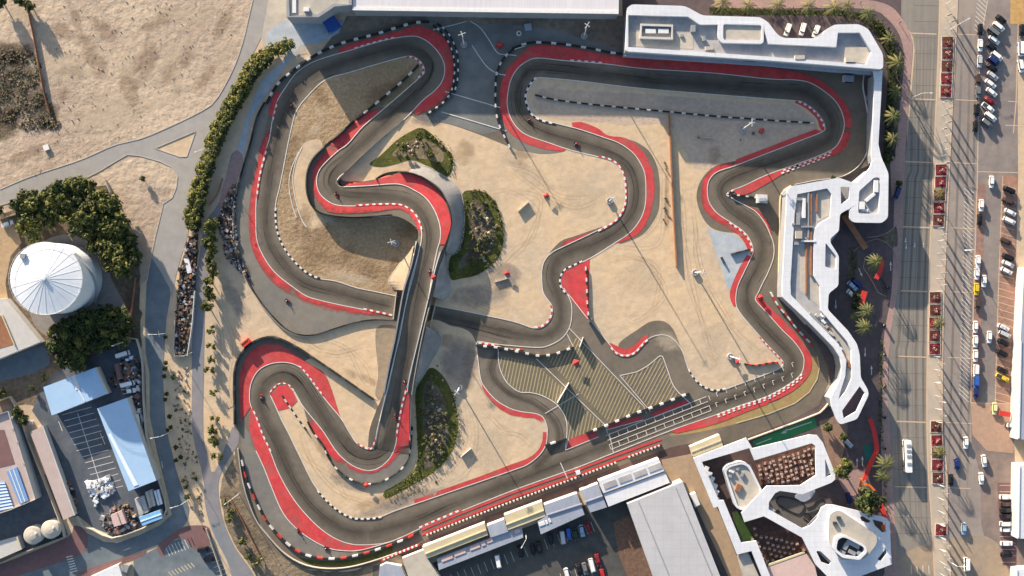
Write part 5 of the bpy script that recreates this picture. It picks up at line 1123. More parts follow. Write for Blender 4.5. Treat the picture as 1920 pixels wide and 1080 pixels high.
for i in range(24):
    a = 2 * math.pi * i / 24; m_.tube([(rt * .99 * math.cos(a), rt * .99 * math.sin(a), ZT - .22), (.8 * math.cos(a), .8 * math.sin(a), ZT + 1.52)], .03, 'tankwhite', 4)
m_.build('roof_rib', t)
m_ = MB()
for i in range(48):
    a, b = 2 * math.pi * i / 48, 2 * math.pi * (i + 1) / 48; r_ = rt + .08
    m_.tube([(r_ * math.cos(a), r_ * math.sin(a), ZT + .8), (r_ * math.cos(b), r_ * math.sin(b), ZT + .8)], .05, 'lightmetal', 4).tube([(r_ * math.cos(a), r_ * math.sin(a), ZT - .3), (r_ * math.cos(a), r_ * math.sin(a), ZT + .8)], .04, 'lightmetal', 4)
m_.build('handrail', t)
MB().box((-rt * .62, rt * .62, ZT + .45), (1.8, 1.8, 1.2), 'metal').build('hatch', t)
m_ = MB()
for i in range(26):
    a = R(-40 + i * 3.2); m_.box(((rt + .5) * math.cos(a), (rt + .5) * math.sin(a), .4 + i * .68), (1.0, .9, .1), 'metal', a)
m_.build('stair', t)
tank_base = [(127, 524)]
sheet('tank_apron', [cat([(195, 470), (208, 520), (236, 575), (245, 600), (200, 625), (120, 640), (60, 600), (60, 480), (120, 440)], True, 8)], mat('grey tank apron', (.22, .20, .19), .14, .5, .9), .045)
sheet('ochre_yard', [[(-60, 500), (-60, 405), (25, 410), (40, 455), (20, 480), (10, 530), (20, 590), (-60, 620)]], mat('tan yard', (.34, .24, .145), .15, .5, .95, .1, .7), .045)
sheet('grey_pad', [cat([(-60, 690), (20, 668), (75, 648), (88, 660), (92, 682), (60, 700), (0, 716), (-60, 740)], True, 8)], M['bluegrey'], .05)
sheet('yard_asphalt', [[(75, 735), (100, 700), (240, 640), (262, 640), (272, 690), (275, 800), (295, 885), (314, 945), (314, 965), (262, 992), (220, 1006), (175, 990), (148, 968), (140, 965), (79, 798), (60, 770)]], mat('blue yard asphalt', (.074, .086, .106), .2, .3, .9, .01, 3, (.10, .112, .13), .06), .055)
sheet('maroon_verge', [cat([(-60, 1075), (0, 1058), (60, 1035), (128, 1006), (140, 985), (160, 995), (165, 1020), (150, 1040), (90, 1062), (0, 1090), (-60, 1110)], True, 8)], M['maroon'], .07)
sheet('maroon_verge', [cat([(145, 1075), (200, 1055), (262, 1036), (275, 1032), (270, 1042), (200, 1068), (140, 1095)], True, 8)], M['maroon'], .072)
sheet('maroon_verge', [cat([(298, 1020), (340, 990), (375, 985), (392, 990), (395, 1020), (365, 1030), (340, 1008), (312, 1025), (305, 1045), (296, 1035)], True, 6)], M['maroon'], .072)
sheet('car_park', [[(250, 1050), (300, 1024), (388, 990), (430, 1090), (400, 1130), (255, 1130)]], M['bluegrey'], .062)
sheet('maroon_court', [[(-60, 975), (100, 880), (118, 978), (128, 1003), (55, 1030), (-60, 1062)]], mat('grey service court', (.115, .118, .13), .2, .4, .9), .06)
sheet('maroon_court', [[(0, 760), (26, 745), (48, 800), (110, 960), (70, 960), (40, 860)]], mat('grey side court', (.12, .105, .10), .25, .4, .9), .058)
pl = MB()
for i in range(14):
    y = 778 + i * 11.2; x0 = 116 + i * 4.6 + (24 if i > 6 else 0) * .3; w_ = 56 if i < 6 else 48
    stroke(pl, lin_re([(x0, y), (x0 + w_, y - 15 * w_ / 56)], False, 12), 1.1, .07, 'white', low=True)
stroke(pl, lin_re([(146, 775), (186, 900)], False, 12), 1.1, .072, 'white', low=True); stroke(pl, [(110, 790), (117, 808)], 1.2, .072, 'white', low=True); stroke(pl, [(188, 812), (197, 833)], 1.2, .072, 'white', low=True)
for i in range(7): stroke(pl, [(124 + i * 1.6, 1045 + i * 4.6), (136 + i * 1.6, 1042 + i * 4.6)], 1.8, .072, 'white', low=True)
for i in range(9): stroke(pl, [(310 + i * 6, 1025 - i * 2.2), (318 + i * 6, 1042 - i * 2.2)], 1.1, .072, 'white', low=True)
for i in range(7): stroke(pl, [(386 + i * 5, 1040 + i * 8), (402 + i * 5, 1034 + i * 8)], 1.0, .072, 'white', low=True)
for i in range(8): stroke(pl, [(316 + i * 6, 1072 - i * 2.4), (323 + i * 6, 1080 - i * 2.4)], 1.4, .072, 'cream', low=True)
stroke(pl, [(232, 1032), (245, 1027)], 1.2, .072, 'white', low=True); stroke(pl, [(217, 1018), (230, 1014)], 1.2, .072, 'white', low=True)
for x, y in ((381, 905), (303, 865), (297, 620)): stroke(pl, [(x, y), (x + 2, y + 12)], 1.2, .072, 'white', low=True)
pl.build('white_marking')['kind'] = 'structure'

t, c = building('workshop', 'light blue metal-roofed workshop with a white skylight strip, upper of the two in the yard', 'workshop', [[(81, 726), (179, 689), (201, 738), (97, 779)]], 4.6, 'blueroof', 'wall')
on(t, c, 'skylight', [[(134, 706), (141, 703), (150, 729), (142, 732)]], 4.6, 4.72, 'roofwhite'); on(t, c, 'ridge_cap', [[(146, 731), (148, 730), (160, 752), (158, 753)]], 4.6, 4.7, 'lightmetal'); on(t, c, 'gutter', [[(179, 689), (181, 689), (204, 738), (201, 739)]], 4.5, 4.8, 'creamroof')
t, c = building('workshop', 'long light blue metal-roofed shed with a pale ridge streak in the yard', 'workshop', [[(182, 766), (238, 746), (293, 901), (241, 921)]], 5.2, 'blueroof', 'wall')
on(t, c, 'ridge_cap', [[(203, 815), (208, 813), (259, 909), (251, 912)]], 5.2, 5.34, 'slatblue')  # pale strip draws the highlight along the roof ridge
t, c = building('long_store', 'long narrow pinkish-roofed store beside the yard wall at lower left', 'building', [[(56, 810), (79, 799), (139, 966), (119, 975)]], 3.6, 'pinkroof', 'wall'); on(t, c, 'gutter', [[(79, 799), (81, 799), (141, 966), (139, 967)]], 3.4, 3.7, 'wall')
t, c = building('villa', 'pinkish-white flat-roofed house with maroon terrace and blue skylights at the left edge', 'house', [[(-70, 800), (17, 770), (68, 936), (20, 956), (-70, 985)]], 5.0, 'pinkroof', 'wall', parapet=1.4)
on(t, c, 'terrace', [[(-60, 805), (8, 806), (28, 870), (-60, 892)]], 5.0, 5.06, 'maroon'); on(t, c, 'skylight', [[(12, 884), (31, 876), (53, 938), (37, 946)]], 5.0, 5.5, 'glassblue')
for k in range(2): on(t, c, 'glazing_bar', [[(17 + k * 7, 883 - k * 3), (18.4 + k * 7, 882 - k * 3), (41.4 + k * 6, 943 - k * 3), (40 + k * 6, 944 - k * 3)]], 5.5, 5.56, 'lightmetal')
sk = on(t, c, 'slatted_skylight', [[(-50, 905), (8, 903), (24, 951), (-50, 975)]], 5.0, 5.4, 'glassblue')
for k in range(9): on(t, c, 'slat', [[(-50, 908 + k * 7), (8.5 + k * 2, 904.5 + k * 5.6), (9.5 + k * 2, 907 + k * 5.6), (-50, 911 + k * 7)]], 5.41, 5.5, 'slatblue')
for x, y in ((24, 805), (33, 830), (45, 870), (22, 783)): onb(t, c, 'roof_unit', x, y, 4, 4, 5.0, .8, 'metal')
t, c = building('flat_block', 'pale grey flat roof with a brown opening, below the big white tank', 'building', [[(-70, 560), (10, 560), (76, 641), (0, 672), (-70, 700)]], 4.0, 'wall', 'wall'); on(t, c, 'roof_opening', [[(-60, 590), (2, 592), (25, 646), (-60, 672)]], 4.0, 4.06, 'wood'); on(t, c, 'kerb_strip', [[(2, 590), (4, 590), (28, 647), (26, 648)], ], 4.0, 4.5, 'creamroof')
t, c = building('low_block', 'low pale grey roof in the bottom left corner beside the two round tanks', 'building', [[(-70, 1035), (33, 1006), (41, 1030), (-70, 1078)]], 3.0, 'wall', 'wall'); on(t, c, 'gutter', [[(30, 1007), (33, 1006), (41, 1030), (38, 1031)]], 3.0, 3.3, 'creamroof')
for (x, y, lab) in ((61, 1004, 'small round pale water tank, the left one of the pair by the corner wall'), (94, 993, 'small round pale water tank, the right one of the pair by the corner wall')):
    q = P(x, y, 4); t = thing('water_tank', lab, 'tank', (q.x, q.y, 0), 0, 'pair of small round tanks')
    MB().lathe((0, 0, 0), [(3.4, -.1), (3.4, 3.9)], 'wall', 28, False).build('shell', t); MB().lathe((0, 0, 0), [(3.45, 3.85), (3.1, 4.1), (1.4, 4.5), (.4, 4.6), (0, 4.62)], 'deckwarm', 28, False).build('roof', t)
    MB().box((1.4, .9, 4.5), (.7, .7, .5), 'lightmetal').build('hatch', t)
t, c = building('shed', 'grey-roofed shed in the lower corner of the yard', 'shed', [[(252, 936), (270, 930), (278, 960), (261, 967)]], 3, 'deck', 'wall'); on(t, c, 'ridge_cap', [[(260, 933), (262, 932), (270, 963), (268, 964)]], 3, 3.15, 'metal')
t, c = building('shed', 'narrow tan shed in the yard between the grey shed and the wall', 'shed', [[(272, 923), (284, 918), (291, 948), (280, 953)]], 3, 'deckwarm', 'wall'); on(t, c, 'ridge_cap', [[(277, 921), (279, 920), (286, 950), (284, 951)]], 3, 3.15, 'metal')
t, c = building('shed', 'thin pale shed against the yard wall, beside the narrow tan shed', 'shed', [[(288, 921), (297, 918), (304, 945), (296, 948)]], 2.6, 'slatblue', 'wall'); on(t, c, 'ridge_cap', [[(292, 920), (293, 920), (300, 946), (299, 947)]], 2.6, 2.75, 'metal')
t, c = building('shed', 'cyan-roofed shed at the bottom corner of the yard', 'shed', [[(260, 970), (300, 956), (304, 972), (267, 986)]], 3.2, 'cyanroof', 'wall'); on(t, c, 'ridge_cap', [[(263, 977), (302, 963), (302.5, 965), (263.5, 979)]], 3.2, 3.35, 'slatblue')
t, c = building('tent', 'pink cloth tent in the middle of the yard clutter', 'tent', [[(207, 966), (228, 957), (237, 981), (214, 988)]], 2.6, 'tent', 'tent'); on(t, c, 'ridge_cap', [[(217, 962), (219, 961), (227, 984), (225, 985)]], 2.6, 2.9, 'pinkroof')
t, c = building('container', 'white long roof at the bottom edge left of the striped car park', 'building', [[(165, 1084), (222, 1058), (232, 1090), (180, 1120)]], 3.4, 'roofwhite', 'wall'); onb(t, c, 'roof_unit', 236, 1066, 8, 14, .1, 2.6, 'metal', 20)
t, c = building('container', 'maroon container among the yard clutter by the trees', 'container', [[(214, 683), (221, 681), (227, 708), (220, 710)]], 2.6, 'maroon', 'maroon'); on(t, c, 'door', [[(220, 710.5), (227, 708.5), (227, 709.5), (220, 711.5)]], .1, 2.4, 'tent')
t, c = building('kiosk', 'red box on the sand outside the red arc at lower left', 'box', [[(450, 645), (464, 634), (470, 641), (457, 652)]], 2.2, 'redcanopy', 'redcanopy'); on(t, c, 'lid', [[(451, 645), (463, 635.5), (464, 637), (452, 647)]], 2.2, 2.35, 'wood')

def wallrun(label, pts, h=2.0, w=1.6, m='concrete', name='boundary_wall', cat_='wall'):
    mb = MB(); blocks(mb, lin_re(pts, False, 8), w, 60, h, [m], -.02, low=True); tag(mb.build(name), label, cat_)
wallrun('pale yard wall running beside the blue service road', [(238, 632), (260, 636), (270, 680), (271, 745), (276, 812), (295, 885), (314, 942), (315, 960), (305, 975), (262, 992), (220, 1007), (205, 1007), (175, 990), (160, 988), (147, 968)])
wallrun('long pale wall between the pinkish house and the narrow store', [(-40, 765), (25, 742), (37, 769), (52, 812), (119, 984), (127, 1004), (52, 1032), (0, 1056), (-40, 1070)], 2.2)
wallrun('thin dark fence across the dirt field at top left', [(55, 22), (66, 75), (75, 125), (85, 180), (96, 215)], 1.4, .8, 'wood', 'fence', 'fence')
wallrun('pale low wall beside the road hedge by the service lane', [(362, 660), (352, 667), (327, 667), (330, 600)], 1.4, 1.2, 'concrete')
wallrun('pale fence along the scrap strip and the service lane', [(367, 545), (362, 610), (353, 667)], 1.6, 1.2, 'lightmetal', 'fence', 'fence')
wallrun('yellowish car park wall at the bottom left', [(388, 990), (420, 1085)], 1.4, 1.4, 'concrete')
wallrun('dark fence along the right-hand side of the tank trees', [(256, 520), (250, 570), (244, 630)], 1.8, .9, 'wood', 'fence', 'fence')
wallrun('pale wall at the top corner of the tank trees', [(200, 338), (210, 362)], 2.2, 1.6, 'concrete')
wallrun('low pale wall at the left edge by the parked white van', [(0, 412), (45, 398)], 1.8, 1.2, 'creamroof')
wallrun('dark fence along the lane edge below the hedge', [(418, 335), (408, 365), (394, 385)], 1.2, 1.0, 'wood', 'fence', 'fence')
wallrun('dark fence with wire behind the outer west runoff', [(430, 930), (448, 960), (470, 1005), (488, 1040)], 1.2, .9, 'wood', 'fence', 'fence')

# scrap: nobody could count it
random.seed(11)
def scrap(name, label, poly, n, mats, smin=.4, smax=2.2, hmax=1.6, density=None):
    V = poly; x0 = min(p[0] for p in V); x1 = max(p[0] for p in V); y0 = min(p[1] for p in V); y1 = max(p[1] for p in V)
    def inside(x, y):
        r = False
        for a, b in zip(V, V[1:] + V[:1]):
            if (a[1] > y) != (b[1] > y) and x < (b[0] - a[0]) * (y - a[1]) / (b[1] - a[1]) + a[0]: r = not r
        return r
    mb = MB(); k = 0
    while k < n:
        x, y = random.uniform(x0, x1), random.uniform(y0, y1)
        if not inside(x, y): continue
        k += 1; s = random.uniform(smin, smax); q = P(x, y); h = random.uniform(.2, hmax)
        mb.box((q.x, q.y, .05 + h / 2), (s, s * random.uniform(.3, 1), h), random.choice(mats), random.uniform(0, 3.1), random.uniform(.5, 1))
    return tag(mb.build(name), label, 'scrap', kind='stuff')
DK = ['darkmetal', 'black', 'metal', 'wood', 'darksoil', 'bark', 'black', 'maroon', 'darksoil']
sheet('dark_yard_soil', [[(355, 444), (372, 438), (369, 500), (366, 548), (352, 668), (327, 668), (332, 560), (338, 500)]], M['darksoil'], .09)
scrap('scrap_heap', 'dark strip of mixed scrap and junk between the road and the service lane', [(355, 444), (370, 440), (369, 500), (366, 548), (352, 664), (328, 664), (333, 560), (338, 500)], 620, DK + ['deck'], .3, 1.6, 1.3)
scrap('scrap_heap', 'grey rubble and scrap along the outside of the west runoff wall', [(432, 350), (444, 345), (440, 420), (447, 470), (462, 510), (470, 525), (440, 500), (425, 485), (415, 440), (405, 420)], 620, DK + ['pinkroof', 'deck'], .3, 1.6, 1.0)
scrap('scrap_heap', 'white clutter piled on the blue yard car park', [(160, 905), (205, 895), (215, 915), (200, 935), (185, 925), (180, 950), (172, 928)], 120, ['roofwhite', 'lightmetal', 'slatblue', 'deck', 'metal'], .5, 2.4, 1.2)
scrap('scrap_heap', 'mixed grey clutter round the pink tent in the yard', [(195, 960), (235, 945), (252, 955), (258, 990), (225, 1003), (205, 1000), (188, 975)], 190, DK + ['lightmetal', 'pinkroof', 'deck'], .4, 2.2, 1.3)
scrap('scrap_heap', 'clutter of pipes and crates along the inside of the yard wall', [(240, 745), (262, 735), (268, 800), (290, 890), (270, 850), (250, 790)], 110, DK + ['lightmetal'], .5, 2.2, 1.2)
scrap('scrap_heap', 'bluish pallets and crates below the dark trees of the yard', [(222, 680), (258, 665), (266, 700), (262, 735), (225, 728), (205, 722)], 130, DK + ['slatblue', 'bluegreyroof', 'lightmetal'], .5, 2.4, 1.0)
scrap('scrap_heap', 'low rubble along the narrow store wall', [(118, 905), (135, 900), (150, 960), (140, 968)], 60, DK + ['pinkroof'], .4, 1.6, .8)
scrap('scrap_heap', 'stones and bits lying beside the lower road', [(330, 690), (352, 690), (358, 800), (372, 880), (385, 1000), (360, 960), (340, 860), (325, 760)], 150, ['darksoil', 'dirt', 'sand', 'bark', 'scrubtwig'], .25, 1.1, .4)
scrap('scrap_heap', 'thin scatter of stones and dry tufts on the dirt field', [(70, 230), (40, 350), (220, 265), (390, 190), (440, 90), (460, 0), (120, 0)], 170, ['darksoil', 'dirt', 'dirt'], .15, .5, .25)
# ================================================================== PLANTS
random.seed(5)
def leafcards(mb, c, r, n, mats, size, zs=1.0, hollow=.35):
    """many small leaf-sized faces through a volume"""
    for _ in range(n):
        d = Vector((random.gauss(0, 1), random.gauss(0, 1), random.gauss(0, 1))).normalized()
        u = (hollow + (1 - hollow) * random.random()) * r
        p = Vector(c) + Vector((d.x * u, d.y * u, d.z * u * zs))
        nn = (d + Vector((random.gauss(0, .5), random.gauss(0, .5), random.gauss(0, .5) + .25))).normalized()
        a = nn.cross(Vector((random.gauss(0, 1), random.gauss(0, 1), random.gauss(0, 1)))).normalized(); b = nn.cross(a)
        s = size * random.choice([.5, .7, .9, 1.0, 1.5])
        mb.add([p - a * s, p + b * s * .55, p + a * s, p - b * s * .55], [(0, 1, 2, 3)], random.choice(mats))

def tree_proto(name, h, r, mats, clumps=9, n=34, leaf=.42, spread=.7):
    t = bpy.data.objects.new(name, None); link(t)
    tb = MB(); tb.tube([(0, 0, -.1), (.05, .03, h * .3), (.02, .08, h * .62)], [r * .10, r * .075, r * .045], 'bark', 6)
    cb = MB()
    for i in range(clumps):
        a = random.uniform(0, 6.28); d = r * spread * math.sqrt(random.random()); z = h * random.uniform(.5, .92) - d * .25
        p = (d * math.cos(a), d * math.sin(a), z); rr = r * random.uniform(.32, .5)
        tb.tube([(.03, .03, h * .4), (p[0] * .5, p[1] * .5, (h * .4 + z) / 2 + .2), p], [r * .04, r * .028, r * .012], 'bark', 4)
        k = random.random()
        mm = [mats[0]] * 3 + [mats[1]] if k < .4 else [mats[1]] * 3 + [mats[2]] if k < .75 else [mats[2]] * 3 + [mats[1]]
        leafcards(cb, p, rr, n, mm, leaf, .8)
    tb.build('trunk', t); cb.build('crown', t)
    return t

def palm_proto(name, h, fr=15, L=2.9, mats=('palm', 'palm_y')):
    t = bpy.data.objects.new(name, None); link(t)
    tb = MB(); tb.tube([(0, 0, -.1), (.08, 0, h * .4), (.15, .06, h * .8), (.15, .08, h)], [.28, .2, .19, .24], 'bark', 8).build('trunk', t)
    fb = MB()
    for i in range(fr):
        a = 2 * math.pi * i / fr * 1.0 + random.uniform(-.2, .2); up = random.uniform(.15, .95); l = L * random.uniform(.8, 1.1)
        d = Vector((math.cos(a), math.sin(a), 0)); sN = Vector((-d.y, d.x, 0)); mm = mats[0] if random.random() < .7 else mats[1]
        def pt(u): return Vector((.15, .08, h)) + d * (l * u) + Vector((0, 0, up * l * .55 * u - l * .75 * u * u))
        fb.tube([pt(0), pt(.35), pt(.7), pt(1)], [.05, .04, .025, .01], mm, 4)
        for k in range(1, 15):
            u = k / 15; p = pt(u); w_ = l * .15 * math.sin(math.pi * min(1, u * .85 + .12)); q = pt(min(1, u + .10))
            for sg in (1, -1):
                tip = q + sN * sg * w_ - Vector((0, 0, .12)); pb = pt(min(1, u + .055))
                fb.add([p, pb, tip], [(0, 1, 2)], mm)
    fb.build('crown', t)
    return t

PROTO_USED = {}
def place(proto, label, cat_, x, y, scale=1.0, group=None, rz=None, name=None, z=0.0, hz=0.0):
    """first use moves the first-built plant itself; later uses are copies with their parts"""
    if proto.name in PROTO_USED: o = copy_tree(proto)
    else: PROTO_USED[proto.name] = 1; o = proto
    p = P(x, y, hz); o.location = (p.x, p.y, z); o.rotation_euler = (0, 0, random.uniform(0, 6.28) if rz is None else rz)
    o.scale = (scale,) * 3
    for k in ('label', 'category', 'group'):
        if k in o: del o[k]
    return tag(o, label, cat_, group)

GR = ['leaf_l', 'leaf_m', 'leaf_d']
olive = [tree_proto('olive_tree', 6.5, 3.0, GR, 17, 66, .40) for _ in range(3)]
dark = [tree_proto('dark_tree', 6.0, 2.9, ['leaf_m', 'leaf_d', 'leaf_d'], 17, 66, .40) for _ in range(2)]
yel = [tree_proto('hedge_tree', 3.6, 2.2, ['leaf_y', 'leaf_l', 'leaf_m'], 14, 60, .33) for _ in range(2)]
bush = [tree_proto('shrub', 1.6, 1.3, ['leaf_l', 'leaf_m', 'leaf_d'], 6, 26, .26) for _ in range(2)]
dusty = [tree_proto('shrub', 1.5, 1.3, ['leaf_g', 'leaf_g', 'leaf_m'], 6, 26, .26) for _ in range(2)]
palms = [palm_proto('palm_tree', 7.0, 15, 3.2), palm_proto('palm_tree', 6.4, 14, 3.0)]
bigp = palm_proto('palm_tree', 7.5, 20, 3.6, ('palm', 'palm_y'))

# tank grove (places are where the crowns stand)
grove = [(40, 385), (52, 372), (72, 378), (92, 366), (112, 358), (132, 350), (150, 344), (168, 352), (60, 400), (82, 398), (104, 388), (126, 380), (148, 372), (190, 372), (208, 385), (222, 400), (196, 398), (172, 388), (48, 420), (70, 424), (95, 412), (118, 404), (142, 400), (165, 412), (186, 420), (210, 425), (232, 428),
         (62, 440), (150, 428), (172, 436), (198, 448), (224, 452), (246, 456), (184, 462), (206, 472), (232, 478), (252, 484), (214, 496), (236, 502)]
for i, (x, y) in enumerate(grove):
    pr = olive[i % 3] if i % 4 else dark[i % 2]
    place(pr, f'{"dark" if pr in dark else "olive"} tree in the grove above the tank, {ordn(i)} in rows from upper left', 'tree', x, y, random.uniform(1.15, 1.5), 'trees of the grove round the white tank', hz=4)
low = [(112, 620), (128, 610), (146, 602), (166, 598), (186, 592), (206, 586), (226, 590), (236, 606), (216, 610), (196, 616), (174, 622), (150, 630), (128, 640), (110, 648), (132, 662), (156, 654), (182, 646), (208, 640), (230, 632), (120, 676), (146, 680)]
for i, (x, y) in enumerate(low):
    place(dark[i % 2] if i % 3 else olive[i % 3], f'dark tree in the clump under the tank, {ordn(i)} in rows from upper left', 'tree', x, y, random.uniform(1.15, 1.45), 'trees of the lower clump under the white tank', hz=4)
for i, (x, y, s, lab) in enumerate([(8, 8, .9, 'olive tree at the very top left corner of the photo'), (45, 3, .9, 'yellowish tree on the top border near the left corner'), (62, 16, .8, 'small bush-like tree at the upper end of the field fence'), (4, 395, .8, 'dark tree at the left border above the parked white van'),
                                    (40, 770, .8, 'dark tree by the corner of the pinkish house wall'), (50, 785, .8, 'dark tree just below the one at the house wall corner'), (10, 735, .7, 'dark bush-like tree at the left border under the grey pad'), (162, 668, .6, 'small dark tree at the right lower edge of the tank clump')]):
    place(dark[i % 2], lab, 'tree', x, y, s)
hed = cat([(541, 88), (520, 96), (497, 108), (478, 125), (464, 146), (450, 170), (438, 192), (424, 216), (412, 242), (402, 266), (393, 292), (385, 318), (377, 345), (371, 372), (365, 398), (360, 420)], False, 9.5)
for i, (x, y) in enumerate(hed):  # painted light: yellow leaves for the sunlit side, darker trees for the shaded one
    o_ = place(yel[i % 2], f'yellow green hedge tree on the road side of the hedge, {ordn(i)} from the top', 'tree', x - 2 + random.uniform(-2, 2), y, random.uniform(1.0, 1.3), 'hedge along the curving road'); o_.scale = (o_.scale[0] * 1.15, o_.scale[0] * 1.15, o_.scale[0] * .75)
    if 3 < i: place(dark[i % 2] if i % 3 else olive[i % 3], f'darker hedge tree on the circuit side of the hedge, {ordn(i - 4)} from the top', 'tree', x + 11, y + 6, random.uniform(.62, .85), 'hedge along the curving road')
lane_b = [(404, 420), (398, 432), (402, 446), (394, 458), (402, 470), (396, 484), (400, 498), (404, 512), (396, 526), (394, 545), (399, 556), (392, 575), (396, 620), (399, 648), (397, 672), (396, 692), (400, 735), (404, 785), (400, 803), (404, 815), (405, 830), (408, 856), (425, 940), (436, 963), (456, 1012), (430, 968), (470, 1045), (485, 1052)]
for i, (x, y) in enumerate(lane_b):
    place((olive[i % 3] if i < 12 else bush[i % 2]), f'green {"tree" if i < 12 else "shrub"} on the sand beside the service lane, {ordn(i)} from the top', 'tree' if i < 12 else 'shrub', x, y, random.uniform(.65, .9) if i < 12 else random.uniform(1.5, 2.2), 'planting beside the service lane')
road_b = [(312, 632), (313, 680), (312, 690), (310, 705), (327, 706), (314, 738), (312, 748), (320, 780), (322, 800), (316, 806), (332, 838), (341, 856), (332, 862), (345, 900), (350, 912), (353, 930), (368, 895), (84, 703), (63, 728), (83, 712)]
for i, (x, y) in enumerate(road_b):
    place(dark[i % 2], f'dark round shrub {"beside the blue service road" if i < 17 else "above the upper blue roof"}, {ordn(i if i < 17 else i - 17)} from the top', 'shrub', x, y, random.uniform(.28, .42), 'dark round shrubs beside the service road')
o = place(dark[0], 'single dark shrub casting a long shadow on the dirt corner inside the road bend', 'shrub', 270, 336, .42)

# gardens on the sand
sheet('lawn', [cat([(693, 308), (715, 290), (745, 262), (775, 244), (790, 240), (808, 250), (832, 275), (847, 290), (849, 308), (845, 325), (835, 332), (815, 322), (795, 308), (770, 300), (740, 308), (715, 313)], True, 5)], M['lawn'], .14)
sheet('garden_soil', [cat([(735, 290), (770, 262), (800, 262), (830, 285), (828, 305), (805, 300), (770, 295)], True, 5)], mat('garden soil', (.20, .155, .095), .3, .8, .95, .2, 1, (.11, .09, .05), .12), .16)
oval = cat([(868, 362), (890, 357), (912, 362), (930, 382), (941, 415), (944, 450), (936, 480), (918, 500), (893, 516), (866, 522), (846, 524), (841, 500), (846, 480), (862, 465), (870, 440), (872, 400)], True, 5)
sheet('lawn', [oval], M['lawn'], .14)
sheet('garden_soil', [cat([(882, 380), (905, 380), (920, 400), (928, 430), (926, 460), (912, 478), (885, 492), (860, 505), (862, 490), (876, 470), (882, 440)], True, 5)], M['planting'], .16)
lowg = cat([(806, 690), (822, 696), (838, 716), (850, 745), (858, 780), (858, 810), (850, 840), (832, 868), (806, 890), (775, 908), (745, 925), (722, 934), (720, 922), (745, 908), (772, 888), (783, 862), (782, 820), (780, 770), (779, 735), (790, 710)], True, 5)
sheet('lawn', [lowg], M['lawn'], .14)
sheet('garden_soil', [cat([(800, 715), (820, 725), (835, 760), (842, 800), (836, 840), (815, 868), (795, 880), (798, 840), (792, 780), (792, 740)], True, 5)], M['planting'], .16)
def hedge(label, pts, w, h, m=('leaf_m', 'leaf_d', 'leaf_l'), dens=2.6):
    q = cat(pts, False, 3); mb = MB(); tot = length(q) * S; n = int(tot * dens * w)
    rs = resample(q, max(2, n))
    for x, y in rs:
        p = P(x, y); leafcards(mb, (p.x + random.uniform(-.5, .5) * w, p.y + random.uniform(-.5, .5) * w, random.uniform(.15, h)), .3, 3, m, .28)
    tag(mb.build('hedge'), label, 'hedge')
hedge('dark clipped hedge curving along the outside of the lower garden', [(846, 728), (856, 770), (857, 812), (846, 846), (826, 872), (796, 895), (760, 914), (724, 930)], 1.8, 1.1)
hedge('dark hedge on the inner side of the lower garden, beside the track wall', [(784, 720), (784, 770), (786, 820), (786, 860), (772, 890), (740, 915)], 2.0, 1.1)
hedge('mossy green hedge along the right rim of the oval garden', [(880, 362), (905, 362), (928, 384), (939, 420), (941, 455), (930, 484), (905, 506), (870, 518)], 1.8, .7)
hedge('dark hedge on the left rim of the oval garden', [(872, 375), (874, 410), (871, 445), (860, 470), (848, 490), (845, 515)], 1.6, .9, ('leaf_d', 'leaf_d', 'leaf_m'))
hedge('green hedge along the upper right rim of the wedge-shaped garden', [(790, 243), (815, 258), (838, 280), (847, 300), (842, 325)], 1.8, .8)
hedge('dark hedge strip between the pavement and the white grandstand along the top', [(1335, 20), (1400, 22), (1480, 22), (1560, 24), (1620, 32)], 3.0, 1.4, ('leaf_d', 'leaf_m', 'leaf_d'))
sheet('planting_bed', [cat([(1330, 14), (1480, 19), (1580, 20), (1625, 28), (1650, 44), (1670, 70), (1680, 110), (1678, 160), (1672, 220), (1668, 290), (1658, 290), (1660, 220), (1664, 160), (1662, 110), (1648, 75), (1625, 45), (1580, 30), (1480, 28), (1330, 26)], True, 8)], mat('dark hedge bed', (.030, .034, .014), .5, 1.2, .95), .09)
hedge('dark hedge bending round the top right corner beside the pink pavement', [(1625, 38), (1650, 52), (1668, 74), (1677, 105), (1678, 150), (1672, 210), (1668, 270), (1665, 300)], 4.2, 1.5, ('leaf_d', 'leaf_m', 'leaf_d'), 4.5)
hedge('dark hedge strip between the plaza and the pavement, lower right', [(1652, 640), (1651, 700), (1650, 760), (1652, 830)], 1.5, 1.0, ('leaf_d', 'leaf_d', 'leaf_m'))
hedge('dark hedge strip along the pavement beside the big round tree', [(1655, 870), (1658, 900), (1660, 940), (1660, 965)], 1.5, 1.0, ('leaf_d', 'leaf_d', 'leaf_m'))
hedge('dark hedge in the middle of the plaza drive', [(1598, 468), (1600, 490), (1596, 515), (1592, 528)], 2.2, 1.1, ('leaf_d', 'leaf_d', 'leaf_m'))
hedge('dark planting row beside the tight red sign on the plaza', [(1652, 520), (1658, 545), (1660, 556)], 1.4, .9, ('leaf_d', 'leaf_d', 'leaf_m'))
gard = [(757, 279, 1, 1.0), (787, 258, 1, .95), (808, 290, 1, .9), (745, 286, 0, .6), (775, 286, 0, .5), (800, 270, 0, .6), (825, 308, 0, .8)]
for i, (x, y, k, s) in enumerate(gard):
    place(olive[i % 3] if k else bush[i % 2], f'{"round tree" if k else "low shrub"} in the wedge shaped garden, {ordn(i if k else i - 3)} from the left', 'tree' if k else 'shrub', x, y, s * (.62 if k else 1.2), 'plants of the wedge-shaped garden')
rk = MB(); random.seed(31)
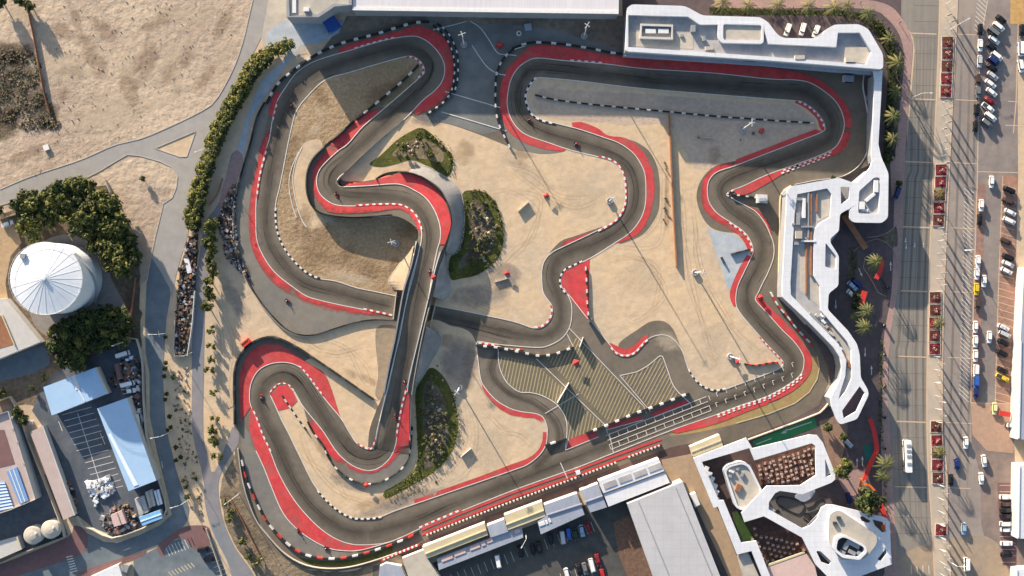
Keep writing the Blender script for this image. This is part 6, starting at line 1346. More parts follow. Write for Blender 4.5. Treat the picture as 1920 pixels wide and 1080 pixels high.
for poly_c, n_ in (((905, 440, 22, 55), 60), ((815, 790, 20, 80), 80), ((785, 280, 30, 16), 26)):
    for _ in range(n_):
        x, y = poly_c[0] + random.gauss(0, .45) * poly_c[2], poly_c[1] + random.gauss(0, .45) * poly_c[3]; q = P(x, y); s_ = random.uniform(.25, .9)
        rk.lathe((q.x, q.y, .12), [(s_, 0), (s_ * .85, s_ * .35), (s_ * .35, s_ * .55)], random.choice(['dirt', 'darksoil', 'bark', 'planting', 'browngrass']), 6)
tag(rk.build('rockery'), 'loose rocks and debris among the plants of the three garden beds', 'rocks', kind='stuff')
def scatter_plants(poly, n, where, group):
    k = 0; x0 = min(p[0] for p in poly); x1 = max(p[0] for p in poly); y0 = min(p[1] for p in poly); y1 = max(p[1] for p in poly); pts = []
    while k < n:
        x, y = random.uniform(x0, x1), random.uniform(y0, y1); r = False
        for a, b in zip(poly, poly[1:] + poly[:1]):
            if (a[1] > y) != (b[1] > y) and x < (b[0] - a[0]) * (y - a[1]) / (b[1] - a[1]) + a[0]: r = not r
        if r and all(math.dist((x, y), q) > 7 for q in pts): pts.append((x, y)); k += 1
    pts.sort(key=lambda p: p[1])
    for i, (x, y) in enumerate(pts):
        d = (bush + dusty)[i % 4]
        place(d, f'{"grey-green" if d in dusty else "green"} garden shrub {where}, {ordn(i)} from the top', 'shrub', x, y, random.uniform(.7, 1.3), group)
scatter_plants([(884, 380), (905, 382), (920, 400), (927, 430), (925, 460), (910, 478), (880, 495), (864, 500), (878, 470), (884, 440)], 26, 'in the oval garden', 'shrubs of the oval garden')
scatter_plants([(800, 715), (820, 725), (835, 760), (842, 800), (836, 840), (815, 868), (795, 880), (798, 840), (792, 780), (792, 740)], 30, 'in the long lower garden', 'shrubs of the long lower garden')
tufts = [(1246, 305), (1250, 318), (1248, 372), (1252, 380), (1246, 390), (1250, 400), (1256, 408), (1243, 412), (1412, 250), (1388, 262), (1310, 258)]
for i, (x, y) in enumerate(tufts): place(dusty[i % 2], f'small dry tuft {"along the brown panel fence" if i < 8 else "on the grey gravel infield"}, {ordn(i if i < 8 else i - 8)} from the top', 'shrub', x, y, random.uniform(.3, .55), 'dry tufts on the sand')

# palms
row = [(1355, 8), (1400, 12), (1457, 14), (1512, 14), (1560, 19), (1588, 12), (1625, 27), (1665, 75), (1679, 122), (1677, 171), (1672, 220), (1670, 262)]
for i, (x, y) in enumerate(row): place(palms[i % 2], f'palm in the hedge strip round the top right corner, {ordn(i)} from the left', 'palm', x, y, random.uniform(1.1, 1.3), 'palms along the top right pavement', hz=6)
for x, y, s, lab in ((1640, 492, 1.0, 'bright palm tree on the round plaza island beside the red sign'), (1622, 584, 1.05, 'palm tree at the lower end of the red sign by the parked cars'), (1619, 614, 1.05, 'palm tree just below the one by the parked white cars'), (1657, 868, 1.15, 'large palm tree beside the red winding canopy'), (1655, 893, .8, 'smaller palm just below the large one at the red winding canopy'),
                     (1765, 364, .75, 'palm on the median standing in the second group of beds'), (1762, 607, .85, 'palm on the median standing in the third group of beds'), (1763, 848, .85, 'palm on the median standing in the fourth group of beds'), (1605, 595, .6, 'low dark palm left of the paired plaza palms'), (1668, 900, .5, 'dead-looking palm stump by the carriageway edge')):
    place(bigp, lab, 'palm', x, y, s, hz=6)
place(olive[0], 'round leafy tree right of the terrace lobe of the white pavilion', 'tree', 1581, 876, 1.35, hz=4); place(dark[0], 'big dark round tree beside the red winding canopy at lower right', 'tree', 1626, 936, 1.9, hz=5)
for x, y, s, lab in ((1548, 800, .7, 'dark shrubby tree below the green lane tip'), (1602, 556, .7, 'dark small tree left of the parked white cars on the plaza'), (1601, 572, .7, 'dark small tree under the parked white cars on the plaza'), (1682, 345, .5, 'dark small tree by the blue car at the carriageway edge'), (1660, 300, .7, 'small tree where the walkway meets the curved building'), (1578, 818, .6, 'dark small tree near the parked silver car'), (1560, 335, .4, 'low olive shrub by the inner corner of the walkway')):
    place(dark[1], lab, 'tree', x, y, s)

# flower beds on the median
bi = 0
groups = [('top group', [(1776, 80, 0), (1776, 101, 0), (1775, 125, 0), (1774, 148, 1), (1773, 172, 1)]), ('second group', [(1764, 319, 1), (1763, 342, 1), (1761, 366, 1), (1760, 390, 1), (1759, 413, 0)]), ('third group', [(1753, 558, 0), (1753, 582, 0), (1752, 606, 1), (1752, 630, 0), (1752, 654, 1)]), ('fourth group', [(1755, 800, 0), (1756, 826, 1), (1757, 849, 0), (1757, 872, 1), (1758, 896, 0)]), ('bottom', [(1764, 993, 1)])]
for gname, beds in groups:
    for i, (x, y, k) in enumerate(beds):
        p = P(x, y); t = thing('flower_bed', f'square {"bright red" if k else "dark maroon"} flower bed in the {gname} of median beds, {ordn(i)} from the top', 'flower bed', (p.x, p.y, 0), R(random.uniform(-2, 2)), 'square flower beds on the median')
        mb = MB(); w2 = 2.15
        for dx, dy, sx, sy in ((0, w2, 4.5, .2), (0, -w2, 4.5, .2), (w2, 0, .2, 4.1), (-w2, 0, .2, 4.1)): mb.box((dx, dy, .28), (sx, sy, .35), 'concrete')
        mb.build('kerb', t); MB().box((0, 0, .26), (4.1, 4.1, .25), 'bed1' if k else 'bed0').build('soil', t)
        fb = MB(); fm = ['flower', 'flower', 'bed0', 'flowerpink', 'leaf_d'] if k else ['flower', 'leaf_d', 'bed0']
        for a in range(14): leafcards(fb, (random.uniform(-1.8, 1.8), random.uniform(-1.8, 1.8), .5), .35, 9, fm, .16)
        fb.build('bedding', t)
        cb = MB(); cm = ['flowerwhite', 'flowerpink', 'leaf_g'] if i % 2 else ['leaf_g', 'flowerwhite', 'leaf_m']
        for a in range(6): leafcards(cb, (random.uniform(-.6, .6), random.uniform(-.6, .6), .9), .55, 16, cm, .18)
        cb.build('shrub', t)
# ================================================================== VEHICLES
CARCOL = {'white': (.68, .68, .68), 'silver': (.42, .43, .45), 'grey': (.14, .145, .15), 'black': (.012, .012, .014), 'dark blue': (.015, .03, .12), 'light blue': (.25, .36, .50), 'blue': (.03, .10, .38), 'dark red': (.20, .015, .02), 'red': (.45, .02, .02), 'yellow': (.60, .42, .03), 'brown': (.07, .045, .035), 'dark green': (.015, .045, .03), 'pale yellow': (.62, .60, .30)}
PAINT = {k: flat(k + ' car paint', v, .25, var=.03, coat=.6) for k, v in CARCOL.items()}
M['tyre'] = M['black']; M['taillight'] = flat('red lamp', (.4, .01, .01), .3)
def outline(l, w, r, n=4, taper=.93):
    pts = []
    for cx, cy, a0 in ((l / 2 - r, w / 2 - r, 0), (-l / 2 + r, w / 2 - r, 90), (-l / 2 + r, -w / 2 + r, 180), (l / 2 - r, -w / 2 + r, 270)):
        for k in range(n + 1):
            a = R(a0 + 90 * k / n); x = cx + r * math.cos(a); y = cy + r * math.sin(a)
            pts.append((x, y * (taper if x > l * .3 else 1)))
    return pts
def loft(mb, rings, m):
    vs = []; fs = []; n = len(rings[0][0])
    for pts, z in rings: vs += [(p[0], p[1], z) for p in pts]
    for j in range(len(rings) - 1):
        for i in range(n): k = (i + 1) % n; fs.append((j * n + i, j * n + k, (j + 1) * n + k, (j + 1) * n + i))
    fs += [tuple(range((len(rings) - 1) * n, len(rings) * n)), tuple(reversed(range(n)))]
    mb.add(vs, fs, m)
def sc(pts, sx, sy, dx=0): return [(p[0] * sx + dx, p[1] * sy) for p in pts]
SPEC = {'saloon car': (4.6, 1.8, .86, 1.42, -.35, .50, .62), 'hatchback': (4.1, 1.75, .88, 1.48, -.45, .62, .74), 'estate car': (4.8, 1.9, 1.0, 1.75, -.45, .68, .78), 'van': (5.3, 2.0, 1.15, 2.2, -.25, .84, .9), 'pickup truck': (5.2, 1.9, 1.0, 1.75, .35, .34, .42)}
PROTO = {}
def car(kind, colour, x, y, ang, label, group=None):
    key = (kind, colour)
    if key not in PROTO:
        l, w_, hb, hr, cx, cr, cl = SPEC[kind]
        nm = kind.replace(' ', '_') if kind != 'estate car' else 'estate_car'
        t = bpy.data.objects.new(nm, None); link(t); pm = PAINT[colour]
        O = outline(l, w_, .42); mb = MB()
        loft(mb, [(sc(O, .97, .94), .22), (O, .42), (sc(O, .995, .98), hb * .86), (sc(O, .955, .90), hb)], pm)
        mb.build('body', t)
        C = outline(l * cl, w_ * .88, .25, 4, .97); C2 = outline(l * cr, w_ * .74, .2, 4, 1)
        gb = MB(); loft(gb, [(sc(C, 1, 1, cx), hb - .02), (sc(C2, 1, 1, cx), hr - .06)], 'darkglass'); gb.build('windows', t)
        rb = MB(); loft(rb, [(sc(C2, 1.01, 1.01, cx), hr - .07), (sc(C2, .97, .95, cx), hr)], pm)
        if kind == 'pickup truck': rb.box((-l * .30, 0, hb + .02), (l * .34, w_ * .72, .05), 'darkmetal')
        rb.build('roof', t)
        for sx in (1, -1):
            for sy in (1, -1):
                wb = MB(); wb.tube([(sx * l * .31, sy * (w_ / 2 - .2), .33), (sx * l * .31, sy * (w_ / 2 + .01), .33)], .33, 'tyre', 10); wb.build('wheel', t)
            MB().box((l / 2 - .08, sx * w_ * .33, .66), (.16, .34, .16), 'lamp').build('headlight', t); MB().box((-l / 2 + .05, sx * w_ * .36, .72), (.12, .3, .16), 'taillight').build('tail_light', t)
        PROTO[key] = t; o = t
    else: o = copy_tree(PROTO[key])
    p = P(x, y, .7); o.location = (p.x, p.y, .075); o.rotation_euler = (0, 0, R(-ang))
    for k in ('group',):
        if k in o: del o[k]
    return tag(o, label, 'pickup' if 'pickup' in kind else 'van' if kind == 'van' else 'car', group)
S_, E_, V_, K_, HB = 'saloon car', 'estate car', 'van', 'pickup truck', 'hatchback'
ga = 'cars parked in the lots along the right side'
row = [(S_, 'black', 1877, 36), (E_, 'white', 1872, 50), (V_, 'grey', 1862, 60), (S_, 'white', 1864, 75), (S_, 'black', 1859, 88), (E_, 'white', 1869, 105), (E_, 'dark blue', 1862, 114), (S_, 'black', 1860, 127), (S_, 'silver', 1861, 142), (S_, 'white', 1857, 157), (S_, 'white', 1859, 173), (S_, 'dark red', 1855, 189), (K_, 'white', 1852, 202), (E_, 'white', 1857, 219), (E_, 'grey', 1849, 231)]
for i, (k, c_, x, y) in enumerate(row): car(k, c_, x, y, 38, f'{c_} {k} in the slanted row at top right, {ordn(i)} from the top', ga)
colm = [(S_, 'black', 1838, 56), (S_, 'white', 1838, 85), (S_, 'silver', 1837, 115), (S_, 'brown', 1834, 150), (S_, 'grey', 1834, 172), (E_, 'black', 1831, 206), (S_, 'black', 1829, 237)]
for i, (k, c_, x, y) in enumerate(colm): car(k, c_, x, y, 92, f'{c_} {k} parked along the lane at top right, {ordn(i)} from the top', ga)
for k, c_, x, y, a, lab in ((S_, 'black', 1916, 57, 90, 'black car at the right border below the ochre patch'), (V_, 'white', 1914, 92, 90, 'white van at the right border, top right'), (E_, 'white', 1914, 124, 80, 'white estate car at the right border, just below the white van'),
        (E_, 'white', 1477, 56, 110, 'white estate car in the court above the grandstand, left of the three'), (E_, 'white', 1505, 55, 106, 'white estate car in the court above the grandstand, middle of the three'), (E_, 'white', 1530, 59, 112, 'white estate car in the court above the grandstand, right of the three'),
        (S_, 'white', 1859, 341, 92, 'white car driving alone down the lot aisle, upper of the two'), (S_, 'white', 1840, 385, 92, 'white car at the upper end of the left stall strip'), (S_, 'black', 1837, 412, 92, 'black car right behind the white car at the upper end of the stall strip'),
        (S_, 'white', 1834, 490, 92, 'white car on the left stall strip, just above the taxi pair'), (S_, 'white', 1832, 513, 92, 'white car on the left stall strip, touching the yellow taxi'), (S_, 'white', 1845, 527, 92, 'white car in the aisle beside the yellow taxi'), (S_, 'yellow', 1831, 542, 92, 'yellow taxi on the left stall strip'),
        (S_, 'brown', 1833, 570, 92, 'brown car on the left stall strip below the yellow taxi'), (S_, 'white', 1829, 613, 92, 'white car on the lower left stall strip, first of four in line'), (S_, 'white', 1829, 640, 92, 'white car on the lower left stall strip, second of four in line'), (S_, 'white', 1829, 667, 92, 'white car on the lower left stall strip, third of four in line'), (E_, 'white', 1830, 695, 92, 'white estate car ending the line of four on the lower left stall strip'), (E_, 'blue', 1830, 716, 92, 'blue estate car at the lower end of the left stall strip'), (S_, 'dark blue', 1830, 735, 92, 'dark blue car just below the blue estate on the stall strip'),
        (S_, 'white', 1855, 632, 92, 'white car driving alone down the lot aisle, lower of the two'), (S_, 'pale yellow', 1865, 766, 92, 'pale yellow car by the red heap below the lot'), (S_, 'white', 1899, 797, 0, 'white car parked crosswise at the border under the lot'),
        (E_, 'dark blue', 1682, 362, 108, 'dark blue estate car at the edge of the carriageway by the curved building'), (S_, 'white', 1597, 552, 42, 'white car on the plaza beside the red sign, lower of the pair'), (S_, 'light blue', 1598, 536, 42, 'light blue car on the plaza, upper of the pair by the red sign'), (E_, 'dark blue', 1607, 531, 42, 'dark blue estate car touching the light blue one on the plaza'),
        (S_, 'silver', 1589, 830, 42, 'silver car parked near the round leafy tree at lower right'), (S_, 'dark blue', 1591, 934, 80, 'dark blue car beside the big dark round tree'), (S_, 'white', 1811, 830, 90, 'white car driving down the road beside the lower beds'), (S_, 'dark blue', 1794, 870, 85, 'dark blue car driving beside the fourth bed group'), (S_, 'white', 1845, 864, 82, 'white car by the pink sandy verge, upper of two'), (S_, 'white', 1840, 897, 88, 'white car by the pink sandy verge, lower of two'), (S_, 'black', 1783, 900, 90, 'black car close to the lowest bed of the fourth group'), (S_, 'light blue', 1807, 991, 90, 'light blue car driving beside the single bottom bed'), (V_, 'white', 1812, 1058, 90, 'white van on the road at the bottom right'),
        (S_, 'white', 14, 420, -22, 'white car parked by the low wall at the left border'), (E_, 'black', 382, 1030, -10, 'black estate car in the bottom left car park, upper one'), (S_, 'black', 394, 1048, -12, 'black car in the bottom left car park, lower one'), (V_, 'white', 231, 664, -18, 'white van in the yard under the dark clump of trees'), (V_, 'white', 240, 720, -14, 'white van among the pallets by the upper blue roof'), (K_, 'white', 242, 733, -8, 'white pickup among the pallets by the upper blue roof'), (V_, 'white', 261, 788, 80, 'white van along the long blue shed, by the yard wall'),
        (V_, 'white', 934, 1052, 78, 'white van backed up to the leftmost pit garages'), (V_, 'silver', 1055, 1007, 82, 'silver van in the dark pit car park row'), (E_, 'blue', 1066, 1000, 82, 'blue estate car in the dark pit car park row'), (S_, 'dark green', 1079, 1002, 80, 'dark green car in the dark pit car park row'), (S_, 'light blue', 1091, 995, 78, 'light blue car in the dark pit car park row'), (S_, 'dark red', 1103, 989, 74, 'dark red car at the right end of the dark pit car park row'), (S_, 'black', 1032, 1010, 80, 'black car left of the silver van in the pit car park'), (S_, 'black', 999, 1030, 78, 'black car farther left in the pit car park row, left of two'), (E_, 'black', 1011, 1026, 78, 'black estate car farther left in the pit car park row, right of two'), (E_, 'black', 976, 1034, 76, 'black estate car at the far left of the pit car park row'), (V_, 'white', 1110, 1060, 76, 'white van in the lower row of the pit car park'), (S_, 'dark red', 1121, 1050, 76, 'dark red car beside the white van in the lower pit row'), (S_, 'black', 1085, 1068, 76, 'black car left of the white van in the lower pit row'), (S_, 'grey', 1097, 1066, 76, 'grey car touching the white van in the lower pit row'), (S_, 'white', 1063, 1076, 76, 'white car at the bottom border in the pit car park'), (S_, 'red', 1130, 1078, 76, 'red car at the bottom border in the pit car park')):
    car(k, c_, x, y, a, lab)
rc = [(E_, 'black', 1892, 356), (E_, 'brown', 1890, 377), (S_, 'white', 1894, 398), (E_, 'white', 1892, 414), (S_, 'brown', 1886, 452), (E_, 'black', 1890, 482), (S_, 'white', 1890, 495), (S_, 'white', 1887, 508), (S_, 'white', 1881, 614), (E_, 'silver', 1884, 627), (E_, 'black', 1881, 642), (E_, 'black', 1879, 662), (S_, 'black', 1880, 694), (K_, 'yellow', 1879, 708)]
for i, (k, c_, x, y) in enumerate(rc): car(k, c_, x, y, 26, f'{c_} {k} in the red-paved right-hand stalls, {ordn(i)} from the top', ga)
rc = [(S_, 'white', 1885, 932), (S_, 'brown', 1886, 945), (E_, 'black', 1886, 956), (E_, 'black', 1886, 967), (E_, 'white', 1886, 982), (S_, 'white', 1887, 993), (S_, 'white', 1887, 1019), (S_, 'black', 1887, 1040)]
for i, (k, c_, x, y) in enumerate(rc): car(k, c_, x, y, 0, f'{c_} {k} in the lowest right-hand stalls, {ordn(i)} from the top', ga)
# bus
q = P(1701, 855, 1.5); t = thing('bus', 'long white bus driving down the paved carriageway at lower right', 'bus', (q.x, q.y, .06), R(-88))
O = outline(12.0, 2.55, .35); mb = MB(); loft(mb, [(sc(O, .99, .97), .3), (O, .5), (O, 2.7), (sc(O, .985, .93), 3.1)], PAINT['white']); mb.build('body', t)
gb = MB(); loft(gb, [(sc(O, 1.004, 1.012), 1.35), (sc(O, 1.004, 1.012), 2.35)], 'darkglass'); gb.build('windows', t)
for x in (-4.2, -2.2, -.2, 2.6): MB().box((x, 0, 3.2), (.9, 1.5, .2), 'metal').build('roof_vent', t)
for x in (-3.6, 3.8):
    for y in (1.1, -1.1): MB().tube([(x, y, .48), (x, y * 1.16, .48)], .48, 'tyre', 12).build('wheel', t)
for y in (.85, -.85): MB().box((6.0, y, .8), (.1, .35, .22), 'lamp').build('headlight', t)

# ------------------------------------------------------------------ people (one continuous skinned body) and karts
def body(name, joints, edges, mi=None):
    me = bpy.data.meshes.new(name); me.from_pydata([j[:3] for j in joints], edges, []); me.update()
    o = bpy.data.objects.new(name, me); link(o)
    sk = o.modifiers.new('skin', 'SKIN'); o.modifiers.new('sub', 'SUBSURF').levels = 1
    for v, j in zip(me.skin_vertices[0].data, joints): v.radius = (j[3], j[3])
    me.skin_vertices[0].data[0].use_root = True
    dg = bpy.context.evaluated_depsgraph_get(); m2 = bpy.data.meshes.new_from_object(o.evaluated_get(dg)); bpy.data.objects.remove(o)
    m2.name = name; return m2
def person(joints, edges, mat_, head, hmat):
    m2 = body('person', joints, edges); m2.materials.clear(); m2.materials.append(M[mat_])
    t = bpy.data.objects.new('person', m2); link(t)
    hb = MB(); hb.lathe((head[0], head[1], head[2] - .16), [(.05, 0), (.125, .08), (.15, .18), (.12, .28), (0, .33)], hmat, 12, False); hb.box((head[0] + .1, head[1], head[2] + .01), (.1, .2, .09), 'darkglass')
    hb.build('helmet' if 'helmet' in hmat else 'hair', t)
    return t
sit = [(0, 0, .32, .15), (-.06, 0, .58, .15), (-.1, 0, .80, .15), (-.1, 0, .95, .06), (-.08, 0, 1.05, .09), (.02, .2, .82, .065), (.22, .25, .62, .05), (.40, .12, .62, .042), (.02, -.2, .82, .065), (.22, -.25, .62, .05), (.40, -.12, .62, .042),
       (.12, .13, .30, .095), (.46, .18, .44, .07), (.80, .16, .26, .05), (.92, .16, .28, .04), (.12, -.13, .30, .095), (.46, -.18, .44, .07), (.80, -.16, .26, .05), (.92, -.16, .28, .04)]
se = [(0, 1), (1, 2), (2, 3), (3, 4), (2, 5), (5, 6), (6, 7), (2, 8), (8, 9), (9, 10), (0, 11), (11, 12), (12, 13), (13, 14), (0, 15), (15, 16), (16, 17), (17, 18)]
drv = {'helmet': person(sit, se, 'overall', (-.07, 0, 1.12), 'helmet'), 'helmetred': person(sit, se, 'overall', (-.07, 0, 1.12), 'helmetred')}
kt = bpy.data.objects.new('racing_kart', None); link(kt)
mb = MB(); mb.box((.05, 0, .10), (1.5, .66, .07), 'darkmetal').box((.95, 0, .2), (.34, .95, .16), 'redbar', 0, .8).box((.15, .58, .19), (.75, .2, .2), 'redbar', 0, .85).box((.15, -.58, .19), (.75, .2, .2), 'redbar', 0, .85).box((-.82, 0, .26), (.12, 1.15, .2), 'black').box((-.45, -.42, .28), (.4, .25, .3), 'metal'); mb.build('frame', kt)
mb = MB(); mb.box((-.14, 0, .2), (.46, .46, .1), 'black').box((-.36, 0, .42), (.1, .46, .46), 'black', 0, .9); mb.build('seat', kt)
mb = MB(); mb.lathe((.42, 0, .6), [(.12, 0), (.15, .02), (.12, .04)], 'black', 12, False).tube([(.42, 0, .6), (.62, 0, .2)], .025, 'metal', 6); mb.build('steering_wheel', kt)
for sx, sy, r_ in ((.62, .55, .13), (.62, -.55, .13), (-.6, .58, .145), (-.6, -.58, .145)): MB().tube([(sx, sy - .1, r_), (sx, sy + .1, r_)], r_, 'tyre', 10).build('wheel', kt)
karts = [(547, 200, 115, 'on the left straight of the north-west loop'), (992, 225, 40, 'leaving the corner opposite the paddock link'), (1080, 270, 20, 'on the curve above the centre sand'), (631, 364, 70, 'in the tight raised left bend'), (806, 509, 96, 'high on the bridge beside the right rail'), (759, 716, 105, 'upper one on the descending ramp below the bridge'), (742, 779, 108, 'lower one on the descending ramp below the bridge'), (491, 745, -85, 'beside the narrow sand tongue at lower left'), (539, 564, 30, 'on the wide grey runoff in the west'), (560, 995, 50, 'on the red band of the bottom left corner'), (612, 1027, 20, 'on the grey runoff of the bottom left corner'), (1413, 610, 60, 'before the right-hand bend under the curved building'), (1085, 862, 160, 'on the main straight near the pit wall')]
for i, (x, y, a, w_) in enumerate(karts[:11]):
    o = kt if i == 0 else copy_tree(kt); p = D(x, y, .07 if y > 0 else 0); p.z += .06; o.location = p; o.rotation_euler = (0, 0, R(-a)); tag(o, f'small racing kart {w_}', 'kart', 'karts out on the circuit')
    k = 'helmet' if i % 3 else 'helmetred'; d0 = drv[k]
    d = d0 if 'category' not in d0 else copy_tree(d0)
    d.location = p; d.rotation_euler = (0, 0, R(-a)); tag(d, f'helmeted person in the kart {w_}', 'person', 'kart drivers')
st_ = [(0, 0, .95, .14), (0, 0, 1.2, .14), (0, 0, 1.42, .15), (0, 0, 1.52, .06), (.01, 0, 1.64, .09), (0, .2, 1.4, .06), (.03, .25, 1.12, .05), (.1, .25, .88, .04), (0, -.2, 1.4, .06), (.03, -.25, 1.12, .05), (-.06, -.25, .88, .04), (0, .1, .88, .1), (.1, .1, .5, .07), (.02, .1, .08, .05), (.16, .1, .05, .04), (0, -.1, .88, .1), (-.04, -.1, .5, .07), (-.16, -.1, .08, .05), (-.03, -.1, .05, .04)]
pd = person(st_, se, 'overall', (.01, 0, 1.68), 'black')
for i, (x, y, a, w_) in enumerate([(1565, 5, 10, 'on the pink pavement near the top border'), (1612, 6, 170, 'on the pink pavement where it starts to curve'), (1686, 43, 50, 'on the outer bend of the pink pavement'), (1569, 936, 80, 'beside the dark blue parked car at lower right')]):
    o = pd if i == 0 else copy_tree(pd); p = P(x, y); o.location = (p.x, p.y, .08); o.rotation_euler = (0, 0, R(a)); tag(o, f'person in dark clothes walking {w_}', 'person')

# ------------------------------------------------------------------ masts, boards, posts
def mast_proto():
    t = bpy.data.objects.new('floodlight_mast', None); link(t)
    MB().lathe((0, 0, 0), [(1.25, 0), (1.25, .8), (.95, .85), (.9, .5), (.3, .5)], 'deck', 18, False).build('base_ring', t)
    MB().tube([(0, 0, 0), (0, 0, 8), (0, 0, 16)], [.28, .2, .13], 'lightmetal', 8).build('pole', t)
    MB().box((0, 0, 16.1), (2.6, .13, .14), 'lightmetal').box((0, 0, 16.1), (.13, 1.9, .14), 'lightmetal').build('cross_arm', t)
    for x, y in ((1.2, 0), (-1.2, 0), (.5, 0), (-.5, 0), (0, .9), (0, -.9)): MB().box((x, y, 16.0), (.5, .36, .26), 'metal', 0, .8).build('lamp', t)
    return t
mp = mast_proto()
for i, (x, y, w_) in enumerate([(870, 84, 'on the paddock link beside the northern hairpin'), (1095, 68, 'on the shaded ground under the long hangar'), (1391, 243, 'on the grey gravel infield'), (1143, 377, 'on the sand inside the big right-hand bulge'), (1303, 511, 'on the open sand of the east infield'), (743, 457, 'on the brown west infield beside the bridge'), (861, 727, 'on the sand right of the long lower garden'), (1369, 668, 'near the bottom tip of the east infield')]):
    o = mp if i == 0 else copy_tree(mp); p = P(x, y); o.location = (p.x, p.y, .1); o.rotation_euler = (0, 0, R(20 + 35 * i)); tag(o, f'tall floodlight mast {w_}', 'floodlight', 'floodlight masts')
def board(label, a, b, h, gap=.05, m='whitebar'):
    A, B = P(*a, h), P(*b, h); A.z = B.z = 0; c = (A + B) / 2; d = B - A; t = thing('advertising_board', label, 'board', (c.x, c.y, .1), math.atan2(d.y, d.x)); l = d.length
    MB().box((0, 0, gap + (h - gap) / 2), (l, .14, h - gap), m).build('panel', t)
    for x in (-l * .35, l * .35): MB().tube([(x, .1, h * .8), (x, .8, 0)], .05, 'metal', 5).build('leg', t)
board('slanted white board standing on the centre sand', (971, 396), (991, 378), 1.2); board('long low white board on the sand below the oval garden', (927, 529), (952, 522), .8); board('slanted white board on the sand above the main straight', (864, 857), (883, 841), 1.2)
board('big white board in the middle of the striped paddock', (1045, 756), (1067, 718), 2.9); board('white board at the upper edge of the striped paddock', (1087, 651), (1094, 632), 2.4); board('dark board at the corner where the paddock lines meet', (1104, 605), (1112, 598), 2.2, m='darkmetal')
board('small pale board on the gravel infield', (1312, 257), (1338, 259), .6)
board('small white board on the paddock link by the red crate', (965, 92), (984, 86), .9)
hp = bpy.data.objects.new('marshal_post', None); link(hp)
MB().lathe((0, 0, 2.1), [(1.75, 0), (1.75, .12), (.9, .5), (0, .8)], 'kred', 4, True).build('roof', hp); MB().box((0, 0, .2), (2.2, 2.2, .4), 'black').build('platform', hp)
for sx in (1, -1):
    for sy in (1, -1): MB().tube([(sx * 1.0, sy * 1.0, .3), (sx * 1.0, sy * 1.0, 2.2)], .06, 'metal', 6).build('post', hp)
MB().box((-.9, 0, .9), (.1, 1.8, 1.0), 'redbar').build('panel', hp)
for i, (x, y, w_) in enumerate([(1024, 367, 'on the sand in the middle of the centre infield'), (950, 512, 'beside the long white board below the oval garden'), (1079, 679, 'on the striped paddock beside the black-and-white barrier'), (1381, 678, 'at the bottom tip of the east infield'), (1427, 246, 'on the grey gravel beside a floodlight'), (832, 353, 'on the raised outer bend'), (688, 908, 'at the foot of the small bottom bend'), (1424, 557, 'inside the right-hand kink by the curved building'), (813, 520, 'on the bridge ramp by the right guard rail'), (937, 84, 'on the paddock link by the white lines')]):
    o = hp if i == 0 else copy_tree(hp); p = D(x, y); o.location = p + Vector((0, 0, .1)); o.rotation_euler = (0, 0, R(15 * i)); o.scale = (.68,) * 3 if i != 2 else (.85,) * 3; tag(o, f'small red-roofed marshal post {w_}', 'marshal post', 'red marshal posts')
t, c = building('timing_cabin', 'white box cabin inside the red V by the curved building', 'cabin', [[(1420, 364), (1439, 365), (1439, 381), (1420, 380)]], 2.8, 'whitebar', 'wall'); on(t, c, 'window', [[(1422, 381), (1437, 382), (1437, 383), (1422, 382)]], 1.0, 1.9, 'darkglass'); onb(t, c, 'roof_unit', 1430, 374, 13, 6, 2.8, .6, 'bluegreyroof')
t, c = building('timing_cabin', 'small pale hut at the top right corner of the circuit, under the grandstand', 'cabin', [[(1583, 140), (1602, 142), (1601, 153), (1583, 151)]], 2.6, 'bluegreyroof', 'wall'); on(t, c, 'window', [[(1585, 153), (1599, 154), (1599, 155), (1585, 154)]], 1.0, 1.9, 'darkglass')
lt = bpy.data.objects.new('street_lamp', None); link(lt)
MB().tube([(0, 0, 0), (0, 0, 8.4), (.5, 0, 8.9), (3.2, 0, 9.1)], [.13, .09, .07, .05], 'lightmetal', 6).build('pole', lt); MB().box((3.3, 0, 9.05), (.9, .34, .16), 'lamp').build('lamp_head', lt)
for i, (x, y, a, w_) in enumerate([(312, 625, 180, 'beside the blue service road, level with the scrap strip'), (352, 938, 195, 'at the curve of the blue service road'), (316, 812, 190, 'on the verge of the blue service road, middle'), (448, 926, 215, 'outside the bottom left corner of the circuit'), (986, 1000, 240, 'in front of the grey-blue pit garages'), (1711, 183, 0, 'on the outer edge of the pink pavement'), (1776, 1050, 0, 'on the median near the bottom border'), (1782, 55, 30, 'on the median near the top border'), (1808, 470, 180, 'between the road and the white stall lines'), (396, 285, 200, 'in the roadside hedge by the brick walk'), (245, 640, 200, 'by the corner of the yard wall')]):
    o = lt if i == 0 else copy_tree(lt); p = P(x, y); o.location = (p.x, p.y, .05); o.rotation_euler = (0, 0, R(a)); tag(o, f'street lamp {w_}', 'street lamp', 'street lamps')
ft = bpy.data.objects.new('feather_flag', None); link(ft)
MB().tube([(0, 0, 0), (0, 0, 3.4), (.12, 0, 4.4), (.5, 0, 5.0)], [.06, .05, .04, .025], 'lightmetal', 5).build('pole', ft)
fb = MB(); pr = [(0, 1.2), (.55, 1.3), (.75, 2.4), (.8, 3.6), (.72, 4.5), (.5, 5.0), (.12, 4.4), (0, 3.4)]
fb.add([(x, -.012, z) for x, z in pr] + [(x, .012, z) for x, z in pr], [tuple(range(8)), tuple(reversed(range(8, 16)))] + [(i, i + 8, (i + 1) % 8 + 8, (i + 1) % 8) for i in range(8)], 'metal'); fb.build('banner', ft)
fi = 0
